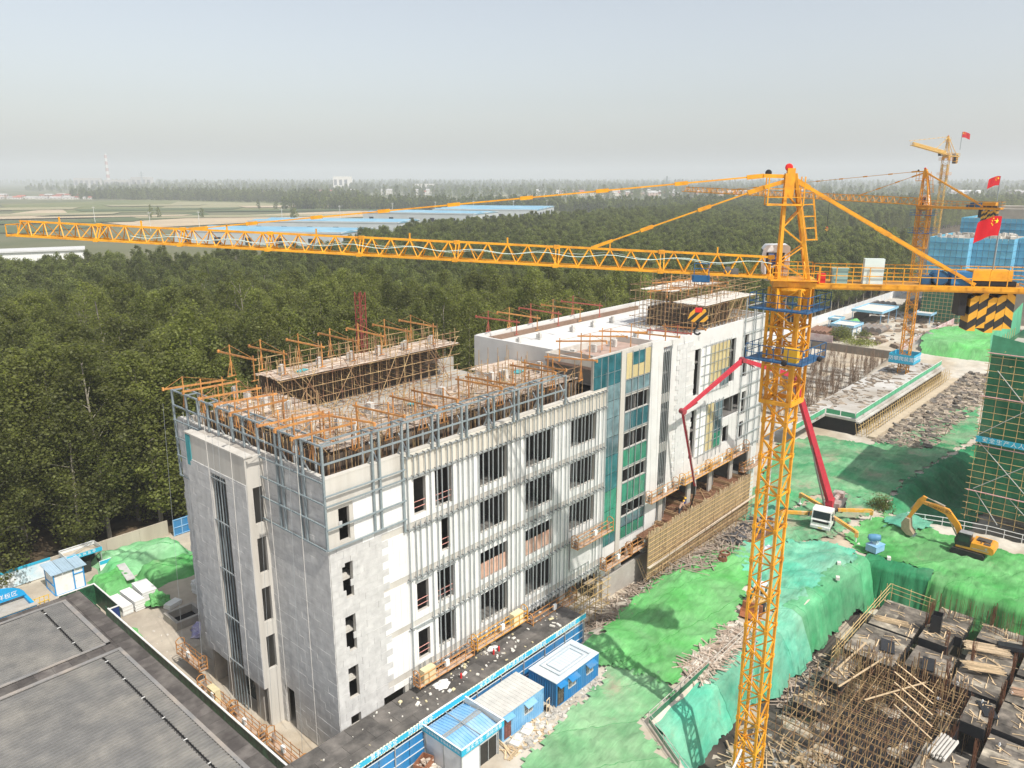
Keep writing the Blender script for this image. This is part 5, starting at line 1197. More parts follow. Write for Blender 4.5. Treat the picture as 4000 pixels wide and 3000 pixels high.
def cabin(loc, L, W, H, m, mroof, label, doors, wins, awn, rect=False):
    T = thing('site_cabin', label, 'cabin', loc, 0, 'site cabins along the blue hoarding')
    holes = [(d, d + .85, .1, 2.05) for d in doors] + [(w_, w_ + 1.05, 1.0, 1.9) for w_ in wins]
    corr(0, L, 0, .05, H, m, T, 'front_wall', 'x', holes=holes); corr(0, W, 0, .05, H, m, T, 'end_wall', 'y')
    b = MB(); b.box((.06, W - .06, .05), (L - .06, W, H)); b.box((L - .06, .05, .05), (L, W, H)); b.box((.05, .05, 0), (L, W, .06)); b.box((.06, .35, .06), (L - .06, .4, H - .02)); obj('shell', b, m, T)
    b = MB()
    for x in (0, L):
        for y in (0, W): b.bar((x, y, 0), (x, y, H), .12)
    for z in (.06, H - .04):
        b.bar((0, 0, z), (L, 0, z), .1); b.bar((0, W, z), (L, W, z), .1); b.bar((0, 0, z), (0, W, z), .1); b.bar((L, 0, z), (L, W, z), .1)
    obj('corner_frame', b, m, T)
    b = MB(); b.box((-.08, -.08, H), (L + .08, W + .08, H + .05))
    for x in np.arange(0, L, .4): b.box((x, -.06, H + .05), (x + .06, W + .06, H + .075))
    rf = obj('roof', b, mroof, T)
    if rect:
        b = MB()
        for i0 in (.45, .95):
            x0, x1, y0, y1 = .5 + i0, L - .3 - i0, .1 + i0 * .7, W - .1 - i0 * .7
            for a, c in (((x0, y0), (x1, y0)), ((x1, y0), (x1, y1)), ((x1, y1), (x0, y1)), ((x0, y1), (x0, y0))): b.bar((*a, H + .12), (*c, H + .12), .07, .09)
        obj('roof_batten', b, mat('batten_grey', (.42, .48, .52), .1, 3, .6), rf)
    for d in doors:
        b = MB(); b.box((d, -.03, .1), (d + .85, .02, 2.05)); D = obj('door', b, mat('door_' + m.name, (.14, .06, .05) if m is not m_blue else (.06, .055, .045), .2, 2, .5), T)
        b = MB()
        for z in (.25, .8, 1.4):
            for x in (.1, .46): b.box((d + x, -.05, z), (d + x + .28, -.031, z + .45))
        obj('door_panel', b, mat('door_panel_' + m.name, (.20, .08, .07) if m is not m_blue else (.10, .09, .07), .2, 2, .5), D)
        b = MB(); b.tube((d + .76, -.09, 1.02), (d + .76, -.09, 1.14), .02, 6); obj('handle', b, m_galv, D)
        if awn: b = MB(); b.hexa([(d - .1, -.5, 2.12), (d + .95, -.5, 2.12), (d + .95, 0, 2.28), (d - .1, 0, 2.28), (d - .1, -.5, 2.15), (d + .95, -.5, 2.15), (d + .95, 0, 2.31), (d - .1, 0, 2.31)]); obj('awning', b, m, T)
    for x in wins:
        b = MB(); b.box((x + .04, .0, 1.04), (x + 1.01, .015, 1.86)); Wn = obj('window', b, m_glassdark, T)
        b = MB()
        for a, c in (((x, -.02, .98), (x + 1.05, .03, 1.05)), ((x, -.02, 1.85), (x + 1.05, .03, 1.92)), ((x, -.02, 1.05), (x + .06, .03, 1.85)), ((x + .99, -.02, 1.05), (x + 1.05, .03, 1.85)), ((x + .5, -.02, 1.05), (x + .55, .03, 1.85))): b.box(a, c)
        obj('frame', b, m_wpaint, Wn)
        b = MB()
        for k in range(7): b.bar((x + .1 + k * .14, -.09, 1.0), (x + .1 + k * .14, -.09, 1.9), .022)
        for z in (1.12, 1.45, 1.78): b.bar((x, -.09, z), (x + 1.05, -.09, z), .022)
        obj('guard', b, m_wpaint, Wn)
        b = MB(); b.hexa([(x - .1, -.55, 1.98), (x + 1.15, -.55, 1.98), (x + 1.15, 0, 2.22), (x - .1, 0, 2.22), (x - .1, -.55, 2.0), (x + 1.15, -.55, 2.0), (x + 1.15, 0, 2.24), (x - .1, 0, 2.24)]); obj('awning', b, m, T)
    return T
m_cabroof = mat('cabin_roof_pale', (.52, .58, .62), .08, 1, .6, rnd=.05, col2=(.60, .62, .62), c2scale=.6)
cabin((16.75, -8.15, 0), 6.1, 3.1, 2.45, m_blue, m_cabroof, 'dark blue corrugated site cabin with pale blue roof and two barred windows', (.15,), (1.7, 4.3), True, True)
cabin((10.35, -7.6, 0), 5.2, 3.1, 2.45, mat('light_blue_paint', (.16, .38, .62), .1, 2, .5, col2=(.25, .45, .62), c2amt=.4, c2scale=.8), mat('cabin_roof_grey', (.50, .49, .46), .1, 1, .7, col2=(.58, .56, .52), c2scale=.5), 'light blue corrugated site cabin with grey roof and red brown door', (.25,), (2.8,), True)
BT = thing('guard_booth', 'white panelled booth with blue roof sunk behind a cyan slogan fascia', 'booth', (5.05, -8.3, 0))
m_pan = mat('booth_panel', (.66, .68, .70), .05, 1.2, .5, col2=(.55, .57, .60), c2amt=.3, c2scale=.9)
wl, ww, wh = 4.2, 4.2, 3.0
b = MB()
for a, c in (((.05, .05, 0), (.09, 2.0, 2.6)), ((.05, 2.05, 0), (.09, 4.1, 2.6)), ((.12, .05, 0), (2.0, .09, 2.6)), ((2.05, .05, 2.05), (4.1, .09, 2.6)), ((4.05, .12, 0), (4.1, 4.05, 2.6)), ((.12, 4.06, 0), (4.1, 4.1, 2.6))): b.box(a, c)
obj('wall_panel', b, m_pan, BT)
b = MB(); b.box((2.1, .14, .02), (4.0, .2, 2.04)); b.box((2.1, .6, .0), (4.0, .62, 2.04)); dd = obj('door', b, mat('booth_dark_door', (.03, .03, .028), .3, 2, .4), BT)
b = MB(); b.bar((3.05, .1, 0), (3.05, .1, 2.05), .05); obj('door_stile', b, m_galv, dd)
b = MB()
for x, y in ((.05, .05), (4.15, .05), (.05, 4.15), (4.15, 4.15), (.05, 2.03), (2.03, .05)): b.bar((x, y, 0), (x, y, 2.62), .08)
obj('post', b, m_galv, BT)
b = MB()
x0, x1, ym = .0, 4.2, 2.1
for k in range(14):
    xx = x0 + k * .3
    for (ya, za), (yb, zb_) in (((.02, 2.56), (ym, 2.9)), ((ym, 2.9), (4.18, 2.56))):
        b.hexa([(xx, ya, za), (xx + .28, ya, za), (xx + .28, yb, zb_), (xx, yb, zb_), (xx, ya, za + .03), (xx + .28, ya, za + .03), (xx + .28, yb, zb_ + .03), (xx, yb, zb_ + .03)])
        b.bar((xx + .29, ya, za + .05), (xx + .29, yb, zb_ + .05), .035, .05)
obj('roof', b, m_lblue, BT)
b = MB(); b.box((-.02, ym - .2, 2.93), (4.2, ym + .2, 2.96)); b.bar((2.1, 0, 3.08), (2.1, 4.2, 3.08), .07); b.bar((0, 2.0, 3.1), (4.2, 2.3, 3.1), .05); obj('roof_rail', b, m_galv, BT)
b = MB()
for a, c in (((-.25, -.3, 2.62), (4.5, -.24, 3.2)), ((-.25, -.23, 2.62), (-.19, 4.5, 3.2)), ((4.44, -.23, 2.62), (4.5, 4.5, 3.2)), ((-.18, 4.44, 2.62), (4.43, 4.5, 3.2))): b.box(a, c)
fa = obj('fascia', b, m_cyan, BT)
b = MB()
for a, c in (((-.24, -.22, 2.66), (4.4, -.2, 3.22)), ((-.17, -.19, 2.66), (-.15, 4.4, 3.22)), ((4.38, -.19, 2.66), (4.4, 4.4, 3.22)), ((-.14, 4.38, 2.66), (4.37, 4.4, 3.22)), ((-.28, -.33, 3.21), (4.53, -.2, 3.25)), ((-.28, -.19, 3.21), (-.15, 4.53, 3.25)), ((4.37, -.19, 3.21), (4.53, 4.53, 3.25)), ((-.14, 4.4, 3.21), (4.36, 4.53, 3.25))): b.box(a, c)
obj('fascia_lining', b, m_wpaint, BT)
text('落实责任', .44, m_wtext, fa, face_m((1.15, -.31, 2.91), (1, 0, 0), (0, 0, 1)), spacing=1.15); text('消除违章', .44, m_wtext, fa, face_m((3.3, -.31, 2.91), (1, 0, 0), (0, 0, 1)), spacing=1.15)
text('职工安全靠你我 幸福连着大家伙', .30, m_wtext, fa, face_m((-.26, 2.12, 2.91), (0, -1, 0), (0, 0, 1)), spacing=1.1)
# small things by the cabins
T = thing('open_crate', 'rusty brown open crate with scrap beside the white booth', 'crate', (3.6, -5.6, 0), .3)
b = MB(); 
for a, c in (((0, 0, 0), (1.5, .04, .7)), ((0, .96, 0), (1.5, 1.0, .7)), ((0, .04, 0), (.04, .96, .7)), ((1.46, .04, 0), (1.5, .96, .7)), ((.04, .04, 0), (1.46, .96, .04))): b.box(a, c)
obj('side', b, mat('rust_plate', (.30, .13, .07), .25, 2, .8), T)
b = MB()
for k in range(14): b.cbox((R.uniform(.2, 1.3), R.uniform(.2, .8), .2 + R.random() * .3), (R.uniform(.2, .6), .15, .1), R.random() * 3)
obj('scrap', b, m_plank, T, stuff=True)
for i in range(6): b = MB(); b.lathe([(.0, 0), (.13, 0), (.13, .36), (.05, .4), (.05, .46)], n=10); o = one('gas_bottle', b, m_bp, 'dark bottle standing in a row between the two blue cabins', 'bottle', 'dark bottles between the blue cabins'); o.location = (15.85 + .14 * (i % 2), -7.9 + .32 * i, 0.0)
T = thing('glazed_frame', 'pale timber frame leaning against the light blue cabin', 'frame', (15.62, -8.0, 0), .2); b = MB()
for a, c in (((0, 0, 0), (0, 0, 1.3)), ((.5, 0, 0), (.5, 0, 1.3)), ((0, 0, 1.28), (.5, 0, 1.28)), ((0, 0, .6), (.5, 0, .6))): b.bar(a, c, .06)
obj('bar', b, m_timber, T)
def rubble(n, box, m, lab, s=(.15, .5), z=.05, seed=1, fl=.6, cat='rubble', shape='rock'):
    r = random.Random(seed); b = MB()
    for k in range(n):
        x = r.uniform(box[0], box[1]); y = r.uniform(box[2], box[3]); q = r.uniform(*s); zz = float(hgt(np.array(x), np.array(y))) + z
        if shape == 'rock':
            m3 = Matrix.Rotation(r.random() * 6, 3, 'Z') @ Matrix.Rotation(r.uniform(-.5, .5), 3, 'X'); h = Vector((q * r.uniform(.6, 1.2), q * r.uniform(.5, 1), q * r.uniform(.3, fl)))
            b.hexa([Vector((x, y, zz)) + m3 @ Vector((sx * h.x / 2 * r.uniform(.7, 1.1), sy * h.y / 2 * r.uniform(.7, 1.1), sz * h.z / 2 * r.uniform(.7, 1.1))) for sz in (-1, 1) for sx, sy in ((-1, -1), (1, -1), (1, 1), (-1, 1))])
        else:
            a = r.random() * PI if shape == 'stick' else .75 + r.gauss(0, .25); l = q * 6; t = r.uniform(-.06, .1)
            b.bar((x - l / 2 * math.cos(a), y - l / 2 * math.sin(a), zz), (x + l / 2 * math.cos(a), y + l / 2 * math.sin(a), zz + abs(t) * l), .06 + .1 * r.random(), .05)
    return one('rubble' if shape == 'rock' else 'scrap_timber', b, m, lab, cat, kind='stuff')
m_rub = mat('pale_rubble', (.50, .47, .42), .2, 2, .95, .3, 8, island=.25)
rubble(130, (10.5, 17, -9.6, -8.0), m_rub, 'broken concrete and plaster along the fronts of the blue cabins', (.12, .6), seed=3)
rubble(60, (17, 24, -9.3, -8.2), m_rub, 'pale rubble under the dark blue cabin front', (.1, .35), seed=4)
rubble(60, (3, 6, -8, -4.4), m_rub, 'rubble and bricks round the rusty crate', (.1, .4), seed=5)
rubble(60, (9.5, 14.5, -9.5, -7.9), m_timber, 'thin scrap laths in front of the light blue cabin', (.1, .3), seed=6, shape='stick', cat='scrap timber')
for i, (x, y) in enumerate(((11.1, -8.5), (12.7, -8.3))):
    b = MB(); b.cbox((0, 0, .16), (1.1, .8, .25), .3, .12); b.cbox((.3, .1, .35), (.7, .5, .14), .5); o = one('foam_block', b, m_foam, 'white foam block lying before the light blue cabin, %s one' % ('left' if i == 0 else 'larger right'), 'foam block'); o.location = (x, y, 0)
# ------------------------------------------------------------------ grey industrial building in the foreground
GB = thing('grey_building', 'low building with grey ribbed metal roof and dark tiled parapet in the foreground', 'building', (-18, 10, 0))
m_ribs = mat('grey_ribbed_metal', (.185, .183, .178), .16, .7, .5, .05, 8, metal=.1, col2=(.245, .235, .215), c2amt=.42, c2scale=.35, rnd=.03)
m_tile = mat('dark_parapet_tile', (.085, .075, .07), .14, 2, .6, rnd=.22, col2=(.17, .155, .14), c2amt=.38, c2scale=.8)
b = MB(); b.box((-42, -26, 0), (-7.7, 30.5, 6.6)); obj('wall', b, mat('dark_cladding', (.09, .085, .08), .15, 1, .7), GB, True)
def ribbed(name, x0, x1, y0, y1, zf):
    b = MB(); y = y0
    while y < y1 - .01:
        u = .36 / 4; pr = [(y, 0), (y + u * 1.5, 0), (y + u * 1.7, .11), (y + u * 2.9, .11), (y + u * 3.1, 0), (y + u * 4, 0)]
        for (a, h), (c, h2) in zip(pr[:-1], pr[1:]): b.face([(x0, a, zf(x0) + h), (x1, a, zf(x1) + h), (x1, c, zf(x1) + h2), (x0, c, zf(x0) + h2)])
        y += .36
    return obj(name, b, m_ribs, GB, True, fix=False)
zf = lambda x: 6.75 + (x + 30) * .012
ribbed('ribbed_roof', -42, -10.62, -26, 17.6, zf); ribbed('ribbed_roof', -10.4, -9.25, -26, 17.6, zf)
ribbed('ribbed_roof', -42, -11.42, 19.6, 29.3, zf); ribbed('ribbed_roof', -11.2, -9.6, 19.6, 29.3, zf)
b = MB()
for x, y0, y1 in ((-10.51, -26, 17.6), (-11.31, 19.6, 29.3)):
    b.box((x - .11, y0, 6.62), (x + .11, y1, 6.66))
obj('gutter', b, m_dark, GB, True)
b = MB()
for x, y0, y1 in ((-10.51, -26, 17.6), (-11.31, 19.6, 29.3)):
    for y in np.arange(y0 + 2, y1, 3.4): b.box((x - .14, y, 7.02), (x + .14, y + .06, 7.06))
obj('gutter_strap', b, m_wpaint, GB, True)
b = MB(); fz = 7.06
for a, c in (((-9.24, -26, fz), (-8.95, 17.95, fz + .08)), ((-42, 17.62, fz), (-9.25, 17.95, fz + .08)), ((-42, 29.32, fz), (-9.2, 29.6, fz + .08)), ((-9.58, 19.5, fz), (-9.2, 29.31, fz + .08)), ((-42, 19.3, fz - .02), (-9.6, 19.58, fz + .05))): b.box(a, c)
obj('roof_flashing', b, mat('flashing_grey', (.24, .235, .23), .15, .8, .55, col2=(.36, .31, .26), c2amt=.35, c2scale=.4), GB, True)
tl = []
for y in np.arange(-26, 30.4, 1.28): tl.append(((-8.94, y, 6.98 + R.random() * .012), (-7.7, min(y + 1.255, 30.5), 7.03)))
for x in np.arange(-42, -9.0, 1.28): tl += [((x, 29.62, 6.98), (x + 1.255, 30.5, 7.03)), ((x, 17.97, 6.96), (x + 1.255, 19.28, 7.0))]
for y in np.arange(17.97, 29.6, 1.28): tl.append(((-9.18, y, 6.96), (-8.96, min(y + 1.255, 29.6), 7.02)))
tl.sort(key=lambda t: -t[0][0]); boxes('parapet_tile', tl, m_tile, GB, 130, True)
b = MB(); b.box((-42, -26, 6.61), (-7.72, 30.48, 6.63)); b.box((-8.98, -26, 6.64), (-7.72, 30.48, 6.97)); b.box((-42, 17.9, 6.64), (-9, 19.3, 6.95)); b.box((-42, 29.55, 6.64), (-9, 30.46, 6.97)); obj('roof_deck', b, mat('joint_grey', (.20, .19, .18), .1, 1, .8), GB, True)
# hoarding with ivy print beside it
m_ivy = mat('ivy_print', (.012, .05, .025), .5, 1.5, .5, col2=(.03, .16, .07), c2amt=.4, c2scale=1.6)
HO = thing('printed_hoarding', 'dark green leaf printed hoarding with white cap beside the grey roof', 'hoarding', (-4.7, 12, 0))
boxes('hoarding_panel', [((-4.56, y + .02, .1), (-4.5, y + 1.98, 2.6)) for y in np.arange(-12, 32.9, 2.0)] + [((-6.9 + 1.75 * k, 39.9, .1), (-5.2 + 1.75 * k, 39.96, 2.45)) for k in range(2)] + [((-3.46, y, .1), (-3.4, y + 1.6, 2.45)) for y in (33.4, 35.03, 36.66, 38.29)], m_ivy, HO, 40, True)
b = MB(); b.box((-4.61, -12, 2.61), (-4.45, 33.3, 2.69)); b.box((-7.0, 39.86, 2.46), (-3.36, 40.0, 2.54)); b.box((-3.5, 33.3, 2.46), (-3.36, 39.85, 2.54)); b.box((-4.44, 33.25, 2.46), (-3.51, 33.4, 2.54)); obj('cap', b, m_wpaint, HO, True)
b = MB(); b.box((-4.44, 33.3, .1), (-3.47, 33.36, 2.45)); obj('blue_return_panel', b, mat('navy_panel', (.02, .045, .17), .1, 2, .6), HO, True)
one('ivy_screen', (lambda b: (b.box((-4.9, 34.5, .1), (-4.84, 39.8, 2.3)), b)[1])(MB()), m_ivy, 'dark leaf printed screen inside the corner of the hoarding', 'screen')
b = MB(); b.lathe([(.02, 0), (.16, .35), (.20, .9), (.14, 1.5), (.05, 1.75), (.03, 2.1)], (-5.6, 33.0, .3), 9); one('folded_parasol', b, mat('beige_cloth', (.55, .48, .38), .1, 4, .9, .4, 12), 'folded beige parasol in the corner behind the dark roof', 'parasol')
crumple('dust_net', (-3.4, 31.0, .05), (.7, 1.6, .3), m_net1, 'strip of green net lying below the navy panel', 'dust net', 5)
# ------------------------------------------------------------------ storage yard at the left
m_wallc = mat('boundary_render', (.50, .45, .37), .12, .6, .9, .2, 6, col2=(.42, .37, .30), c2amt=.4, c2scale=.4, streak=True)
b = MB()
for x in np.arange(-14, 9.6, 4): b.box((x + .01, 50.8, 0), (min(x + 3.99, 9.6), 51.0, 2.1))
BW = one('boundary_wall', b, m_wallc, 'beige rendered boundary wall between the storage yard and the trees', 'wall')
b = MB(); b.box((-40, 50.65, .1), (-4.3, 50.75, 2.2)); o = thing('printed_fence', 'white and cyan printed fence under the trees at the left edge', 'fence', (-10, 50.7, 0)); obj('panel', b, mat('printed_panel', (.74, .78, .80), .06, 1, .6, col2=(.30, .58, .70), c2amt=.3, c2scale=.35), o, True)
b = MB(); b.box((-40, 50.6, 2.0), (-4.3, 50.645, 2.3)); obj('top_band', b, m_cyan, o, True)
b = MB(); b.box((9.9, 49.9, .05), (16.5, 50.0, 2.3)); 
GT = thing('blue_gate', 'blue panelled gate and fence beyond the covered pipe heap', 'gate', (13, 49.9, 0)); obj('panel', b, m_blue, GT, True)
b = MB()
for x in np.arange(9.9, 16.6, 1.1): b.bar((x, 49.85, .05), (x, 49.85, 2.35), .09)
for z in (.2, 1.2, 2.25): b.bar((9.9, 49.86, z), (16.5, 49.86, z), .08)
obj('frame', b, m_lblue, GT, True)
# panelled hut
HT = thing('site_hut', 'small white panelled hut with blue trim and striped metal roof', 'hut', (-5.8, 45.0, 0))
boxes('wall_panel', [((0, 0, .05), (1.95, .06, 2.6)), ((2.08, 0, 1.95), (3.0, .06, 2.6)), ((0, .07, .05), (.06, 2.8, 2.6)), ((3.0, .07, .05), (3.06, 2.8, 2.6)), ((.07, 2.76, .05), (2.99, 2.8, 2.6))], m_wpaint, HT, 9)
b = MB(); b.box((2.08, .005, .05), (3.0, .05, 1.9)); D = obj('door', b, mat('hut_door', (.80, .80, .78), .04, 1, .5), HT); b = MB(); b.tube((2.2, -.05, 1.0), (2.2, -.05, 1.15), .02, 6); obj('handle', b, m_galv, D)
b = MB()
for x, y in ((0, 0), (2.02, 0), (3.06, 0), (0, 2.8), (3.06, 2.8)): b.bar((x, y - .02, 0), (x, y - .02, 2.65), .12)
for z in (.05, 1.92, 2.62): b.bar((0 if z != 1.92 else 2.02, -.03, z), (3.06, -.03, z), .1)
for z in (.05, 2.62, 1.2): b.bar((-.03, 0, z), (-.03, 2.8, z), .1)
obj('trim', b, mat('trim_blue', (.03, .28, .62), .06, 2, .5), HT)
for k in range(3):
    b = MB(); x = -.3 + k * 1.25; b.hexa([(x, -.3, 2.66), (x + 1.2, -.3, 2.66), (x + 1.2, 3.1, 2.86), (x, 3.1, 2.86), (x, -.3, 2.72), (x + 1.2, -.3, 2.72), (x + 1.2, 3.1, 2.92), (x, 3.1, 2.92)])
    for j in range(4): b.bar((x + .15 + j * .3, -.3, 2.73), (x + .15 + j * .3, 3.1, 2.93), .05, .03)
    obj('roof_sheet', b, mat('hut_roof', (.36, .48, .58), .1, 1, .5, rnd=.06), HT)
# rest booth
RB = thing('rest_booth', 'open rest booth with cyan lettered fascia behind the white hut', 'booth', (-3.4, 47.6, 0))
b = MB()
for x, y in ((0, 0), (3.6, 0), (0, 2.3), (3.6, 2.3)): b.bar((x, y, 0), (x, y, 2.6), .09)
for y in (0, 2.3): b.bar((0, y, 2.9), (3.6, y, 2.9), .07); b.bar((0, y, 2.5), (3.6, y, 2.5), .07)
b.bar((0, 0, 2.9), (3.6, 2.3, 2.9), .06); obj('frame', b, m_galv, RB)
b = MB(); b.box((.05, .1, 2.5), (3.55, 2.2, 2.54)); obj('roof', b, mat('old_roof', (.50, .44, .36), .2, 2, .9), RB)
b = MB(); b.box((0, 2.2, 0), (3.6, 2.24, 2.5)); b.box((.06, .4, .3), (2.5, .44, 1.5)); b.box((3.56, .1, 0), (3.6, 2.19, 1.0)); obj('back_screen', b, mat('dark_screen', (.03, .035, .035), .2, 2, .7), RB)
b = MB(); b.box((-.1, -.16, 2.5), (3.75, -.1, 3.0)); fb_ = obj('fascia', b, m_cyan, RB)
b = MB(); b.box((-.1, 2.32, 2.5), (3.75, 2.36, 3.0)); b.box((-.14, -.09, 2.5), (-.1, 2.31, 3.0)); b.box((3.75, -.09, 2.5), (3.79, 2.31, 3.0)); obj('fascia_back', b, m_wpaint, RB)
text('茶水休息亭', .42, m_wtext, fb_, face_m((1.8, -.17, 2.75), (1, 0, 0), (0, 0, 1)), spacing=1.5)
nb_ = thing('notice_board', 'white notice board with a red box in front of the rest booth', 'notice board', (-.35, 46.9, 0)); b = MB(); b.box((0, 0, .15), (1.5, .08, 1.5)); b.bar((.05, .04, 0), (.05, .04, .2), .08); b.bar((1.45, .04, 0), (1.45, .04, .2), .08); obj('board', b, m_wpaint, nb_)
b = MB(); b.box((.05, -.012, 1.0), (1.45, -.002, 1.45)); obj('print', b, m_cyan, nb_); b = MB(); b.box((.55, -.2, 0), (.95, -.02, .5)); obj('red_box', b, m_red, nb_)
# sample zone building with arched sign
SZ = thing('sample_zone', 'bright blue low building with arched lettered sign at the left edge', 'building', (-11.5, 42, 0))
b = MB(); b.box((-16, 39.2, 0), (-9.2, 39.5, 2.8)); b.box((-9.5, 39.51, 0), (-9.2, 43.5, 2.8)); b.box((-16, 43.2, 0), (-9.51, 43.5, 2.8)); obj('wall', b, mat('bright_blue', (.02, .34, .66), .06, 1, .5), SZ, True)
b = MB(); b.box((-16, 39.1, 2.8), (-9.1, 39.7, 2.9)); b.box((-16, 39.71, 2.4), (-9.51, 43.19, 2.46)); obj('coping', b, m_conc, SZ, True)
b = MB(); b.prism([(-15.5, 2.9)] + [(-12.5 + 3.2 * math.cos(PI - PI * k / 12), 2.9 + 1.5 * math.sin(PI * k / 12)) for k in range(13)], 42.0, 42.3, 'y'); obj('arch', b, mat('bright_blue', (0, 0, 0)), SZ, True)
text('标准化样板区', .62, m_wtext, SZ, face_m((-11.9, 41.97, 3.4), (1, 0, 0), (0, 0, 1)), world=True)
b = MB(); b.box((-13.2, 39.16, .4), (-11.2, 39.195, 1.9)); W_ = obj('window', b, m_glassdark, SZ, True); b = MB()
for k in range(9): b.bar((-13.2 + .25 * k, 39.1, .4), (-13.2 + .25 * k, 39.1, 1.9), .04)
obj('window_bars', b, m_galv, W_, True)
b = MB()
for k in range(5): b.bar((-8.6 + k * .45, 44, 0), (-8.6 + k * .45, 44, 1.1), .06)
for z in (.5, 1.05): b.bar((-8.6, 44, z), (-6.8, 44, z), .06)
one('yellow_barrier', b, mat('barrier_yellow', (.75, .48, .03), .06, 2, .5), 'yellow railing beside the white hut', 'barrier')
# stacks of white boards
def board_stack(x, y, w_, d, n, rz, lab, h=.12):
    T = thing('board_stack', lab, 'board stack', (x, y, .1), rz, 'stacks of boards in the storage yard')
    for i in range(n): b = MB(); ox, oy = (R.random() - .5) * .08, (R.random() - .5) * .08; b.box((ox, oy, i * h), (ox + w_, oy + d, i * h + h - .012)); obj('board', b, m_white, T)
board_stack(-2.6, 35.0, 1.1, 3.4, 9, .05, 'white board stack next to the hoarding, leftmost of the three')
board_stack(-1.3, 35.0, 1.1, 3.6, 10, .03, 'white board stack, middle of the three in the yard')
board_stack(.1, 36.4, 1.6, 3.2, 9, -.05, 'white board stack, rightmost and widest of the three')
board_stack(4.8, 33.4, 1.2, 1.0, 10, .2, 'grey white pile of blocks at the foot of the building wall', .15)
board_stack(6.3, 33.8, 1.2, 1.0, 8, .1, 'smaller pile of blocks right at the building corner', .15)
crumple('net_cover', (.9, 34.6, .5), (1.0, .8, 1.1), m_net1, 'bright green net thrown over a small stack', 'net cover', 8, sub=4)
board_stack(1.3, 32.6, 1.6, 1.0, 4, .3, 'low stack of grey boards by the concrete pit')
T = thing('concrete_pit', 'square concrete pit kerb with dark inside', 'pit', (0, 28.2, 0)); b = MB()
for a, c in (((0, 0, 0), (3.2, .35, .9)), ((0, 2.65, 0), (3.2, 3.0, .9)), ((0, .36, 0), (.35, 2.64, .9)), ((2.85, .36, 0), (3.2, 2.64, .9))): b.box(a, c)
obj('kerb', b, m_conc, T); b = MB(); b.box((.36, .36, .06), (2.84, 2.64, .08)); obj('bottom', b, m_dark, T)
crumple('striped_tarp', (1.9, 26.3, .1), (1.2, 1.4, .5), mat('striped_tarp', (.30, .28, .52), .2, 3, .8, .5, 5, col2=(.62, .58, .66), c2amt=.5, c2scale=1.8), 'crumpled violet and white striped tarpaulin by the wall foot', 'tarpaulin', 11, sub=4)
# covered pipe heaps
def heap(x0, x1, y0, y1, h, m, lab, seed, along=0.0, rid=5):
    N, K = 46, 34; X, Y = np.meshgrid(np.linspace(0, 1, N), np.linspace(0, 1, K), indexing='ij')
    e = np.clip(np.minimum(np.minimum(X, 1 - X) * 6, np.minimum(Y, 1 - Y) * 5), 0, 1); e = e * e * (3 - 2 * e)
    rr = np.random.RandomState(seed).rand(N, K)
    Z = h * e * (.55 + .22 * np.abs(np.sin(Y * PI * rid + .6 * np.sin(X * 5 + seed))) + .28 * np.sin(X * 3.1 + seed) * np.sin(Y * 4.2 + seed * 2)) + .10 * np.sin(X * 31 + Y * 9) * np.sin(Y * 23) * e + rr * .05 + .05
    Xw = x0 + (x1 - x0) * X + .25 * np.sin(Y * 9 + seed); Yw = y0 + (y1 - y0) * Y + .25 * np.sin(X * 11 + seed)
    o = link('net_cover', grid_mesh('net_cover', Xw, Yw, Z, m)); return tag(o, lab, 'net cover', 'green nets covering heaps in the storage yard')
heap(-.6, 9.3, 43.5, 50.4, 2.0, net_mat('shiny_green_net', (.10, .38, .14), (.26, .50, .28), .5, fold=.5), 'large shiny green net over long pipes by the beige wall', 2)
heap(1.8, 9.0, 38.4, 43.2, 1.5, m_net5, 'dark green net over the pipes nearest the building', 4)
heap(-2.6, 1.6, 40.0, 45.6, 1.3, m_net1, 'small green net heap between the white hut and the white boards', 6)
b = MB(); b.cbox((.9, 42.6, 1.25), (.9, 4.6, .1), -.15); one('grey_beam', b, m_grey, 'long grey panel lying across the small net heap', 'panel')
rubble(70, (-4, 3, 22, 34), m_rub, 'stones and mortar lumps on the strip of ground beside the building end', (.06, .3), seed=9)
T = thing('red_barrier', 'red steel barrier behind the blue gate by the far building corner', 'barrier', (17, 56, 0)); b = MB()
for k in range(4): b.bar((k * 1.2, 0, 0), (k * 1.2, 0, 1.1), .09)
for z in (.3, .7, 1.1): b.bar((0, 0, z), (3.6, 0, z), .08)
obj('rail', b, m_red, T)
# ------------------------------------------------------------------ concrete pump truck
def wheel(par, c, r, w_, m_rim, ax=Vector((0, 1, 0))):
    b = MB(); b.lathe([(r * .62, -w_ / 2), (r * .93, -w_ / 2), (r, -w_ * .32), (r, w_ * .32), (r * .93, w_ / 2), (r * .62, w_ / 2)], c, 18, ax); wo_ = obj('wheel', b, m_black, par)
    b = MB(); b.lathe([(r * .2, -w_ * .53), (r * .6, -w_ * .42), (r * .62, w_ * .42), (r * .2, w_ * .53)], c, 14, ax); obj('rim', b, m_rim, wo_); return wo_
TZ = .12
TR = thing('pump_truck', 'white cabbed concrete pump truck with spread outriggers and folded red boom', 'pump truck', (67.3, -11.7, TZ), rad(8))
m_cabw = mat('truck_white', (.74, .74, .72), .06, 1.5, .4, col2=(.58, .55, .50), c2amt=.25, c2scale=1.2, coat=.3)
b = MB(); b.prism([(0, .75), (-.02, 1.5), (.12, 1.75), (.30, 2.75), (.48, 2.95), (1.75, 2.98), (1.95, 2.8), (1.95, .75)], -1.22, 1.22, 'y'); cab = obj('cab', b, m_cabw, TR)
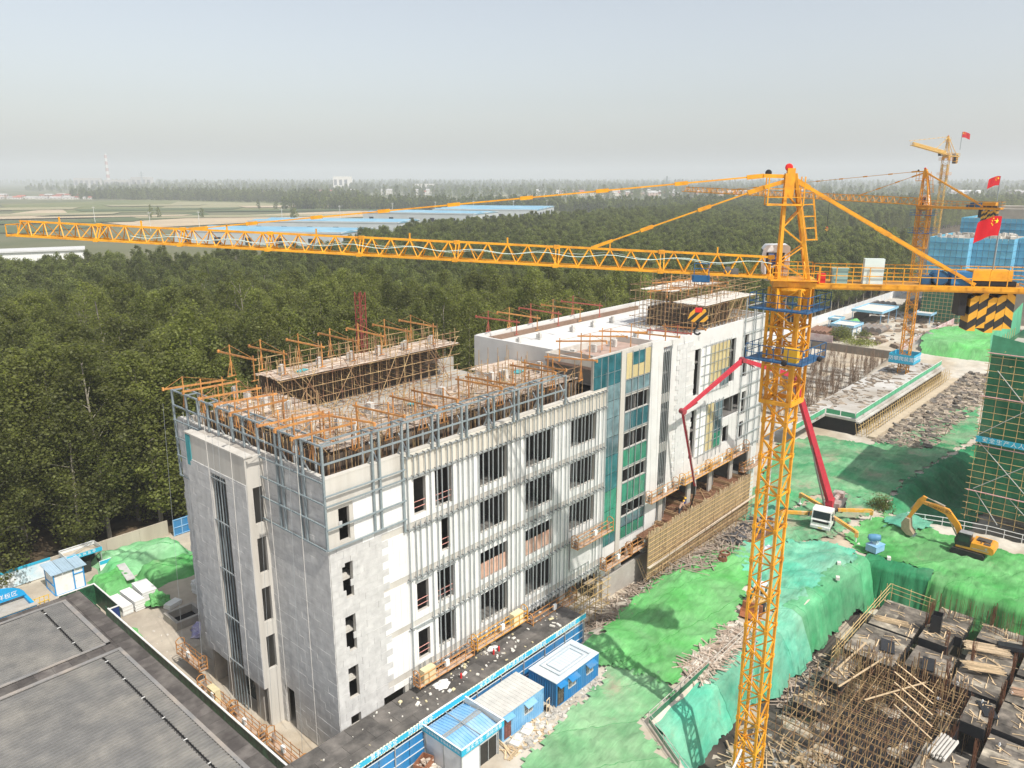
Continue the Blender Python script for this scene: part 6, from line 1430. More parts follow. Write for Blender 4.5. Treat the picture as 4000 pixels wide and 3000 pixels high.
b = MB(); b.hexa([(.07, -1.08, 1.74), (.07, 1.08, 1.74), (.2, 1.08, 1.74), (.2, -1.08, 1.74), (.255, -1.05, 2.68), (.255, 1.05, 2.68), (.4, 1.05, 2.68), (.4, -1.05, 2.68)]); obj('windscreen', b, m_glassdark, cab)
for s in (-1, 1): b = MB(); b.hexa([(.42, s * 1.235, 1.72), (1.35, s * 1.235, 1.72), (1.35, s * 1.2, 1.72), (.42, s * 1.2, 1.72), (.6, s * 1.235, 2.6), (1.35, s * 1.235, 2.6), (1.35, s * 1.2, 2.6), (.6, s * 1.2, 2.6)]); obj('side_window', b, m_glassdark, cab)
b = MB(); b.box((-.05, -1.0, 1.18), (.0, 1.0, 1.5)); obj('grille', b, m_bp, cab); b = MB(); b.box((-.16, -1.24, .42), (.25, 1.24, .8)); obj('bumper', b, m_cabw, cab)
for s in (-1, 1):
    b = MB(); b.box((-.18, s * .95 - .2, .55), (-.15, s * .95 + .2, .72)); obj('headlight', b, mat('lamp_glass', (.6, .62, .62), .05, 2, .15), cab)
    b = MB(); b.bar((.1, s * 1.2, 2.6), (-.15, s * 1.5, 2.5), .04); b.box((-.2, s * 1.5 - .06, 1.95), (-.14, s * 1.5 + .1, 2.5)); obj('mirror', b, m_bp, cab)
b = MB(); b.box((-.175, -.25, .5), (-.162, .25, .64)); obj('number_plate', b, mat('plate_yellow', (.75, .52, .05), .05, 2, .5), cab)
b = MB(); b.box((2.0, -.45, .7), (10.6, .45, 1.05)); b.box((2.1, -1.1, 1.06), (3.5, 1.1, 1.25)); b.box((5.3, -1.15, 1.06), (10.6, 1.15, 1.3)); obj('chassis', b, mat('chassis_dark', (.10, .09, .085), .3, 2, .7), TR)
for x in (1.15, 2.9, 8.2, 9.5):
    for s in (-1, 1): wheel(TR, (x, s * 1.05, .52), .52, .32, m_galv)
b = MB(); b.lathe([(.75, 0), (.75, .5), (.55, .7), (.5, 1.6), (.55, 1.7)], (4.5, 0, 1.1), 16); b.cbox((4.7, 0, 2.6), (1.5, .9, .8)); obj('boom_pedestal', b, m_red, TR)
b = MB(); b.box((6, -1.0, 1.31), (7.6, 1.0, 1.9)); b.tube((7.8, 0, 1.6), (10.3, 0, 1.6), .35, 10); b.box((9.9, -.7, .9), (11.1, .7, 2.0)); obj('hopper', b, mat('pump_grey_red', (.30, .18, .16), .3, 2, .7, col2=(.45, .40, .36), c2scale=1), TR)
m_or = mat('outrigger_orange', (.72, .36, .05), .1, 2, .5, col2=(.60, .52, .40), c2amt=.3, c2scale=1.5)
def outr(x0, y0, x1, y1, m):
    b = MB(); b.bar((x0, y0, 1.35), (x1, y1, 1.45), .36, .42); b.cbox((x1, y1, 1.2), (.4, .4, .7)); O = obj('outrigger', b, m, TR)
    b = MB(); b.tube((x1, y1, -.05 - TZ + .08), (x1, y1, 1.1), .09, 8); b.lathe([(.28, 0), (.28, .06)], (x1, y1, -TZ + .06), 10); obj('leg', b, m_wpaint, O)
outr(2.6, -1.0, -.9, -4.6, m_or); outr(2.6, 1.0, .2, 5.2, m_or); outr(5.4, -1.0, 7.4, -4.9, m_or); outr(5.4, 1.0, 8.0, 4.6, m_or)
b = MB(); b.cbox((-.9, -4.6, .02), (1.0, .9, .14), .4); obj('spreader_plate', b, m_foam, TR)
# boom in world coordinates
nd = [Vector((71.75, -11.05, 3.0)), Vector((63.3, -8.0, 21.3)), Vector((55.08, -4.95, 24.3)), Vector((46.92, -2.0, 19.2)), Vector((49.3, -2.85, 9.6))]
def taper(a, c, w0, w1, h0, h1):
    b = MB(); d = (c - a).normalized(); s = d.cross(Vector((0, 0, 1))).normalized(); u = s.cross(d)
    p = [a - s * w0 / 2 - u * h0 / 2, a + s * w0 / 2 - u * h0 / 2, a + s * w0 / 2 + u * h0 / 2, a - s * w0 / 2 + u * h0 / 2]; q = [c - s * w1 / 2 - u * h1 / 2, c + s * w1 / 2 - u * h1 / 2, c + s * w1 / 2 + u * h1 / 2, c - s * w1 / 2 + u * h1 / 2]
    b.hexa(p + q); return b, s, u, d
for i, (w0, w1, h0, h1) in enumerate(((.62, .46, .95, .62), (.45, .36, .62, .48), (.36, .28, .5, .36), (.24, .16, .32, .2))):
    b, s, u, d = taper(nd[i], nd[i + 1], w0, w1, h0, h1); Bm = obj('boom_section', b, m_red, TR, True)
    L_ = (nd[i + 1] - nd[i]).length
    b = MB(); off = s * (w0 * .5 + .12); b.path([nd[i] + off, nd[i + 1] + s * (w1 * .5 + .12)], .075, 7)
    for k in range(4): c = nd[i].lerp(nd[i + 1], (k + .5) / 4); b.bar(c, c + s * (w0 * .5 + .14), .06)
    obj('delivery_pipe', b, mat('pipe_pinkish', (.50, .20, .20), .2, 2, .5, col2=(.60, .55, .5), c2scale=1), Bm, False) if False else link('delivery_pipe', b.mesh('delivery_pipe', mat('pipe_pinkish', (.50, .20, .20), .2, 2, .5, col2=(.60, .55, .5), c2scale=1)), TR, True)
    if i < 3:
        b = MB(); b.lathe([(.32, -.36), (.34, 0), (.32, .36)], nd[i + 1], 12, s); b.bar(nd[i + 1] - d * 2.2 - u * .42, nd[i + 1] - u * .1, .12); b.bar(nd[i + 1] - u * .5, nd[i + 1] + (nd[i + 2] - nd[i + 1]).normalized() * .9, .2, .3); link('boom_joint', b.mesh('boom_joint', mat('joint_dark_red', (.30, .05, .06), .2, 2, .5)), TR, True)
b, s, u, d = taper(nd[0], nd[1], .1, .1, .1, .1); b = MB(); b.tube(nd[0] + Vector((-.9, .3, -.6)), nd[0].lerp(nd[1], .33) - u * .7, .13, 8); b.tube(nd[0].lerp(nd[1], .33) - u * .7, nd[0].lerp(nd[1], .48) - u * .35, .09, 8); link('boom_ram', b.mesh('boom_ram', mat('ram_steel', (.30, .26, .26), .2, 2, .4, metal=.5)), TR, True)
b = MB(); b.path([nd[4], Vector((49.7, -2.6, 8.2)), Vector((50.4, -2.0, 6.8)), Vector((51.2, -1.4, 5.7))], .09, 8); link('end_hose', b.mesh('end_hose', m_black), TR, True)
# ------------------------------------------------------------------ excavator
EX = thing('excavator', 'yellow crawler excavator with its bucket resting on the green net', 'excavator', (73.6, -27.8, .1), PI / 2)
m_ex = mat('excavator_yellow', (.70, .30, .025), .12, 1.5, .5, col2=(.48, .27, .09), c2amt=.36, c2scale=1, coat=.2)
b = MB()
for s in (-1, 1):
    pr = [(-1.9, .45), (-1.75, .12), (-1.45, 0), (1.45, 0), (1.75, .12), (1.9, .45), (1.7, .75), (1.4, .86), (-1.4, .86), (-1.7, .75)]; b.prism(pr, s * 1.25 - .3, s * 1.25 + .3, 'y')
obj('track', b, m_black, EX); b = MB()
for s in (-1, 1):
    for k in range(26): x = -1.6 + 3.2 * k / 25; b.cbox((x, s * 1.25, .88), (.07, .62, .05)); 
b.box((-.9, -.95, .3), (.9, .95, .85)); b.lathe([(.7, .85), (.7, 1.02)], n=16); obj('undercarriage', b, mat('under_dark', (.07, .06, .05), .3, 3, .8), EX)
b = MB(); b.prism([(1.35, 1.05), (1.35, 1.35), (-.2, 1.35), (-.25, 2.0), (-2.3, 2.0), (-2.65, 1.85), (-2.75, 1.3), (-2.6, 1.05)], -1.35, 1.35, 'y'); UP = obj('upper_body', b, m_ex, EX)
b = MB(); b.box((-2.1, -.9, 2.01), (-.6, .2, 2.12)); b.box((-1.6, -.2, 2.13), (-.9, .3, 2.25)); b.tube((-1.2, .8, 2.0), (-1.2, .8, 2.55), .07, 8); b.box((-2.2, .4, 2.01), (-1.5, 1.0, 2.06)); obj('engine_cover', b, mat('engine_dark', (.08, .07, .06), .3, 3, .7), UP)
b = MB(); b.box((-.1, -1.3, 1.36), (1.2, -.4, 1.7)); b.box((-.2, -1.36, 1.2), (-.15, -1.35, 1.3)); obj('side_box', b, m_ex, UP)
b = MB(); b.prism([(1.45, 1.3), (1.6, 2.0), (1.25, 2.85), (1.1, 2.95), (-.15, 2.95), (-.2, 1.36)], .35, 1.36, 'y'); CB = obj('cab', b, mat('cab_black', (.03, .03, .03), .2, 2, .4), UP)
b = MB()
for yy in (.33, 1.38): b.hexa([(1.32, yy - .01, 1.5), (1.42, yy - .01, 1.95), (1.42, yy + .01, 1.95), (1.32, yy + .01, 1.5), (.0, yy - .01, 1.5), (.0, yy - .01, 2.8), (.0, yy + .01, 2.8), (.0, yy + .01, 1.5)]) if False else b.box((.0, yy - .01, 1.9), (1.15, yy + .01, 2.78))
b.hexa([(1.55, .45, 1.95), (1.55, 1.26, 1.95), (1.62, 1.26, 1.95), (1.62, .45, 1.95), (1.25, .45, 2.8), (1.25, 1.26, 2.8), (1.32, 1.26, 2.8), (1.32, .45, 2.8)]); obj('window', b, m_glassdark, CB)
b = MB(); b.box((-.2, .3, 2.96), (1.15, 1.4, 3.02)); obj('roof', b, mat('cab_roof_grey', (.28, .28, .28), .2, 2, .6), CB)
bp_ = [(.9, 1.5), (1.6, 3.1), (3.0, 4.7), (3.8, 5.05), (6.1, 5.1)]
b = MB(); pr = [(.75, 1.55), (1.25, 1.35), (2.1, 3.0), (3.2, 4.2), (4.3, 4.55), (6.2, 4.95), (6.3, 5.25), (4.2, 5.15), (2.9, 4.95), (1.5, 3.35)]; b.prism(pr, -.45, -.05, 'y'); BO = obj('boom', b, m_ex, UP)
b = MB(); b.prism([(5.5, 5.75), (6.0, 5.9), (6.6, 5.2), (7.5, 2.5), (7.2, 2.35), (6.0, 4.7)], -.42, -.08, 'y'); obj('arm', b, m_ex, UP)
b = MB(); b.tube((3.4, -.25, 5.2), (4.7, -.25, 5.55), .11, 8); b.tube((4.7, -.25, 5.55), (5.6, -.25, 5.75), .06, 8); b.tube((1.6, -.55, 1.5), (2.6, -.55, 3.1), .1, 8); b.tube((2.6, -.55, 3.1), (3.4, -.52, 4.5), .06, 8); b.tube((6.35, -.25, 5.4), (7.3, -.25, 3.6), .09, 8); obj('ram', b, mat('ram_bright', (.50, .45, .38), .2, 2, .35, metal=.5), UP)
b = MB(); b.prism([(7.1, 2.5), (7.6, 2.6), (8.0, 1.8), (7.9, .9), (7.2, .35), (6.6, .3), (6.4, .6), (6.9, 1.2)], -.85, .35, 'y'); BK = obj('bucket', b, mat('bucket_earth', (.33, .26, .18), .3, 2, .9, .3, 5), UP)
b = MB()
for k in range(5): b.cbox((6.4, -.8 + .28 * k, .35), (.3, .09, .12), 0)
obj('tooth', b, m_steel, BK)
b = MB(); b.box((-2.6, -.9, 1.5), (-1.2, -.88, 1.6)); 
text('LONKING 龙工', .42, m_bp, BO, Matrix.Translation((3.9, -.47, 4.72)) @ Matrix.Rotation(rad(8), 4, Vector((0, -1, 0))) @ face_m((0, 0, 0), (1, 0, 0), (0, 0, 1)))
text('LONKING 龙工', .42, m_bp, BO, Matrix.Translation((3.9, -.03, 4.72)) @ Matrix.Rotation(rad(8), 4, Vector((0, -1, 0))) @ face_m((0, 0, 0), (-1, 0, 0), (0, 0, 1)))
b = MB(); b.box((-2.2, 1.355, 1.35), (-.4, 1.362, 1.42)); b.lathe([(.13, 0), (.13, .012)], (-1.9, 1.352, 1.65), 14, Vector((0, 1, 0))); obj('side_stripe', b, mat('stripe_grey', (.35, .38, .40), .05, 1, .5), UP)
# ------------------------------------------------------------------ mist cannon
FC = thing('mist_cannon', 'pale blue dust mist cannon on a square tank beside the pit edge', 'mist cannon', (66.1, -19.0, .12), rad(-15))
b = MB(); b.box((-.9, -.7, .25), (.9, .7, 1.05)); b.box((-.95, -.75, 1.05), (.95, .75, 1.12)); obj('tank', b, m_lblue, FC)
b = MB()
for x in (-.7, .7):
    for y in (-.55, .55): b.bar((x, y, 0), (x, y, .25), .12)
obj('leg', b, m_steel, FC)
b = MB(); b.cbox((0, 0, 1.3), (.6, .5, .4)); b.bar((-.3, -.35, 1.4), (-.3, -.35, 2.0), .08); b.bar((-.3, .35, 1.4), (-.3, .35, 2.0), .08); obj('yoke', b, mat('yoke_pale', (.5, .62, .62), .1, 2, .5), FC)
b = MB(); b.lathe([(.05, -.9), (.38, -.75), (.46, -.5), (.46, .1), (.36, .55), (.38, .62), (.30, .62), (.28, .2)], (-.2, 0, 2.0), 18, Vector((.6, -.8, .12))); obj('barrel', b, mat('barrel_blue', (.10, .26, .42), .1, 2, .4), FC)
# ------------------------------------------------------------------ wheel loader behind the mast
LD = thing('wheel_loader', 'small yellow wheel loader with rusty bucket half hidden behind the crane mast', 'wheel loader', (44.4, -14.0, .15), PI + .12)
m_ld = mat('loader_yellow', (.62, .40, .14), .15, 1.5, .55, col2=(.5, .42, .3), c2amt=.35, c2scale=1)
b = MB(); b.prism([(-2.3, .9), (-2.3, 1.5), (-1.9, 1.75), (-.4, 1.75), (-.3, 1.2), (1.0, 1.1), (1.1, .7), (-1.8, .6)], -.65, .65, 'y'); UP = obj('body', b, m_ld, LD)
b = MB(); b.prism([(.55, 1.25), (.65, 2.0), (.45, 2.75), (-.5, 2.8), (-.55, 1.76), (-.3, 1.25)], -.6, .6, 'y'); c_ = obj('cab', b, m_wpaint, LD); b = MB(); b.box((-.45, -.615, 1.85), (.42, -.602, 2.65)); b.box((-.45, .602, 1.85), (.42, .615, 2.65)); b.box((.6, -.5, 1.9), (.68, .5, 2.4)); obj('window', b, m_glassdark, c_)
for x in (-1.35, 1.05):
    for s in (-1, 1): wheel(LD, (x, s * .8, .58), .58, .4, m_ld)
b = MB()
for s in (-.4, .4): b.bar((.6, s, 1.3), (2.3, s, .9), .14, .24); b.bar((.9, s, .8), (2.0, s, 1.0), .1)
obj('lift_arm', b, m_ld, LD); b = MB(); b.prism([(2.2, 1.5), (2.25, .5), (2.5, .15), (3.3, .1), (3.35, .2), (2.6, .4), (2.45, .7), (2.4, 1.45)], -1.05, 1.05, 'y'); b.box((2.3, -1.08, .3), (3.0, -1.05, .8)); b.box((2.3, 1.05, .3), (3.0, 1.08, .8)); obj('bucket', b, mat('bucket_rust', (.30, .11, .05), .25, 2, .7), LD)
# ------------------------------------------------------------------ timber formwork of the entrance canopy
FW = thing('canopy_formwork', 'tall timber formwork box with brown rebar deck at the building entrance', 'formwork', (54, -2, 0))
QF = -2.2; x0, x1 = 40.6, 66.2
bat = []
x = x0
while x < x1: bat.append(((x, QF, .2 + R.random() * .3), (x + R.uniform(-.04, .04), QF, 5.8 + R.random() * .8), .07, .10)); x += .2
bars('timber_batten', bat, m_timber, FW, 110, 'sq', True)
wl_ = []
for k in range(10):
    z = .7 + k * .55; wl_ += [((x0 - .2, QF - .1, z), (x1 + .3, QF - .1, z + R.uniform(-.03, .03)), .036), ((x0 - .2, QF - .18, z + .06), (x1 + .3, QF - .18, z + .06), .03)]
bars('waler', wl_, mat('pole_ochre', (.52, .37, .17), .25, 2, .6, rnd=.2), FW, 30, 'tube', True)
b = MB(); b.box((x0, QF + .12, 1.6), (x1, QF + .15, 5.75)); b.box((x1 - .04, QF + .16, .3), (x1, -.3, 5.9)); obj('plywood_face', b, mat('brown_plywood', (.16, .10, .06), .25, 1, .85, rnd=.1), FW, True)
b = MB(); b.box((x0 + .05, QF + .16, 5.35), (45.6, -.45, 5.45)); b.box((46.55, QF + .16, 5.35), (x1 - .05, 4.9, 5.45)); obj('rebar_deck', b, mat('rust_mesh', (.20, .105, .065), .35, 2, .95, .6, 9, col2=(.30, .18, .11), c2scale=.7), FW, True)
rb = [((x, QF + .2, 5.52), (x, -.45 if x < 46.6 else 4.6, 5.52), .018) for x in np.arange(x0 + .2, x1, .25)] + [((x0 + .1 if y < -.45 else 46.7, y, 5.55), (x1 - .1, y, 5.55), .018) for y in np.arange(QF + .3, 4.6, .25)]
bars('rebar', rb, m_rust, FW, 0, 'tube', True, 'rebar_mesh')
bm_ = []
for x in (44.6, 48.0, 51.2, 53.4, 58.9, 61.4, 64.6): bm_ += [((x, QF + .2, 5.7), (x, -.4 if x < 46.6 else 4.4, 5.7), .10, .4), ((x + .35, QF + .2, 5.7), (x + .35, -.4 if x < 46.6 else 4.4, 5.7), .10, .4)]
for y in (QF + .35,): bm_.append(((x0, y, 5.7), (x1, y, 5.7), .08, .4))
for k in range(34): xx = R.uniform(x0 + 1, x1 - 3); bm_.append(((xx, R.uniform(QF + .3, 2.6 if xx > 47 else -.6), 5.6), (xx + R.uniform(.5, 2.2), R.uniform(QF + .3, 2.6 if xx > 47 else -.6), 5.66), .08, .06))
bars('timber', bm_, mat('brown_timber', (.34, .22, .12), .25, 2, .9, rnd=.2), FW, 40, 'sq', True)
b = MB()
for x in np.arange(x0, x1, 1.4):
    for y in (QF - .6, QF - 1.1): b.tube((x, y, .1), (x + R.uniform(-.1, .1), y, R.uniform(2.2, 3.8)), .03, 5)
for z in (1.2, 2.2, 3.2): b.tube((x0, QF - .6, z), (x1, QF - .6, z), .03, 5); b.tube((x0, QF - 1.1, z), (x1, QF - 1.1, z), .03, 5)
for x in np.arange(x0 + 1, x1, 3.0): b.tube((x, QF - 1.4, .2), (x + 2.0, QF - .2, 3.8), .03, 5)
obj('outer_poles', b, m_pole, FW, True, fix=False, stuff=True)
b = MB(); b.bar((x0 - 1, QF - .7, 2.6), (x1 + 1.5, QF - .9, 3.2), .3, .08); obj('walk_plank', b, mat('pale_walk_plank', (.56, .48, .38), .15, 2, .9), FW, True)
# two workers on the deck
def person(loc, rz, shirt, lab, lean=0.3):
    T = thing('person', lab, 'person', loc, rz)
    me = bpy.data.meshes.new('body'); 
    V = [(0, 0, .92), (lean * .35, 0, 1.18), (lean * .8, 0, 1.40), (lean * 1.0, 0, 1.50), (lean * 1.1 + .02, 0, 1.60), (lean * 1.1 + .04, 0, 1.70),
         (.0, .10, .86), (.08, .12, .48), (.02, .13, .08), (.14, .13, .04), (.0, -.10, .86), (-.02, -.13, .48), (-.10, -.14, .08), (.02, -.14, .04),
         (lean * .8, .19, 1.39), (lean * .8 + .12, .25, 1.12), (lean * .8 + .34, .20, .98), (lean * .8 + .42, .19, .97), (lean * .8, -.19, 1.39), (lean * .8 + .06, -.26, 1.10), (lean * .8 + .26, -.22, .95), (lean * .8 + .34, -.21, .94)]
    Ed = [(0, 1), (1, 2), (2, 3), (3, 4), (4, 5), (0, 6), (6, 7), (7, 8), (8, 9), (0, 10), (10, 11), (11, 12), (12, 13), (2, 14), (14, 15), (15, 16), (16, 17), (2, 18), (18, 19), (19, 20), (20, 21)]
    rd = [.15, .15, .17, .07, .10, .085, .10, .07, .05, .045, .10, .07, .05, .045, .075, .05, .038, .04, .075, .05, .038, .04]
    me.from_pydata(V, Ed, []); o = link('body', me, T); md = o.modifiers.new('s', 'SKIN'); 
    for i, v in enumerate(me.skin_vertices[0].data): v.radius = (rd[i] * (1.1 if i in (1, 2) else 1), rd[i]); v.use_root = i == 0
    o.modifiers.new('u', 'SUBSURF').levels = 1; dg = bpy.context.evaluated_depsgraph_get(); m2 = bpy.data.meshes.new_from_object(o.evaluated_get(dg)); o.modifiers.clear(); o.data = m2
    sk = mat('skin', (.42, .26, .18), .05, 3, .6); tr = mat('work_trousers', (.07, .08, .10), .1, 3, .9)
    m2.materials.clear()
    for q in (shirt, tr, sk): m2.materials.append(q)
    for p in m2.polygons:
        c = p.center; p.material_index = 1 if c.z < .90 else 2 if c.z > 1.50 or (c.z < 1.06 and c.x > .28) else 0
    m2.polygons.foreach_set('use_smooth', [True] * len(m2.polygons))
    b = MB(); b.lathe([(.16, 0), (.135, .02), (.125, .07), (.08, .13), (.02, .15)], (lean * 1.1 + .03, 0, 1.68), 12); obj('helmet', b, mat('helmet_yellow', (.80, .45, .03), .04, 2, .4), T)
    for s in (-1, 1):
        b = MB(); hx = lean * .8 + (.42 if s > 0 else .34); hy = s * .2; hz_ = .96
        for k in range(4): b.tube((hx, hy - .03 + .02 * k, hz_), (hx + .075 - .01 * abs(k - 1.5), hy - .035 + .023 * k, hz_ - .035), .010, 5)
        b.tube((hx - .02, hy - s * .03, hz_), (hx + .03, hy - s * .065, hz_ - .01), .011, 5); obj('hand', b, sk, T)
person((50.0, -.9, 5.58), rad(-60), mat('shirt_blue', (.02, .08, .32), .1, 3, .9), 'worker in blue shirt and yellow helmet on the brown rebar deck')
person((48.7, -1.3, 5.58), rad(-20), mat('shirt_tan', (.45, .30, .22), .1, 3, .9), 'stooping worker in tan shirt and yellow helmet at the near end of the rebar deck', .55)
# scrap and earth at the building foot
rubble(170, (29, 44, -4.6, -.6), m_plank, 'loose boards and laths strewn along the foot of the building', (.15, .55), .1, 21, shape='stick', cat='scrap timber')
rubble(260, (44, 66, -6.8, -3.4), m_plank, 'pile of scrap boards below the timber formwork', (.15, .6), .35, 22, shape='stick', cat='scrap timber')
rubble(120, (30, 52, -4.8, -.8), m_rub, 'stones and broken blocks along the foot of the building', (.1, .5), .05, 23)
rubble(70, (54, 66, -6.5, -3.8), mat('black_boards', (.06, .06, .065), .3, 1, .7, island=.4), 'dark formwork boards thrown on the scrap pile', (.4, 1.2), .4, 24, .12)
rubble(330, (28.5, 38.5, -15.9, -13.6), m_plank, 'heap of pale board offcuts and planks beside the crane mast', (.12, .5), .2, 25, shape='stick', cat='scrap timber')
rubble(120, (29, 40, -15.9, -13.4), mat('pale_offcut', (.55, .50, .43), .15, 2, .9, island=.2), 'pale flat panels heaped beside the crane mast', (.3, 1.0), .15, 26, .15)
for i, (x, y, r) in enumerate(((50.8, -6.6, .7), (49.6, -6.9, .55))):
    b = MB()
    for k in range(5):
        pts = [(r * (1 - .06 * k) * math.cos(t * PI / 10), r * (1 - .06 * k) * math.sin(t * PI / 10), .15 + .11 * k) for t in range(21)]; b.path(pts, .075, 5)
    o = one('wire_coil', b, m_rust, 'rusty coil of wire on the scrap pile, %s one' % ('larger right' if i == 0 else 'smaller left'), 'coil'); o.location = (x, y, 1.0)
b = MB(); b.bar((56, -6.9, .9), (63.5, -8.0, 1.3), .5, .35); one('rusty_beam', b, m_rust, 'long rusty beam lying on the scrap pile left of the mast', 'beam')
crumple('sheet_bundle', (57, -9.2, .5), (.9, .6, .5), mat('blue_white_sheet', (.55, .57, .60), .3, 2, .8, col2=(.05, .09, .20), c2amt=.4, c2scale=1.5), 'crumpled blue and white sheet at the edge of the bright net', 'sheet', 14)
b = MB()
for s in (0, .45): b.bar((41.2 + s, -1.9, -.6), (41.0 + s, -.5, 2.3), .06)
for k in range(7): b.bar((41.18, -1.7 + .18 * k, -.2 + .38 * k), (41.66, -1.7 + .18 * k, -.2 + .38 * k), .05)
one('ladder', b, m_timber, 'wooden ladder leaning against the concrete plinth', 'ladder')
T = thing('corner_scaffold', 'small scaffold of yellow poles at the right end of the walkway', 'scaffold', (31, -1.2, -.6)); L_ = []
for x in np.arange(28.2, 34, 1.1):
    for y in (-.5, -1.6): L_.append(((x, y, -.8), (x, y, 3.4 + R.random()), .035))
for z in (.3, 1.3, 2.3, 3.2):
    for y in (-.5, -1.6): L_.append(((27.9, y, z), (34.2, y, z), .032))
    for x in np.arange(28.2, 34, 1.1): L_.append(((x, -.3, z), (x, -1.9, z), .032))
bars('scaffold_pole', L_, mat('pole_ochre', (0, 0, 0)), T, 60, 'tube', True)
for i, (x, y) in enumerate(((59.6, -17.0), (55.9, -18.2), (65, -21))):
    b = MB(); b.cbox((0, 0, .2), (.55, .4, .35), .4); o = one('stone_block', b, m_foam, 'white block weighing down the net, %s' % ('on the flat left of the mist cannon' if i == 0 else 'at the brink of the pit wall' if i == 1 else 'right of the mist cannon'), 'block'); o.location = (x, y, .2)
# railing behind the excavator
T = thing('site_railing', 'low white and green site railing behind the excavator', 'railing', (79, -27, 0)); pts = [(79.2, -19.0), (80.6, -23), (81.6, -28), (81.6, -36), (81.6, -46)]
L_ = []
for (a, c), (d, e) in zip(pts[:-1], pts[1:]):
    for z in (.5, 1.1): L_.append(((a, c, z), (d, e, z), .07, .07))
    n = int(math.hypot(d - a, e - c) / 2)
    for k in range(n): t = k / n; L_.append(((a + (d - a) * t, c + (e - c) * t, -.4), (a + (d - a) * t, c + (e - c) * t, 1.15), .08, .08))
bars('rail', L_, m_wpaint, T, 40, 'sq', True)
# ------------------------------------------------------------------ the pit: plywood decks, scaffold poles, rebar, lumber
m_ply = mat('black_plywood', (0.06, 0.053, 0.047), .35, 1.1, .65, .1, 6, rnd=.4, col2=(.25, .215, .175), c2amt=.45, c2scale=.55, sharp=.2, spec=.4)
m_ply2 = mat('worn_plywood', (0.13, 0.115, 0.095), .35, 1.1, .7, .1, 6, rnd=.35, col2=(.42, .37, .29), c2amt=.40, c2scale=.5, sharp=.12)
m_fresh = mat('clean_black_plywood', (.025, .026, .03), .2, 2, .35)
PF = thing('pit_formwork', 'black plywood decks with gaps and rebar filling the excavated pit', 'formwork', (48, -32, -5.5))
decks = [(46.0, 52.4, -27.4, -22.6, -2.0), (52.7, 59.2, -27.4, -22.9, -1.95), (52.9, 56.2, -30.6, -27.9, -1.7), (56.6, 62.0, -31.2, -27.9, -2.2), (47.8, 52.3, -31.8, -28.0, -2.3)]
for (p0, p1) in ((37.4, 42.2), (42.7, 47.3), (47.9, 52.6), (53.2, 57.6), (58.2, 61.8)):
    for (q0, q1) in ((-36.2, -32.3), (-40.6, -36.8), (-45.4, -41.2), (-51, -46)):
        if p1 < 47.5 and q0 > -37: continue
        decks.append((p0 + R.uniform(-.3, .2), p1, q0, q1, -2.2 + R.uniform(-.45, .35)))
decks += [(41.5, 46.0, -36.4, -34.4, -1.8), (30.5, 36.8, -36.3, -33.0, -2.0), (30, 36.5, -41, -36.9, -2.3), (22, 29.4, -41, -34, -2.4), (36.5, 39.5, -24.0, -21.5, -3.6), (40.0, 45.4, -24.6, -22.6, -2.3)]
sh, sides, joist = [], [], []
for (p0, p1, q0, q1, z) in decks:
    x = p0
    while x < p1 - .05:
        xe = min(x + 1.22, p1); y = q0
        while y < q1 - .05:
            ye = min(y + 2.44, q1); dz = R.random() * .02; sh.append(((x + .006, y + .006, z - .02), (xe - .006, ye - .006, z + dz))); y = ye
        x = xe
    sides.append(((p0, q0, z - 1.1), (p1, q1, z - .022)))
    for k in range(int((p1 - p0) / .5)): joist.append(((p0 + .25 + k * .5, q0 - .04, z - .12), (p0 + .25 + k * .5, q1 + .04, z - .12), .06, .09))
R.shuffle(sh); h_ = len(sh) // 2
boxes('plywood_sheet', sh[:h_], m_ply, PF, 150, True, 'plywood_sheets'); boxes('plywood_sheet', sh[h_:], m_ply2, PF, 150, True, 'worn_plywood_sheets')
boxes('deck_side', sides, m_fresh, PF, 60, True); bars('joist', joist, m_timber, PF, 0, 'sq', True, 'joists')
b = MB(); b.box((20, -52, -5.9), (62, -17.5, -5.55)); ff = obj('pit_floor', b, mat('pit_floor_dark', (.13, .11, .09), .4, .8, .95, .4, 3, col2=(.03, .028, .025), c2scale=.4), PF, True)
b = MB(); b.box((33.2, -34.3, -5.54), (47.4, -24.8, -5.5)); obj('shaft_floor', b, m_fresh, PF, True)  # black sheet paints in the shade deep under the scaffold
boxes('shaft_board', [((33.2 + 1.25 * k, -34.5, -5.5), (34.4 + 1.25 * k, -34.42, -2.6)) for k in range(11)] + [((47.42, -34.4 + 1.25 * k, -5.5), (47.5, -33.2 + 1.25 * k, -2.5)) for k in range(8)], m_fresh, PF, 40, True)
pp = []
for (p0, p1, q0, q1, z) in decks:
    for x in np.arange(p0 + .2, p1, 1.1):
        for y in np.arange(q0 + .2, q1, 1.2): pp.append(((x, y, -5.55), (x, y, z - 1.1), .03))
bars('prop', pp, m_pole, PF, 0, 'tube', True, 'props')
b = MB(); r6_ = random.Random(61)
for k in range(420):
    p0, p1, q0, q1, z = r6_.choice(decks); x, y = r6_.uniform(p0 + .2, p1 - .2), r6_.uniform(q0 + .2, q1 - .2); a = r6_.choice([.1, -1.3, 1.2, r6_.random() * 3]); l = r6_.uniform(.15, .8)
    b.bar((x - l * math.cos(a), y - l * math.sin(a), z + .05), (x + l * math.cos(a), y + l * math.sin(a), z + .06 + r6_.random() * .12), r6_.uniform(.04, .11), .05)
obj('loose_timber', b, m_timber, PF, True, fix=False, stuff=True)
tp_ = []
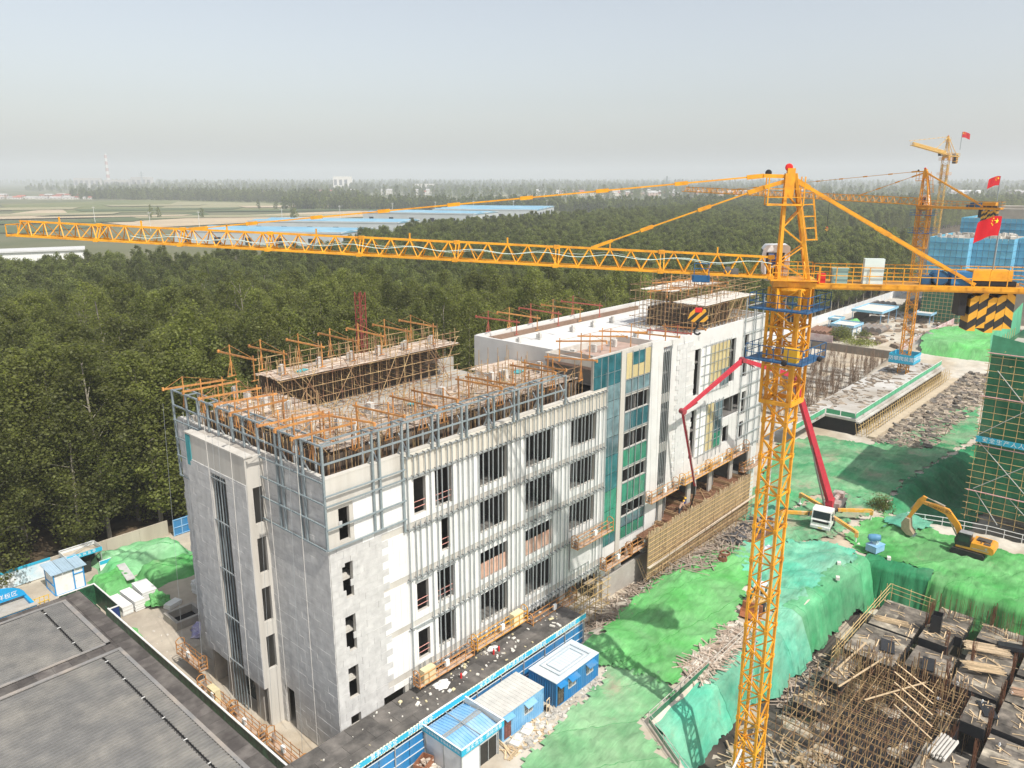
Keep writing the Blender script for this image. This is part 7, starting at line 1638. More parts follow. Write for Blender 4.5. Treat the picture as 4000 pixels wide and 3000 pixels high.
for x, y in [(42.6 + .55 * (k % 5), -23.2 - .62 * (k // 5)) for k in range(40)] + [(44.4 + r6_.random() * 2, -28 - r6_.random() * 6) for k in range(26)]: tp_.append(((x, y, -5.5), (x + r6_.uniform(-.2, .2), y + r6_.uniform(-.2, .2), r6_.uniform(-.9, .7)), .04))
bars('tall_pole', tp_, m_pole, PF, 70, 'tube', True)
# open scaffold in the pit
PS = thing('pit_scaffold', 'forest of rusty yellow scaffold poles in the open part of the pit', 'scaffold', (39, -28, -5.5)); L_ = []
for x in np.arange(29.5, 47.2, 1.3):
    for y in np.arange(-33.8, -20.5, 1.35):
        if y > -22 and x > 36: continue
        if y > -25 and x < 33 and R.random() < .6: continue
        L_.append(((x + R.uniform(-.1, .1), y + R.uniform(-.1, .1), -5.55), (x + R.uniform(-.15, .15), y + R.uniform(-.15, .15), R.choice([-2.2, -1.2, -.4, .4, 1.0])), .036))
R.shuffle(L_); L2 = []
for z in (-4.0, -2.3):
    for y in np.arange(-33.8, -22.4, 1.1): L2.append(((29 + R.random(), y, z), (46.8 + R.random() * .6, y, z), .03))
    for x in np.arange(29.5, 47.2, 1.05): L2.append(((x, -34.2, z + .06), (x, -22.2 + R.random(), z + .06), .03))
for y in np.arange(-33.8, -27, 2.2): L2.append(((33, y, -1.2), (47, y, -1.2), .03))
for x in np.arange(33.5, 47.2, 2.1): L2.append(((x, -34, -1.14), (x, -26.4, -1.14), .03))
bars('scaffold_pole', L_, m_pole, PS, 170, 'tube', True, 'scaffold_poles'); bars('ledger', L2, m_pole, PS, 90, 'tube', True)
L3 = [((36 + i * 1.7, -33.5 + .4 * i, -1.0), (38.2 + i * 1.7, -29.8 + .5 * i, -.7), .13, .05) for i in range(5)] + [((38, -25, -1.1), (45.5, -26.8, -.9), .16, .06), ((40, -24.0, -.8), (46.5, -24.6, -.7), .2, .06), ((37.5, -27.5, -1), (44, -31, -.9), .16, .05)]
bars('plank', L3, m_timber, PS, 20, 'sq', True)
# bamboo handrail round the first deck
HR = thing('handrail', 'bamboo coloured handrail round the far corner of the plywood deck', 'handrail', (56, -23, -2)); L_ = []
for z in (-1.5, -.95, -.45): L_ += [((43.0, -22.45, z - .3), (60.3, -22.75, z), .035), ((60.3, -22.75, z), (59.8, -27.6, z), .035)]
for k in range(8): L_.append(((44.5 + 2.2 * k, -22.5, -3.4), (44.5 + 2.2 * k, -22.5, -.35), .035))
for k in range(3): L_.append(((60.2, -23 - 2 * k, -3), (60.2, -23 - 2 * k, -.3), .035))
bars('rail', L_, mat('bamboo', (.58, .42, .20), .2, 3, .7, rnd=.15), HR, 40, 'tube', True)
# rebar starters
b = MB(); r2_ = random.Random(5)
def tuft(x, y, z, n, h, sp):
    for k in range(n): b.tube((x + r2_.uniform(-sp, sp), y + r2_.uniform(-.18, .18), z), (x + r2_.uniform(-sp, sp) * 1.02, y + r2_.uniform(-.2, .2), z + h * r2_.uniform(.8, 1.1)), .016, 4, caps=False)
for x, y in ((57.5, -27.6), (58.6, -27.7), (62.2, -33), (62.3, -36), (62.2, -39), (52.8, -33), (53.0, -36.5), (57.9, -36.5), (57.9, -41), (47.6, -36.6), (52.9, -41), (47.6, -41), (42.4, -36.6), (42.4, -41), (36.9, -36.6), (53.2, -30.5), (47.6, -31.9)): tuft(x, y, -3.4, 22, 3.4, .45)
for k in range(46): tuft(60.0 + r2_.uniform(-.1, .6), -27.6 - k * .5, -2.8, 3, 3.2, .2)
for k in range(40): tuft(46.9, -34 + k * .25, -4, 2, 2.4, .06)
for k in range(34): tuft(37 + k * .3, -34.4, -4, 2, 2.3, .1)
o = obj('starter_bars', b, m_rust, PF, True, fix=False, stuff=True)
# lumber and loose things on the decks
def bundle(x, y, z, n, L, a, sp, m, lab, w=.07, h=.05, layers=2, cat='lumber bundle', round_=False):
    T = thing('pipe_bundle' if round_ else 'lumber_bundle', lab, cat, (x, y, z), a, 'bundles of lumber and pipes on the plywood decks')
    S = []
    for k in range(n):
        t = (k % (n // layers)) / max(1, n // layers - 1) - .5; l = L * R.uniform(.8, 1.05); s = R.uniform(-.5, .5) * L * .15; f = R.uniform(-.035, .035)
        lz = .03 + (k // (n // layers)) * (h + .012) if not round_ else w + (k // (n // layers)) * w * 1.8
        S.append(((-l / 2 + s, t * sp - f * l, lz), (l / 2 + s, t * sp + f * l, lz), w, h) if not round_ else ((-l / 2 + s * .2, t * sp, lz), (l / 2 + s * .2, t * sp, lz), w))
    bars('pipe' if round_ else 'board', S, m, T, 40, 'tube' if round_ else 'sq')
bundle(54.6, -24.8, -1.93, 16, 3.6, -1.35, 1.0, m_timber, 'fanned bundle of timber battens on the deck behind the handrail')
bundle(55.6, -33.6, -1.85, 26, 4.0, -1.15, 1.6, mat('pale_timber', (.58, .45, .30), .2, 3, .85, rnd=.2), 'spread bundle of pale battens beside the starter bars, upper right', layers=2)
bundle(51.5, -34.3, -1.75, 24, 3.6, -1.2, 1.4, m_timber, 'wide spread of thin battens right of the black crate', layers=2)
bundle(50, -38.6, -1.9, 18, 3.4, -1.25, 1.2, mat('reddish_timber', (.46, .30, .20), .2, 3, .85, rnd=.2), 'reddish bundle of battens on the far right deck', layers=2)
bundle(47.6, -33.0, -1.6, 14, 1.1, .2, 2.2, m_timber, 'row of short battens laid side by side in the middle of the decks')
bundle(36.4, -34.3, -1.78, 12, 3.4, -.10, 1.3, mat('pale_pipe', (.50, .48, .44), .12, 2, .7, rnd=.1), 'stack of pale grey pipes near the bottom edge of the view', .10, .1, 2, 'pipe bundle', True)
bundle(36, -38.6, -3.6, 14, 2.2, .9, .9, mat('yellow_timber', (.60, .38, .12), .2, 3, .8, rnd=.2), 'upright looking yellow battens down in a dark opening', layers=2)
bundle(46.5, -40.5, -1.9, 12, 3.0, -1.3, .8, mat('reddish_timber', (0, 0, 0)), 'brown bundle of battens at the lower right edge')
def board(x, y, z, w_, d, t, rz, rx, m, lab):
    b = MB(); b.cbox((0, 0, 0), (w_, d, t), 0, rx); o = one('board', b, m, lab, 'board'); o.location = (x, y, z); o.rotation_euler = (0, 0, rz)
T = thing('black_crate', 'tall black plywood column box standing on the pit deck', 'column box', (55.3, -28.9, -1.7), .1); 
b = MB(); b.box((-.6, -.5, 0), (.6, -.46, 2.1)); b.box((-.6, .46, 0), (.6, .5, 2.0)); b.box((-.6, -.45, 0), (-.56, .45, 2.1)); b.box((.56, -.45, 0), (.6, .45, 2.05)); obj('side', b, m_fresh, T)
board(49.2, -26.0, -1.78, 2.4, 1.3, .06, .3, .12, m_fresh, 'clean black board propped on a timber at the near end of the first deck')
board(48.9, -30.0, -1.95, 2.4, 1.2, .08, .2, .05, m_fresh, 'black boards stacked on the small middle deck')
board(57.4, -36.0, -1.6, 3.4, .9, .4, -1.2, 0, m_fresh, 'long black box beam lying by the far green wall')
board(50.6, -40.0, -1.75, 2.6, 1.1, .12, -1.2, 0, m_fresh, 'black board with a white spot on the right hand deck')
board(44.6, -36.0, -1.7, 2.3, 1.2, .06, .5, .1, m_fresh, 'tilted black board beside the starter bars in the centre')
board(43.6, -23.6, -2.2, 2.6, 1.3, .05, .2, .1, m_ply2, 'worn board on the low deck by the pit wall')
b = MB()
for x, y, z in ((46.9, -33.0, -1.6), (45.4, -35.4, -1.55), (43.8, -32.2, -2), (40.3, -37.8, -1.8), (51.4, -39.9, -1.6), (49.2, -37.1, -1.9), (55, -30.2, -1.6)): b.cbox((x, y, z), (.28, .06, .24), R.random() * 3, .4)
one('paper_tags', b, m_wtext, 'small white tags scattered over the plywood decks', 'tags', kind='stuff')
rubble(300, (22, 33, -33, -19.5), m_timber, 'mess of battens and laths on the pit floor at the wall foot', (.15, .55), .12, 31, shape='stick', cat='scrap timber')
rubble(140, (25, 33, -33, -20), mat('grey_junk', (.30, .29, .27), .3, 1, .9, island=.4), 'grey junk and broken blocks on the pit floor', (.2, .8), .1, 32, .4)
rubble(60, (36, 46, -22.4, -19.8), mat('black_boards', (0, 0, 0)), 'dark boards dumped along the foot of the pit wall', (.4, 1.2), .2, 33, .15)
rubble(90, (37, 47, -21.8, -19.6), m_plank, 'planks dumped along the foot of the pit wall', (.2, .6), .2, 34, shape='stick', cat='scrap timber')
# guard fence along the pit edge
GF = thing('pit_guard_fence', 'white tube guard fence with green mesh along the pit edge', 'fence', (22, -15.4, 0)); L_ = []; pts = [(12.2, -29.6), (17.6, -19.9), (20.4, -15.3), (30.8, -15.3), (30.8, -13.6)]
for (a, c), (d, e) in zip(pts[:-1], pts[1:]):
    n = max(1, int(math.hypot(d - a, e - c) / 2.2))
    for k in range(n + 1): t = k / n; L_.append(((a + (d - a) * t, c + (e - c) * t, -.6), (a + (d - a) * t, c + (e - c) * t, 1.2), .03))
    for z in (.15, .65, 1.15): L_.append(((a, c, z), (d, e, z), .028))
for k in range(5): L_.append(((32 + 2 * k, -15.6, -.2), (32 + 2 * k, -15.6, 1.3), .03))
L_ += [((31.2, -15.6, .6), (41.5, -15.5, .6), .028), ((31.2, -15.6, 1.2), (41.5, -15.5, 1.2), .028)]
bars('rail', L_, mat('pale_tube', (.55, .52, .46), .15, 2, .6, rnd=.1), GF, 60, 'tube', True)
b = MB(); b.face([(20.4, -15.35, .1), (30.8, -15.35, .1), (30.8, -15.35, .7), (20.4, -15.35, .7)]); b.face([(17.6, -19.95, .1), (20.4, -15.35, .1), (20.4, -15.35, .7), (17.6, -19.95, .7)]); obj('mesh', b, m_netscr, GF, True, fix=False)
b = MB(); pts = [(14.5 + 6.5 * (k / 16), -20.5 - 1.2 * math.sin(k / 16 * 2.2) - k * .12, .0 - 2.0 * math.sin(k / 16 * PI) + .1 * k) for k in range(17)]; b.path(pts, .09, 7); one('white_hose', b, m_wpaint, 'thick white hose curving up to the crane mast at the bottom edge', 'hose')
# ------------------------------------------------------------------ netted scaffold tower on the right
NT = thing('netted_scaffold', 'tall green netted scaffold round a dark concrete shell at the right edge', 'scaffold', (90, -34, 0)); PX = 84.9; QL = -24.7
b = MB(); b.box((87, -60, .2), (112, -26.6, 22.8)); obj('concrete_shell', b, mat('shell_concrete', (.14, .14, .135), .2, .5, .9), NT, True)
b = MB(); b.face([(PX + .12, QL - .1, 1.5), (PX + .12, -58, 1.5), (PX + .12, -58, 23.4), (PX + .12, QL - .1, 23.4)]); b.face([(PX + .14, QL - .12, 1.5), (108, QL - .12, 1.5), (108, QL - .12, 23.4), (PX + .14, QL - .12, 23.4)]); obj('net_screen', b, m_netscr, NT, True, fix=False)
m_pt = mat('pole_tan', (.50, .36, .16), .2, 2, .6, rnd=.2)
L_ = []
for y in np.arange(QL, -46, -1.45): L_.append(((PX, y, 0), (PX, y, 24.2 + R.random() * 1.0), .045))
for z in np.arange(.6, 24.4, .92): L_.append(((PX - .04, QL + .5, z), (PX - .04, -46, z), .036))
for z in np.arange(.6, 24.4, 1.84): L_.append(((PX - .5, QL, z), (100, QL, z), .034))
for x in np.arange(PX + 1.5, 100, 1.6): L_.append(((x, QL, 0), (x, QL, 24.5), .04))
for z in np.arange(.6, 24.4, .92):
    for k in range(2): y = QL - R.uniform(.5, 14); L_.append(((PX - .7, y, z), (PX + .9, y, z), .03))
bars('scaffold_pole', L_, m_pt, NT, 130, 'tube', True)
bars('brace', [((PX - .1, -25.4, 4.4), (PX - .1, -28.6, .3), .05), ((PX - .1, -25.0, 11.2), (PX - .1, -32.2, 4.2), .05), ((PX - .1, -25.2, 4.6), (PX - .1, -33, 11), .05), ((PX - .1, -24.9, 12.2), (PX - .1, -32, 18.4), .05), ((PX - .1, -25.8, 21), (PX - .1, -32.5, 13.6), .05), ((PX - .1, -29.5, 4.2), (PX - .1, -33, 1.0), .05)], mat('brace_grey', (.50, .52, .50), .1, 2, .6), NT, 9, 'tube', True)
m_rw = stripe_mat('red_white_bands', 0, 1, 1); n_ = m_rw.node_tree.nodes
for nd_ in n_:
    if nd_.type == 'VECT_MATH': nd_.inputs[1].default_value = (0, 9.0, 0)
    if nd_.type == 'MIX': nd_.inputs[6].default_value = (.60, .03, .05, 1); nd_.inputs[7].default_value = (.75, .72, .68, 1)
for z in (4.3, 10.75, 17.4, 23.2):
    b = MB(); b.tube((PX - .14, QL + .3, z), (PX - .14, -46, z), .075, 6); b.box((PX + .2, QL - .3, z - .1), (PX + 1.4, -46, z - .04)); obj('warning_tube', b, m_rw, NT, True)
b = MB(); b.box((PX - .26, -38, 11.2), (PX - .2, QL + .1, 12.0)); bn = obj('banner', b, m_cyan, NT, True)
text('安全生产人人有责', .72, m_wtext, NT, face_m((PX - .28, -28.55, 11.6), (0, -1, 0), (0, 0, 1)), world=True, spacing=1.28)
b = MB(); b.box((PX + .3, -46, 22.9), (100, QL - .4, 23.0)); obj('top_deck', b, m_conc, NT, True)
b = MB(); b.face([(PX - .1, -29, 23.0), (PX - .1, QL, 23.0), (PX - .3, QL, 25.6), (PX - .3, -29, 24.9)]); b.face([(PX, QL + .1, 23.0), (104, QL + .1, 23.0), (104, QL + .3, 27.5), (PX, QL + .3, 25.4)]); obj('loose_net', b, mat('thin_net', (.10, .38, .22), .2, 1, .8), NT, True, fix=False)
b = MB(); b.hexa([(95, -34, 23.1), (104, -34, 23.1), (104, -28, 23.1), (95, -28, 23.1), (95, -34, 25.8), (104, -34, 27), (104, -29, 27), (95, -29, 25.8)]); obj('white_cover', b, m_wpaint, NT, True)
# ------------------------------------------------------------------ concrete slab under way beyond the crane mast
FS = thing('deck_slab', 'pale concrete slab on props with a green mesh guard rail, in the middle distance', 'slab', (135, 3, 0)); m_sl = mat('fresh_slab', (.52, .505, .475), .14, .5, .9, .2, 4, col2=(.33, .29, .24), c2amt=.46, c2scale=.14)
b = MB(); b.box((111.2, -.9, 2.6), (168, 8.6, 3.0)); b.box((98, 4.6, 2.6), (111.18, 8.6, 3.0)); b.box((111.4, -1.5, 2.3), (168, -.92, 2.58)); obj('slab', b, m_sl, FS, True)
b = MB()
for k in range(150): b.cbox((R.uniform(100, 167), R.uniform(-.3, 8.3) if False else R.uniform(4.8, 8.3), 3.03), (R.uniform(.3, 1.8), R.uniform(.2, .9), R.uniform(.04, .35)), R.random() * 3)
for k in range(90): b.cbox((R.uniform(112, 167), R.uniform(-.3, 5), 3.03), (R.uniform(.3, 2), R.uniform(.2, .9), R.uniform(.02, .2)), R.random() * 3)
obj('slab_litter', b, mat('brown_litter', (.27, .22, .17), .4, 1, .9, island=.5), FS, True, stuff=True)
gb = []
def guard(a, c):
    n = int((Vector(c) - Vector(a)).length / 2)
    for k in range(n): p = Vector(a).lerp(Vector(c), k / n); q = Vector(a).lerp(Vector(c), (k + .94) / n); gb.append((p, q))
guard((111.3, -.8), (168, -.6)); guard((111.3, 4.5), (111.3, -.8)); guard((98, 4.7), (111.2, 4.7))
m_gp = mat('guard_green', (.10, .40, .22), .15, 1, .7, rnd=.1)
for p, q in gb:
    b = MB(); b.bar((p.x, p.y, 3.65), (q.x, q.y, 3.65), .05, .85); o = obj('guard_panel', b, m_gp, FS, True)
bars('guard_rail', [((p.x, p.y, 4.15), (q.x, q.y, 4.15), .07, .07) for p, q in gb], m_wpaint, FS, 50, 'sq', True)
pr_ = []
for x in np.arange(111.5, 168, 1.3):
    for y in (-1.3, -2.2, -3.0): pr_.append(((x, y, -.1), (x + R.uniform(-.2, .2), y + .5, 2.3), .05))
pr_ += [((111.5, y, z), (168, y, z), .05) for y in (-1.3, -3.0) for z in (.7, 1.5)]
bars('prop', pr_, m_pt, FS, 60, 'tube', True)
b = MB(); b.box((111.6, -.8, 0), (168, 8.4, 2.55)); obj('under_slab_shade', b, m_dark, FS, True)  # near-black block fills the space under the slab as its shade
b = MB(); b.box((111, -4.6, -.05), (168, -3.3, .55)); obj('ledge', b, mat('ledge_pale', (.48, .40, .29), .15, 1, .9), FS, True)
rubble(560, (110, 178, -13, -4.8), mat('yard_junk', (.30, .25, .19), .35, 1, .9, island=.5), 'flattened formwork boards and junk beside the far slab', (.3, 1.5), .15, 41, .3)
rubble(240, (110, 178, -13, -4.8), mat('yard_dark_junk', (.13, .115, .10), .4, 1, .9, island=.5), 'dark boards and pallets beside the far slab', (.3, 1.6), .2, 42, .4)
rubble(420, (110, 178, -13, -4.8), m_plank, 'scattered timber lengths beside the far slab', (.2, .75), .25, 43, shape='stick', cat='scrap timber')
# rebar field of the neighbouring basement
b = MB(); r3_ = random.Random(9)
for k in range(330):
    x = r3_.uniform(118, 188); y = r3_.uniform(11, 35)
    if y < 11 + (x - 118) * .05: continue
    for j in range(9): b.tube((x + r3_.uniform(-.5, .5), y + r3_.uniform(-.5, .5), -3.4), (x + r3_.uniform(-.5, .5), y + r3_.uniform(-.5, .5), r3_.uniform(-1.6, 1.4)), .028, 3, caps=False)
one('starter_bars', b, mat('old_rebar', (.22, .15, .10), .3, .5, .9), 'brown thicket of starter bars on the neighbouring basement slab', 'rebar', kind='stuff')
b = MB()
for k in range(160): b.cbox((r3_.uniform(117, 188), r3_.uniform(10.5, 35), -3.4), (r3_.uniform(1, 5), r3_.uniform(.8, 3), r3_.uniform(.1, .9)), r3_.choice([0, PI / 2]))
one('formwork_blocks', b, mat('grey_formwork', (.42, .39, .34), .3, .4, .9, island=.4), 'pale formwork blocks between the starter bars', 'formwork', kind='stuff')
b = MB(); b.box((115, 38.2, -3.6), (191, 39.0, .1)); b.box((190.2, 12, -3.6), (191, 38.1, .1)); one('retaining_wall', b, mat('stained_wall', (.28, .24, .19), .3, .3, .9, .3, 2, col2=(.14, .12, .10), c2scale=.3, streak=True), 'stained retaining wall at the far side of the basement', 'wall')
# green mound and yard
net([(186, -7.5), (187, 9), (212, 16.5), (226, 2), (208, -12)], m_net1, 'bright green net over the mound below the striped counterweights', .25, seed=11, step=.45)
# ------------------------------------------------------------------ works yard between the cranes
b = MB()
WW = thing('site_wall', 'long white printed site wall along the concrete road in front of the trees', 'wall', (240, 47.7, 0))
boxes('wall_panel', [((x + .03, 47.6, 0), (x + 5.97, 47.85, 2.6)) for x in np.arange(74, 430, 6)], mat('printed_white_wall', (.70, .70, .70), .05, .3, .7, rnd=.05, col2=(.36, .48, .62), c2amt=.28, c2scale=.22), WW, 70, True)
boxes('wall_pier', [((x - .15, 47.55, 0), (x + .15, 47.95, 2.75)) for x in np.arange(74, 436, 6)], m_wpaint, WW, 70, True)
def shed(p, q, L, W, H, lab, txt=None, closed=False, rz=0):
    T = thing('work_shed', lab, 'shed', (p, q, .1), rz, 'white roofed sheds in the works yard')
    b = MB(); b.box((0, 0, H), (L, W, H + .12)); obj('roof', b, mat('shed_roof', (.62, .60, .56), .1, .8, .8), T)
    b = MB(); b.box((-.15, -.2, H - .25), (-.08, W + .2, H + .5)); b.box((-.08, -.2, H - .25), (L + .15, -.13, H + .5)); b.box((-.08, W + .13, H - .25), (L + .15, W + .2, H + .5)); b.box((L + .08, -.13, H - .25), (L + .15, W + .13, H + .5)); f_ = obj('fascia', b, mat('sky_fascia', (.30, .55, .72), .06, 1, .6), T)
    b = MB()
    for x in (.2, L / 2, L - .2):
        for y in (.2, W - .2): b.bar((x, y, 0), (x, y, H), .18)
    obj('post', b, m_lblue, T)
    if closed: b = MB(); b.box((.3, .3, 0), (L - .3, W - .3, H - .01)); obj('wall', b, m_wpaint, T)
    else: b = MB(); b.box((.5, W - .6, 0), (L - .5, W - .5, H * .8)); b.cbox((L / 2, W / 2, .6), (L * .6, W * .5, 1.2)); obj('bench', b, mat('yard_stuff', (.16, .14, .12), .4, .6, .9), T)
    if txt: text(txt, .5, m_wtext, f_, face_m((-.17, W / 2, H + .12), (0, -1, 0), (0, 0, 1)))
shed(203, 31.5, 8, 6.5, 2.9, 'closed white booth with pale blue lettered fascia beside a leafy bush', '生产必须安全', True)
shed(226, 31, 16, 9, 4.2, 'large open shed with white roof in the middle of the works yard')
shed(240, 20.5, 9, 5, 3.0, 'open shed with blue fascia right of the large white roof')
shed(256, 22, 9, 5, 3.0, 'small shed behind the second crane mast')
shed(252, 15, 7, 4, 2.8, 'low shed close to the netted tower foot')
shed(214, 39.8, 5, 3, 2.6, 'small pale shed by the road edge')
shed(258, 11, 6, 4, 5.5, 'tall pale booth in front of the dark green net', None, True)
def pipes(p, q, n, r, L, a, m, lab, rows=1):
    T = thing('pipe_pile', lab, 'pipes', (p, q, .1), a, 'piles of pipes in the works yard')
    for k in range(n):
        for j in range(rows):
            if k + j >= n: continue
            b = MB(); b.lathe([(r * .8, 0), (r, 0), (r, L), (r * .8, L), (r * .8, .3)], (0, k * 2 * r + j * r, r + j * r * 1.75), 12, Vector((1, 0, 0))); obj('pipe', b, m, T)
m_pg = mat('steel_pipe_grey', (.20, .19, .18), .25, 1, .6, col2=(.28, .17, .10), c2amt=.35, c2scale=.6)
pipes(213, 27.5, 4, .9, 8, 0, m_pg, 'four large dark pipes beside the lettered booth', 1)
pipes(196, 36.5, 6, .55, 9, .1, mat('rusty_pipe', (.22, .12, .08), .25, 1, .7), 'rusty pipes near the basement wall', 2)
pipes(248, 36, 5, .9, 12, .05, m_pg, 'pile of large grey pipes near the road', 2); pipes(268, 31, 4, .9, 12, -.1, m_pg, 'farther pile of grey pipes behind the large shed', 2)
def far_heap(x0, x1, y0, y1, h, m, lab, seed):
    heap(x0, x1, y0, y1, h, m, lab, seed)
far_heap(212, 226, 36.6, 40.0, 2.2, m_net1, 'bright green covered heap beside the concrete road', 8); far_heap(250, 262, 38, 41, 1.6, m_net1, 'far green covered heap beside the road', 9)
rubble(170, (198, 262, 10, 37), mat('yard_brown', (.24, .18, .13), .4, .4, .9, island=.5), 'brown stacks and machine parts lying about the works yard', (.6, 3.0), .1, 51, .5)
rubble(60, (198, 262, 10, 37), mat('yard_grey', (.45, .44, .42), .3, .4, .9, island=.4), 'grey stacks lying about the works yard', (.6, 2.4), .1, 52, .5)
b = MB(); b.box((191, 15, 0), (262, 15.2, 2.0)); b.box((191.5, 33, 0), (191.7, 40, 2.0)); one('yard_fence', b, mat('pinkish_fence', (.62, .52, .50), .15, .4, .8, col2=(.35, .16, .18), c2amt=.35, c2scale=.5), 'pale red and white fence round the works yard', 'fence')
# blue clad towers
m_bl = mat('blue_mesh_cladding', (.13, .41, .57), .12, .25, .6, rnd=.12); m_frame = mat('cladding_frame', (.05, .20, .36), .1, 1, .6)
m_bl2 = mat('sunlit_blue_mesh', (.16, .46, .66), .10, .25, .6, rnd=.10)  # same cladding, lightened to put sunlight into the side faces
def blue_tower(parts_, zt, z0, lab, base=True):
    T = thing('clad_tower', lab, 'building', (parts_[0][0] + 8, parts_[0][2] + 4, 0), 0, 'blue clad towers under construction')
    pan, pan2, fr_ = [], [], []
    for (p0, p1, q0, q1) in parts_:
        b = MB(); b.box((p0 + .8, q0 + .8, 0), (p1, q1 - .8, zt - .15)); obj('concrete_core', b, mat('tower_concrete', (.36, .33, .28), .2, .3, .9), T, True)
        for z in np.arange(z0, zt - .1, 2.2):
            for y in np.arange(q0, q1 - .1, 1.6): pan.append(((p0, y + .05, z + .05), (p0 + .08, min(y + 1.55, q1), min(z + 2.15, zt + .4))))
            for x in np.arange(p0 + .1, p1 - .1, 1.8): pan2.append(((x + .05, q0, z + .05), (min(x + 1.75, p1), q0 + .08, min(z + 2.15, zt + .4))))
            fr_ += [((p0 - .06, q0, z), (p0 - .06, q1, z), .12)]
        b = MB(); b.box((p0 + .1, q1 - .08, z0), (p1, q1, zt + .4)); obj('rear_cladding', b, m_bl, T, True)
        for k in range(16): 
            pass
        b = MB()
        for k in range(22):
            b.cbox((R.uniform(p0 + 2, p1 - 2), R.uniform(q0 + 1, q1 - 1), zt + .3), (R.uniform(.5, 3), R.uniform(.4, 2), R.uniform(.5, 1.8)), R.choice([0, .3]))
        obj('roof_clutter', b, mat('roof_clutter', (.48, .45, .40), .3, .5, .9, island=.35), T, True, stuff=True)
    boxes('cladding_panel', pan, m_bl, T, 150, True); boxes('cladding_panel', pan2, m_bl2, T, 70, True, 'side_cladding_panels'); bars('cladding_rail', fr_, m_frame, T, 40, 'sq', True)
    if base:
        p0, p1, q0, q1 = parts_[0]
        b = MB(); b.face([(p0 - .1, q0, .5), (p0 - .1, q1, .5), (p0 - .1, q1, z0), (p0 - .1, q0, z0)]); b.face([(p0 - .1, q0, .5), (p1, q0 - .1, .5), (p1, q0 - .1, z0), (p0 - .1, q0, z0)]); obj('green_net', b, m_netscr, T, True, fix=False)
        L_ = []
        for y in np.arange(q0, q1, 1.2): L_.append(((p0 - .2, y, 0), (p0 - .2, y, z0), .05))
        for z in np.arange(.8, z0, 1.2): L_.append(((p0 - .22, q0, z), (p0 - .22, q1, z), .05)); L_.append(((p0, q0 - .2, z), (p1, q0 - .2, z), .05))
        bars('scaffold_pole', L_, m_pt, T, 40, 'tube', True)
    return T
blue_tower([(246, 275, 14, 25.3), (251, 278, 3, 13.9), (257, 282, -12, 2.9)], 26.6, 12.2, 'nearer blue clad tower with bare concrete roof behind the striped counterweights')
blue_tower([(290, 325, 2, 27), (296, 325, -26, 1.9)], 31.0, 10, 'taller blue clad tower standing behind the nearer one', False)
b = MB(); b.box((294, 6, 30.9), (312, 22, 34.6)); b.box((300, 10, 34.65), (308, 17, 35.4)); one('lift_house', b, mat('tower_concrete', (0, 0, 0)), 'brown concrete core rising from the roof of the taller blue tower', 'roof block')
T = blue_tower([(232, 246, -40, -13)], 21, 8, 'third tower at the right edge, mostly hidden by the counterweights')
T['label'] = 'dark netted tower part at the right edge behind the striped counterweights'
# bushes
def leafmat(name, c, c2): return mat(name, c, .28, .35, .75, island=.45, col2=c2, c2amt=.5, c2scale=.12, rnd=.3, trans=.5, spec=.35)
def leaf_trans(m):
    n = m.node_tree.nodes; t = [q for q in n if q.type == 'BSDF_TRANSLUCENT'][0]; src = t.inputs[0].links[0].from_socket
    x = n.new('ShaderNodeMix'); x.data_type = 'RGBA'; x.blend_type = 'MULTIPLY'; x.inputs[0].default_value = 1; m.node_tree.links.new(src, x.inputs[6]); x.inputs[7].default_value = (3.2, 3.3, 1.6, 1); m.node_tree.links.new(x.outputs[2], t.inputs[0]); n['Principled BSDF'].inputs['Roughness'].default_value = .5
    return m
m_leaf = leafmat('poplar_leaf', (.112, .124, .036), (.122, .13, .042)); m_leaf2 = leafmat('far_leaf', (.105, .12, .042), (.118, .128, .050))
leaf_trans(m_leaf); leaf_trans(m_leaf2)
m_bark = mat('pale_bark', (.30, .27, .22), .2, 2, .9, .2, 10)
def leaves(b, pts, s, rr):
    for p in pts:
        o_ = Vector((0, 0, .4))
        if isinstance(p, tuple) and len(p) == 2: p, o_ = p
        n = (o_ * .95 + Vector((rr.gauss(0, .55), rr.gauss(0, .55), rr.gauss(.5, .5)))).normalized(); t = n.orthogonal().normalized(); t = Quaternion(n, rr.random() * 6.28) @ t; u = n.cross(t)
        q = s * rr.uniform(.65, 1.25); a = t * q * .5; c = u * q * .42; p = Vector(p)
        b.face([p - a, p + c * .9 - n * q * .06, p + a, p - c * .9 - n * q * .06])
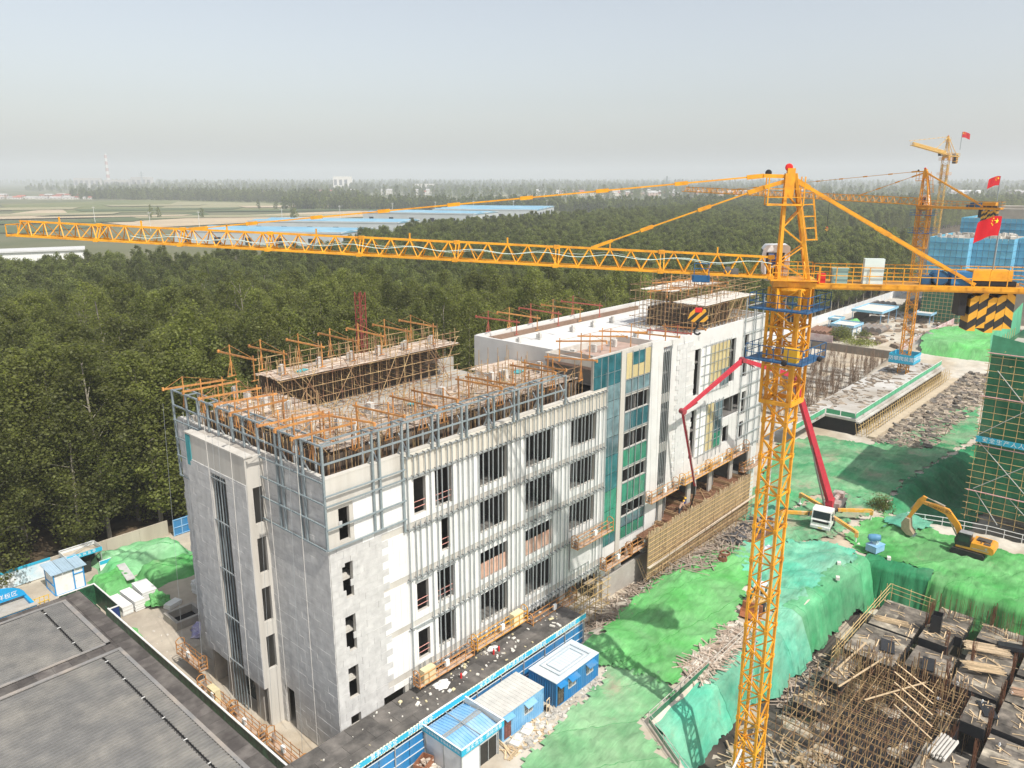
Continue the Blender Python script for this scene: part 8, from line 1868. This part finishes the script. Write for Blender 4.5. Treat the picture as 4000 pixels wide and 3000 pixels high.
def tree_geo(seed, h, r, nleaf, ls, z0=.14, clumps=46, cr=.95):
    rr = random.Random(seed); tb, lb = MB(), MB()
    bend = Vector((rr.uniform(-.5, .5), rr.uniform(-.5, .5), 0)); N = 6
    def tp(t): return Vector((0, 0, h * t)) + bend * t * t * 1.3
    for k in range(N): t0, t1 = k / N * .93, (k + 1) / N * .93; tb.tube(tp(t0), tp(t1), .20 * (1 - t0) + .03, 6, .20 * (1 - t1) + .03, caps=False)
    cl = []
    for k in range(clumps):
        t = z0 + (1 - z0) * ((k + rr.random()) / clumps) ** .92; u_ = (t - z0) / (1 - z0); e = min(1, (1.02 - u_) * 2.6) ** .6 * min(1, .55 + u_ * 1.6); a = k * 2.4 + rr.uniform(-.5, .5)
        rad_ = r * e * rr.uniform(.35, 1.05); c = tp(t) + Vector((rad_ * math.cos(a), rad_ * math.sin(a), rr.uniform(-.3, .9))); cl.append((c, r * rr.uniform(.26, .46) * (0.55 + .6 * e)))
        if k % 4 == 0: s = tp(max(.08, t - .10)); tb.tube(s, c, .055, 4, .02, caps=False)
    per = nleaf // clumps; pts = []
    for c, q in cl:
        for j in range(per):
            d = Vector((rr.gauss(0, 1), rr.gauss(0, 1), rr.gauss(.1, 1))).normalized() * q * (rr.random() ** .45); d.z *= 1.25; pts.append((c + d, d.normalized()))
    leaves(lb, pts, ls, rr); return tb, lb
protos = []
for s in range(6):
    h = (21.5, 23.5, 25.0, 22.5, 24.0, 20.0)[s]; tb, lb = tree_geo(s + 1, h, (3.6, 3.4, 3.9, 4.2, 3.5, 3.6)[s], 9500, .31, (.06, .14, .10, .03, .16, .05)[s], 54)
    protos.append((tb.mesh('trunk', m_bark, fix=False), lb.mesh('crown', m_leaf, fix=False)))
tb, lb = tree_geo(91, 25.5, 3.0, 1700, .32, .38, 40); protos.append((tb.mesh('trunk', m_bark, fix=False), lb.mesh('crown', m_leaf, fix=False)))
def lowtree(name, seed, h, r, n, ls, clumps, z0=.14):
    tb, lb = tree_geo(seed, h, r, n, ls, z0, clumps); m = MB(); off = len(tb.v); m.v = tb.v + lb.v; m.f = tb.f + [tuple(i + off for i in f) for f in lb.f]; m.mi = [0] * len(tb.f) + [1] * len(lb.f)
    return bpy.data.objects.new(name, m.mesh(name, [m_bark, m_leaf2], fix=False))
def coll(name, objs):
    c = bpy.data.collections.new(name)
    for o in objs: c.objects.link(o)
    return c
C_mid = coll('mid_trees', [lowtree('mid_tree', 20 + k, (18.2, 19.6, 18.8, 20)[k], 3.5, 4200, .44, 40, (.1, .2, .15, .25)[k]) for k in range(4)])
C_far = coll('far_trees', [lowtree('far_tree', 40 + k, (15, 17, 13)[k], (3.6, 3.4, 4.2)[k], 420, 1.35, 16, .1) for k in range(3)])
def scatter(name, pts, cl, smin, smax, lab, cat='trees', zs=1.0):
    me = bpy.data.meshes.new(name); me.from_pydata([(x, y, 0) for x, y in pts], [], []); o = link(name, me); tag(o, lab, cat, kind='stuff')
    ng = bpy.data.node_groups.new(name, 'GeometryNodeTree'); ng.interface.new_socket('Geometry', in_out='INPUT', socket_type='NodeSocketGeometry'); ng.interface.new_socket('Geometry', in_out='OUTPUT', socket_type='NodeSocketGeometry')
    n = ng.nodes; L = ng.links.new; gi = n.new('NodeGroupInput'); go = n.new('NodeGroupOutput'); ip = n.new('GeometryNodeInstanceOnPoints'); ci = n.new('GeometryNodeCollectionInfo')
    ci.inputs[0].default_value = cl; ci.inputs[1].default_value = True; ci.inputs[2].default_value = True
    L(gi.outputs[0], ip.inputs['Points']); L(ci.outputs[0], ip.inputs['Instance']); ip.inputs['Pick Instance'].default_value = True
    ri = n.new('FunctionNodeRandomValue'); ri.data_type = 'INT'; ri.inputs[4].default_value = 0; ri.inputs[5].default_value = 11; L(ri.outputs[2], ip.inputs['Instance Index'])
    rv = n.new('FunctionNodeRandomValue'); rv.data_type = 'FLOAT_VECTOR'; rv.inputs[0].default_value = (0, 0, 0); rv.inputs[1].default_value = (.07, .07, 6.28); L(rv.outputs[0], ip.inputs['Rotation'])
    rs_ = n.new('FunctionNodeRandomValue'); rs_.data_type = 'FLOAT'; rs_.inputs[2].default_value = smin; rs_.inputs[3].default_value = smax; rs_.inputs['Seed'].default_value = 3; L(rs_.outputs[1], ip.inputs['Scale'])
    L(ip.outputs[0], go.inputs[0]); md = o.modifiers.new('scatter', 'NODES'); md.node_group = ng; return o
CX, CY = -29.68, -44.87; HD_ = math.atan2(.67, .742)
def seen(x, y, half=41):
    a = math.atan2(y - CY, x - CX) - HD_; return abs(math.degrees(a)) < half
FAR = [(-80, 278), (57, 274), (95, 259), (130, 229), (162, 228), (178, 240), (211, 279), (228, 294), (318, 332), (405, 344), (462, 342), (674, 379), (1180, 396)]
def farq(x):
    for (a, c), (d, e) in zip(FAR[:-1], FAR[1:]):
        if a <= x < d: return c + (e - c) * (x - a) / (d - a)
    return 278 if x < -80 else 396
TP = []; r4_ = random.Random(77)
def addrows(q0, q1, x0, x1, sx, sy):
    y = q0
    while y < q1:
        x = x0
        while x < x1:
            px_, py_ = x + r4_.uniform(-1.4, 1.4) * sx / 5, y + r4_.uniform(-1.4, 1.4) * sy / 5
            if py_ < farq(px_) and seen(px_, py_): TP.append((px_, py_))
            x += sx
        y += sy
addrows(52.9, 79, -60, 330, 4.3, 4.4); addrows(79, 150, -60, 420, 5.0, 5.2); addrows(150, 420, -60, 1180, 6.6, 6.6)
TP = [t for t in TP if not (78 < t[1] < 88 and t[0] < 36) and not (r4_.random() < .04)]
TP.sort(key=lambda t: math.hypot(t[0] - CX, t[1] - CY) * (1 if not (6 < t[0] < 72 and t[1] > 120) else 1))
near = TP[:300]; rest = TP[300:]
first = {}
for i, (x, y) in enumerate(near):
    k = 6 if (86 < y < 108 and x < 62 and r4_.random() < .3) else r4_.randrange(6); s = r4_.uniform(.88, 1.12)
    fat = 1.32 if x < 20 and y < 78 else 1.08
    t = thing('poplar_tree', 'leafy green poplar in the plantation along the boundary wall', 'tree', (x, y, 0), r4_.random() * 6.28, 'poplar trees of the plantation nearest the site'); t.scale = (s * fat * r4_.uniform(.95, 1.1),) * 2 + (s,)
    if k == 6: t['label'] = 'thin half bare poplar with a pale trunk showing through'; t['group'] = 'half bare poplars in the plantation'
    link('trunk', protos[k][0], t); link('crown', protos[k][1], t)
scatter('forest', rest, C_mid, .88, 1.07, 'poplar plantation stretching away behind the building', 'forest')
# undergrowth along the wall and bushes
def bush(x, y, r, h, lab, n=900, ls=.28, m=None):
    rr = random.Random(int(x * 7 + y)); lb = MB(); pts = []
    for k in range(n):
        d = Vector((rr.gauss(0, 1), rr.gauss(0, 1), abs(rr.gauss(0, 1)))).normalized() * (rr.random() ** .4) * (1 + .25 * math.sin(rr.random() * 20)); pts.append((d.x * r, d.y * r, d.z * h + .1))
    leaves(lb, pts, ls, rr); o = one('bush', lb, m or m_leaf, lab, 'bush'); o.location = (x, y, 0)
bush(200, 33.5, 3.2, 3.2, 'dark leafy bush in front of the lettered booth', 1500, .5); bush(206, 29.5, 2.2, 2, 'small bush beside the booth', 500, .5); bush(196, 27, 5, 1.2, 'low weeds along the top of the basement wall', 800, .5)
bush(80.6, -15.2, 1.7, 2.0, 'round green bush between the pump truck and the dark net', 1400, .22); bush(263, 34, 3, 2.5, 'bush by the road near the pipes', 700, .6); bush(228, -4, 6, 1.4, 'patch of weeds on top of the green mound', 900, .5, leafmat('dry_weeds', (.12, .13, .05), (.20, .17, .08)))
bush(216, 10, 8, 1.2, 'dry weeds at the back of the green mound', 1200, .5, leafmat('dry_weeds', (0, 0, 0), (0, 0, 0)))
# ------------------------------------------------------------------ farmland, warehouses, villages, skyline
def fmat(name, c, c2): return mat(name, c, .12, .02, .95, col2=c2, c2amt=.4, c2scale=.012)
m_f1 = fmat('bare_field', (.46, .37, .25), (.40, .32, .22)); m_f2 = fmat('crop_field', (.13, .15, .055), (.19, .18, .08)); m_f3 = fmat('dark_crop', (.075, .105, .04), (.10, .12, .05)); m_f4 = fmat('dry_field', (.26, .25, .14), (.32, .28, .17))
sheet('field', [(240, 560), (400, 470), (723, 738), (714, 880), (520, 871), (406, 878), (300, 830), (292, 700)][2:], .5, m_f1, 'bare tan field behind the blue warehouses')
sheet('field', [(280, 1094), (425, 1322), (349, 1061), (245, 968)], .6, m_f1, 'narrow bare field at the left edge')
sheet('field', [(300, 907), (492, 985), (438, 860), (300, 816)], .8, m_f3, 'strip of dark crop before the bare field')
sheet('field', [(150, 800), (201, 812), (307, 862), (277, 756), (184, 700)], .7, m_f3, 'dark green crop strip at the left edge')
sheet('field', [(309, 1130), (409, 1557), (827, 1761), (904, 1009), (746, 919), (520, 990)], .4, m_f2, 'broad green crop land before the tree belt')
sheet('field', [(520, 1180), (700, 1500), (760, 1300), (700, 1060)], .6, m_f4, 'paler dry strip across the crop land')
sheet('field', [(1450, 1250), (1500, 1480), (1900, 1400), (1800, 1050)], .6, m_f4, 'pale field before the distant village')
def polar(u, d): a = HD_ - math.atan2((u - 2000) / 3050, .9668 + .2554 * .2636); return CX + d * math.cos(a), CY + d * math.sin(a)
for i, (u0, u1, d0, d1, m) in enumerate(((-200, 420, 1130, 1200, m_f4), (300, 900, 1240, 1320, m_f3), (520, 1300, 985, 1040, m_f4), (-200, 500, 930, 985, m_f3), (800, 1650, 1150, 1200, m_f3), (-200, 260, 1330, 1440, m_f4), (950, 1500, 1290, 1360, m_f1), (-200, 700, 1040, 1075, m_f1), (420, 760, 1420, 1500, m_f4))):
    sheet('field', [polar(u0, d0 + 12), polar(u1, d0), polar(u1 + 40, d1), polar(u0 - 30, d1 + 20)], .9 + i * .06, m, 'narrow crop strip in the far fields, number %s from the near side' % 'one two three four five six seven eight nine'.split()[i])
def inpoly(poly, n, seed):
    rr = random.Random(seed); xs = [p[0] for p in poly]; ys = [p[1] for p in poly]; out = []
    while len(out) < n:
        x, y = rr.uniform(min(xs), max(xs)), rr.uniform(min(ys), max(ys))
        if inside(x, y, poly): out.append((x, y))
    return out
def strip(pts, width, n, seed):
    rr = random.Random(seed); L_ = [0]; 
    for a, c in zip(pts[:-1], pts[1:]): L_.append(L_[-1] + math.hypot(c[0] - a[0], c[1] - a[1]))
    out = []
    for k in range(n):
        s = rr.random() * L_[-1]; j = max(i for i in range(len(pts) - 1) if L_[i] <= s); t = (s - L_[j]) / (L_[j + 1] - L_[j]); a, c = pts[j], pts[j + 1]; nx, ny = -(c[1] - a[1]), c[0] - a[0]; l = math.hypot(nx, ny); o = rr.uniform(-.5, .5) * width
        out.append((a[0] + (c[0] - a[0]) * t + nx / l * o, a[1] + (c[1] - a[1]) * t + ny / l * o))
    return out
scatter('tree_belt', strip([(700, 1900), (800, 1560), (850, 1300), (830, 1130)], 130, 900, 1), C_far, .9, 1.5, 'dense tree belt across the crop land in the left distance')
scatter('tree_belt', strip([(660, 1030), (830, 760), (900, 520), (1010, 420)], 90, 900, 2), C_far, .8, 1.3, 'roadside tree belt beyond the blue warehouses')
scatter('tree_belt', strip([(1010, 560), (1240, 300), (1700, 120)], 260, 1300, 3), C_far, .8, 1.4, 'tree belt beyond the plantation on the right')
scatter('far_woodland', inpoly([(820, 2000), (1000, 1300), (1600, 700), (2300, 200), (3600, 500), (3300, 2400), (1900, 4200), (1000, 3400)], 2600, 4), C_far, .9, 1.7, 'hazy scattered trees across the far plain', 'woodland')
scatter('far_woodland', inpoly([(1500, 3600), (3000, 2300), (3600, 600), (7500, 900), (7000, 5000), (4500, 8200), (2000, 7600)], 3200, 5), C_far, 1.3, 2.4, 'bluish line of far woods along the horizon', 'woodland')
scatter('field_trees', [(372, 878), (384, 882), (420, 850), (600, 1030), (615, 1010), (640, 985), (700, 965), (478, 745), (470, 740)], C_far, .6, .9, 'few single trees standing in the crop land')
def frame_obj(T_): return T_
def warehouse(a, c, depth, h, lab, roofm):
    L_ = math.hypot(c[0] - a[0], c[1] - a[1]); T = thing('warehouse', lab, 'warehouse', (a[0], a[1], 0), math.atan2(c[1] - a[1], c[0] - a[0]), 'blue roofed warehouses beyond the plantation')
    b = MB(); D = depth
    for p in ([(0, 0), (L_, 0)], [(L_, 0), (L_, D)], [(L_, D), (0, D)], [(0, D), (0, 0)]): (x0, y0), (x1, y1) = p; b.face([(x0, y0, 0), (x1, y1, 0), (x1, y1, h), (x0, y0, h)])
    obj('wall', b, mat('warehouse_wall', (.50, .53, .54), .06, .1, .7), T, fix=False)
    n = max(2, int(D / 26))
    for k in range(n):
        y0, y1 = D * k / n, D * (k + 1) / n; ym = (y0 + y1) / 2; b = MB()
        b.face([(-.5, y0, h), (L_ + .5, y0, h), (L_ + .5, ym, h + 1.6), (-.5, ym, h + 1.6)]); b.face([(-.5, ym, h + 1.6), (L_ + .5, ym, h + 1.6), (L_ + .5, y1, h), (-.5, y1, h)]); b.face([(-.5, y0, h), (-.5, ym, h + 1.6), (-.5, y1, h)]); b.face([(L_ + .5, y0, h), (L_ + .5, y1, h), (L_ + .5, ym, h + 1.6)]); obj('roof', b, roofm, T, fix=False)
    b = MB(); b.box((-.3, -.3, h), (L_ + .3, -.05, h + 1.2)); b.box((L_ + .05, -.3, h), (L_ + .35, D, h + 1.2)); obj('parapet', b, mat('warehouse_wall', (0, 0, 0)), T)
    for k in range(int(L_ / 24)): b = MB(); b.box((8 + k * 24, -.15, 0), (13 + k * 24, -.02, 5)); obj('door', b, m_dark, T)
    for k in range(int(D / 20)): b = MB(); b.box((L_ + .02, 4 + k * 20, 0), (L_ + .15, 16 + k * 20, 6)); obj('door', b, m_dark, T)
m_br = mat('bright_blue_roof', (.17, .37, .51), .10, .05, .5, col2=(.27, .44, .53), c2amt=.4, c2scale=.04)
warehouse((228, 512), (290, 400), 58, 8.5, 'nearest warehouse with a bright blue roof, left of the others', m_br)
warehouse((330, 590), (398, 470), 56, 8.5, 'second warehouse with a bright blue roof behind the nearest', m_br)
warehouse((500, 650), (548, 530), 70, 9, 'third blue roofed warehouse beside the plantation edge', m_br)
warehouse((606, 655), (668, 548), 130, 9, 'farthest blue roofed warehouse, widest of the four', m_br)
T = thing('long_white_shed', 'low white shed at the left edge before the plantation', 'shed', (108, 455, 0), -.35); b = MB(); b.box((-40, 0, 0), (36, 20, 5)); obj('wall', b, m_wpaint, T); b = MB(); b.box((-41, -1, 5), (37, 21, 5.8)); obj('roof', b, mat('pale_roof', (.55, .55, .54), .06, .2, .8), T)
# houses
def house_meshes(w_, d, h, m_w, m_r):
    b = MB(); b.box((-w_ / 2, -d / 2, 0), (w_ / 2, d / 2, h)); a = b.mesh('house_wall', m_w); b = MB()
    b.prism([(-d / 2 - .5, h), (d / 2 + .5, h), (0, h + 2.4)], -w_ / 2 - .4, w_ / 2 + .4, 'x'); c = b.mesh('house_roof', m_r); b = MB()
    for k in range(3):
        for z in (1.2, 4.4):
            if z + 1.5 < h:
                for s in (-1, 1): x = -w_ / 2 + (k + .5) * w_ / 3; b.box((x - .8, s * d / 2 - .05, z), (x + .8, s * d / 2 + .05, z + 1.5)); 
                for s in (-1, 1): b.box((s * w_ / 2 - .05, -1.2 + k * 1.0 - .3, z), (s * w_ / 2 + .05, -.9 + k * 1.0, z + 1.4))
    return a, c, b.mesh('house_window', m_dark)
mw1 = mat('house_white', (.66, .63, .58), .06, .2, .9, rnd=.14); mr1 = mat('house_red_roof', (.36, .12, .09), .1, .3, .8, rnd=.2); mr2 = mat('house_grey_roof', (.42, .41, .40), .1, .3, .8, rnd=.15); mw2 = mat('house_pink', (.52, .38, .32), .08, .2, .9, rnd=.15)
HM_ = [house_meshes(14, 9, 6.4, mw1, mr1), house_meshes(18, 9, 4.0, mw1, mr1), house_meshes(11, 9, 9.2, mw1, mr2), house_meshes(20, 10, 6.8, mw2, mr2), house_meshes(26, 8, 3.6, mw1, mr2)]
def house(x, y, k, a, lab, grp, s=1.0):
    T = thing('village_house', lab, 'house', (x, y, 0), a, grp); T.scale = (s, s, s)
    link('wall', HM_[k][0], T); link('roof', HM_[k][1], T); link('window', HM_[k][2], T)
rh = random.Random(12)
def line_pts(a, c, n, w_): return [(a[0] + (c[0] - a[0]) * (i + rh.uniform(-.3, .3)) / n + rh.uniform(-w_, w_), a[1] + (c[1] - a[1]) * (i + rh.uniform(-.3, .3)) / n + rh.uniform(-w_, w_)) for i in range(n)]
for x, y in line_pts((515, 1990), (690, 1800), 12, 12): house(x, y, rh.choice([1, 4, 4]), -.8 + rh.uniform(-.1, .1), 'white low house at the front of the left village', 'houses in the left village')
for x, y in line_pts((580, 2130), (800, 1900), 16, 45): house(x, y, rh.choice([0, 1, 3]), -.8 + rh.uniform(-.2, .2), 'red roofed house in the left village', 'houses in the left village')
house(928, 2180, 0, -.8, 'single pale house with red roof standing before the tree belt', 'lone houses', 1.5)
for x, y in line_pts((1640, 1330), (2010, 760), 34, 45): house(x, y, rh.choice([0, 0, 1, 3, 2]), -.9 + rh.uniform(-.3, .3), 'pale house with red roof in the middle village', 'houses in the middle village', 1.25)
for x, y in line_pts((1750, 1420), (2150, 820), 22, 70): house(x, y, rh.choice([0, 2, 3]), -.9 + rh.uniform(-.3, .3), 'taller pale house in the middle village', 'houses in the middle village', 1.35)
for x, y in line_pts((1250, 2050), (1600, 1560), 14, 90): house(x, y, rh.choice([0, 2, 1]), -.8 + rh.uniform(-.3, .3), 'scattered pale house among hazy trees', 'scattered houses of the plain', 1.3)
for x, y in line_pts((2100, 500), (2500, 150), 12, 80): house(x, y, rh.choice([4, 4, 3]), -1.2 + rh.uniform(-.3, .3), 'long pale shed among trees on the right', 'sheds on the right of the plain', 1.8)
house(2010, 890, 3, -.95, 'large pink school like block at the right end of the middle village', 'large blocks of the village', 2.2); house(2060, 800, 3, -.95, 'second large pinkish block beside the school like one', 'large blocks of the village', 2.0)
for i in range(3): b = MB(); b.lathe([(5, 0), (5, 21), (3.5, 22.5), (.2, 23)], n=14); o = one('silo', b, m_wpaint, 'white silo in the right distance, %s of three' % ('left', 'middle', 'right')[i], 'silo'); o.location = (1705 + 6 * i, 352 - 13 * i, 0)
# power station far away
d_ = 4000; ang_ = HD_ + math.atan2(-(420 - 2000) / 3050 * (d_ * .967) / d_, 1.0) * 1.0
def polar(u, d): a = HD_ - math.atan2((u - 2000) / 3050, .9668 + .2554 * .2636); return CX + d * math.cos(a), CY + d * math.sin(a)
x, y = polar(422, 4500); CH = thing('chimney', 'tall banded power station chimney in the hazy left distance', 'chimney', (x, y, 0)); mch = stripe_mat('chimney_bands', 0, 1, .032); 
for nd_ in mch.node_tree.nodes:
    if nd_.type == 'MIX': nd_.inputs[6].default_value = (.72, .70, .68, 1); nd_.inputs[7].default_value = (.50, .30, .27, 1)
b = MB(); b.lathe([(9, 0), (5.5, 162)], n=14); obj('shaft', b, mch, CH)
def block(u0, u1, d, h, lab, m=None, nm='factory_block'):
    (x0, y0), (x1, y1) = polar(u0, d), polar(u1, d); b = MB(); L_ = math.hypot(x1 - x0, y1 - y0); b.box((0, 0, 0), (L_, 40, h)); T = thing(nm, lab, 'building', (x0, y0, 0), math.atan2(y1 - y0, x1 - x0)); obj('wall', b, m or mat('factory_grey', (.42, .40, .38), .1, .05, .9), T)
    b = MB()
    for k in range(int(L_ / 22)): b.box((4 + 22 * k, -.6, h * .3), (16 + 22 * k, -.1, h * .75))
    obj('bay', b, mat('factory_bay', (.16, .16, .17), .1, .05, .9), T)
block(285, 395, 4300, 46, 'long colonnaded hall left of the chimney'); block(405, 510, 4300, 38, 'grey hall below the chimney'); block(510, 598, 4250, 50, 'grey hall with a mast right of the chimney')
block(1300, 1375, 3600, 52, 'single pale hall on the horizon in the middle', mw1); block(1620, 1700, 3000, 24, 'faint long shed near the horizon', mw1); block(760, 860, 4200, 20, 'faint pale shed far away', mw1)
def mast_(u, d, h, lab):
    x, y = polar(u, d); b = MB(); w0 = h * .07
    for s in ((-1, -1), (1, -1), (1, 1), (-1, 1)): b.tube((x + s[0] * w0, y + s[1] * w0, 0), (x + s[0], y + s[1], h), .6, 4)
    for k in range(6):
        z = h * k / 6; e = w0 * (1 - k / 6) + k / 6
        b.tube((x - e, y - e, z), (x + e, y + e, z + h / 6), .4, 4); b.tube((x + e, y - e, z), (x - e, y + e, z + h / 6), .4, 4)
    for z in (h * .75, h * .87): b.tube((x - 9, y + 9, z), (x + 9, y - 9, z), .5, 4)
    one('pylon', b, m_steel, lab, 'pylon')
mast_(553, 4200, 75, 'lattice mast beside the power station halls'); mast_(3070, 2600, 60, 'faint lattice pylon behind the near crane head'); mast_(2605, 2800, 52, 'faint lattice pylon on the right half of the horizon')
for i, (u, d) in enumerate(((348, 930), (565, 760), (760, 760), (1090, 800), (1320, 880), (1528, 960), (1697, 1010), (1848, 1030), (2005, 1050), (2137, 1080), (2327, 1100))):
    x, y = polar(u, d); b = MB(); b.tube((x, y, 0), (x, y, 17), .28, 5, .18); b.tube((x - 1.2, y + 1.2, 15.8), (x + 1.2, y - 1.2, 15.8), .14, 4); one('utility_pole', b, mat('pole_concrete', (.60, .59, .57), .05, .5, .8), 'pale slender pole in the line along the fields and warehouses', 'pole', 'pale poles along the fields')
for i in range(9):
    x, y = polar(1930 + i * 85 + (i % 3) * 14, 1180 + i * 20); b = MB(); b.tube((x, y, 0), (x, y, 21), .25, 5, .15); b.bar((x - 1.5, y + 1.5, 21), (x + 1.5, y - 1.5, 21), .3); one('street_lamp', b, mat('lamp_white', (.7, .7, .7), .05, .5, .6), 'white road lamp among the far roadside trees', 'lamp', 'white lamps of the far road')
for i in range(2):
    pts = [(-40 + 9 * k, 82 + .6 * k, 12.0 + .7 * i - 1.2 * math.sin(k / 10 * PI)) for k in range(11)]; b = MB(); b.path(pts, .03, 4); one('power_line', b, m_bp, 'thin power line in the gap between the front trees, %s' % ('lower' if i == 0 else 'upper'), 'power line')
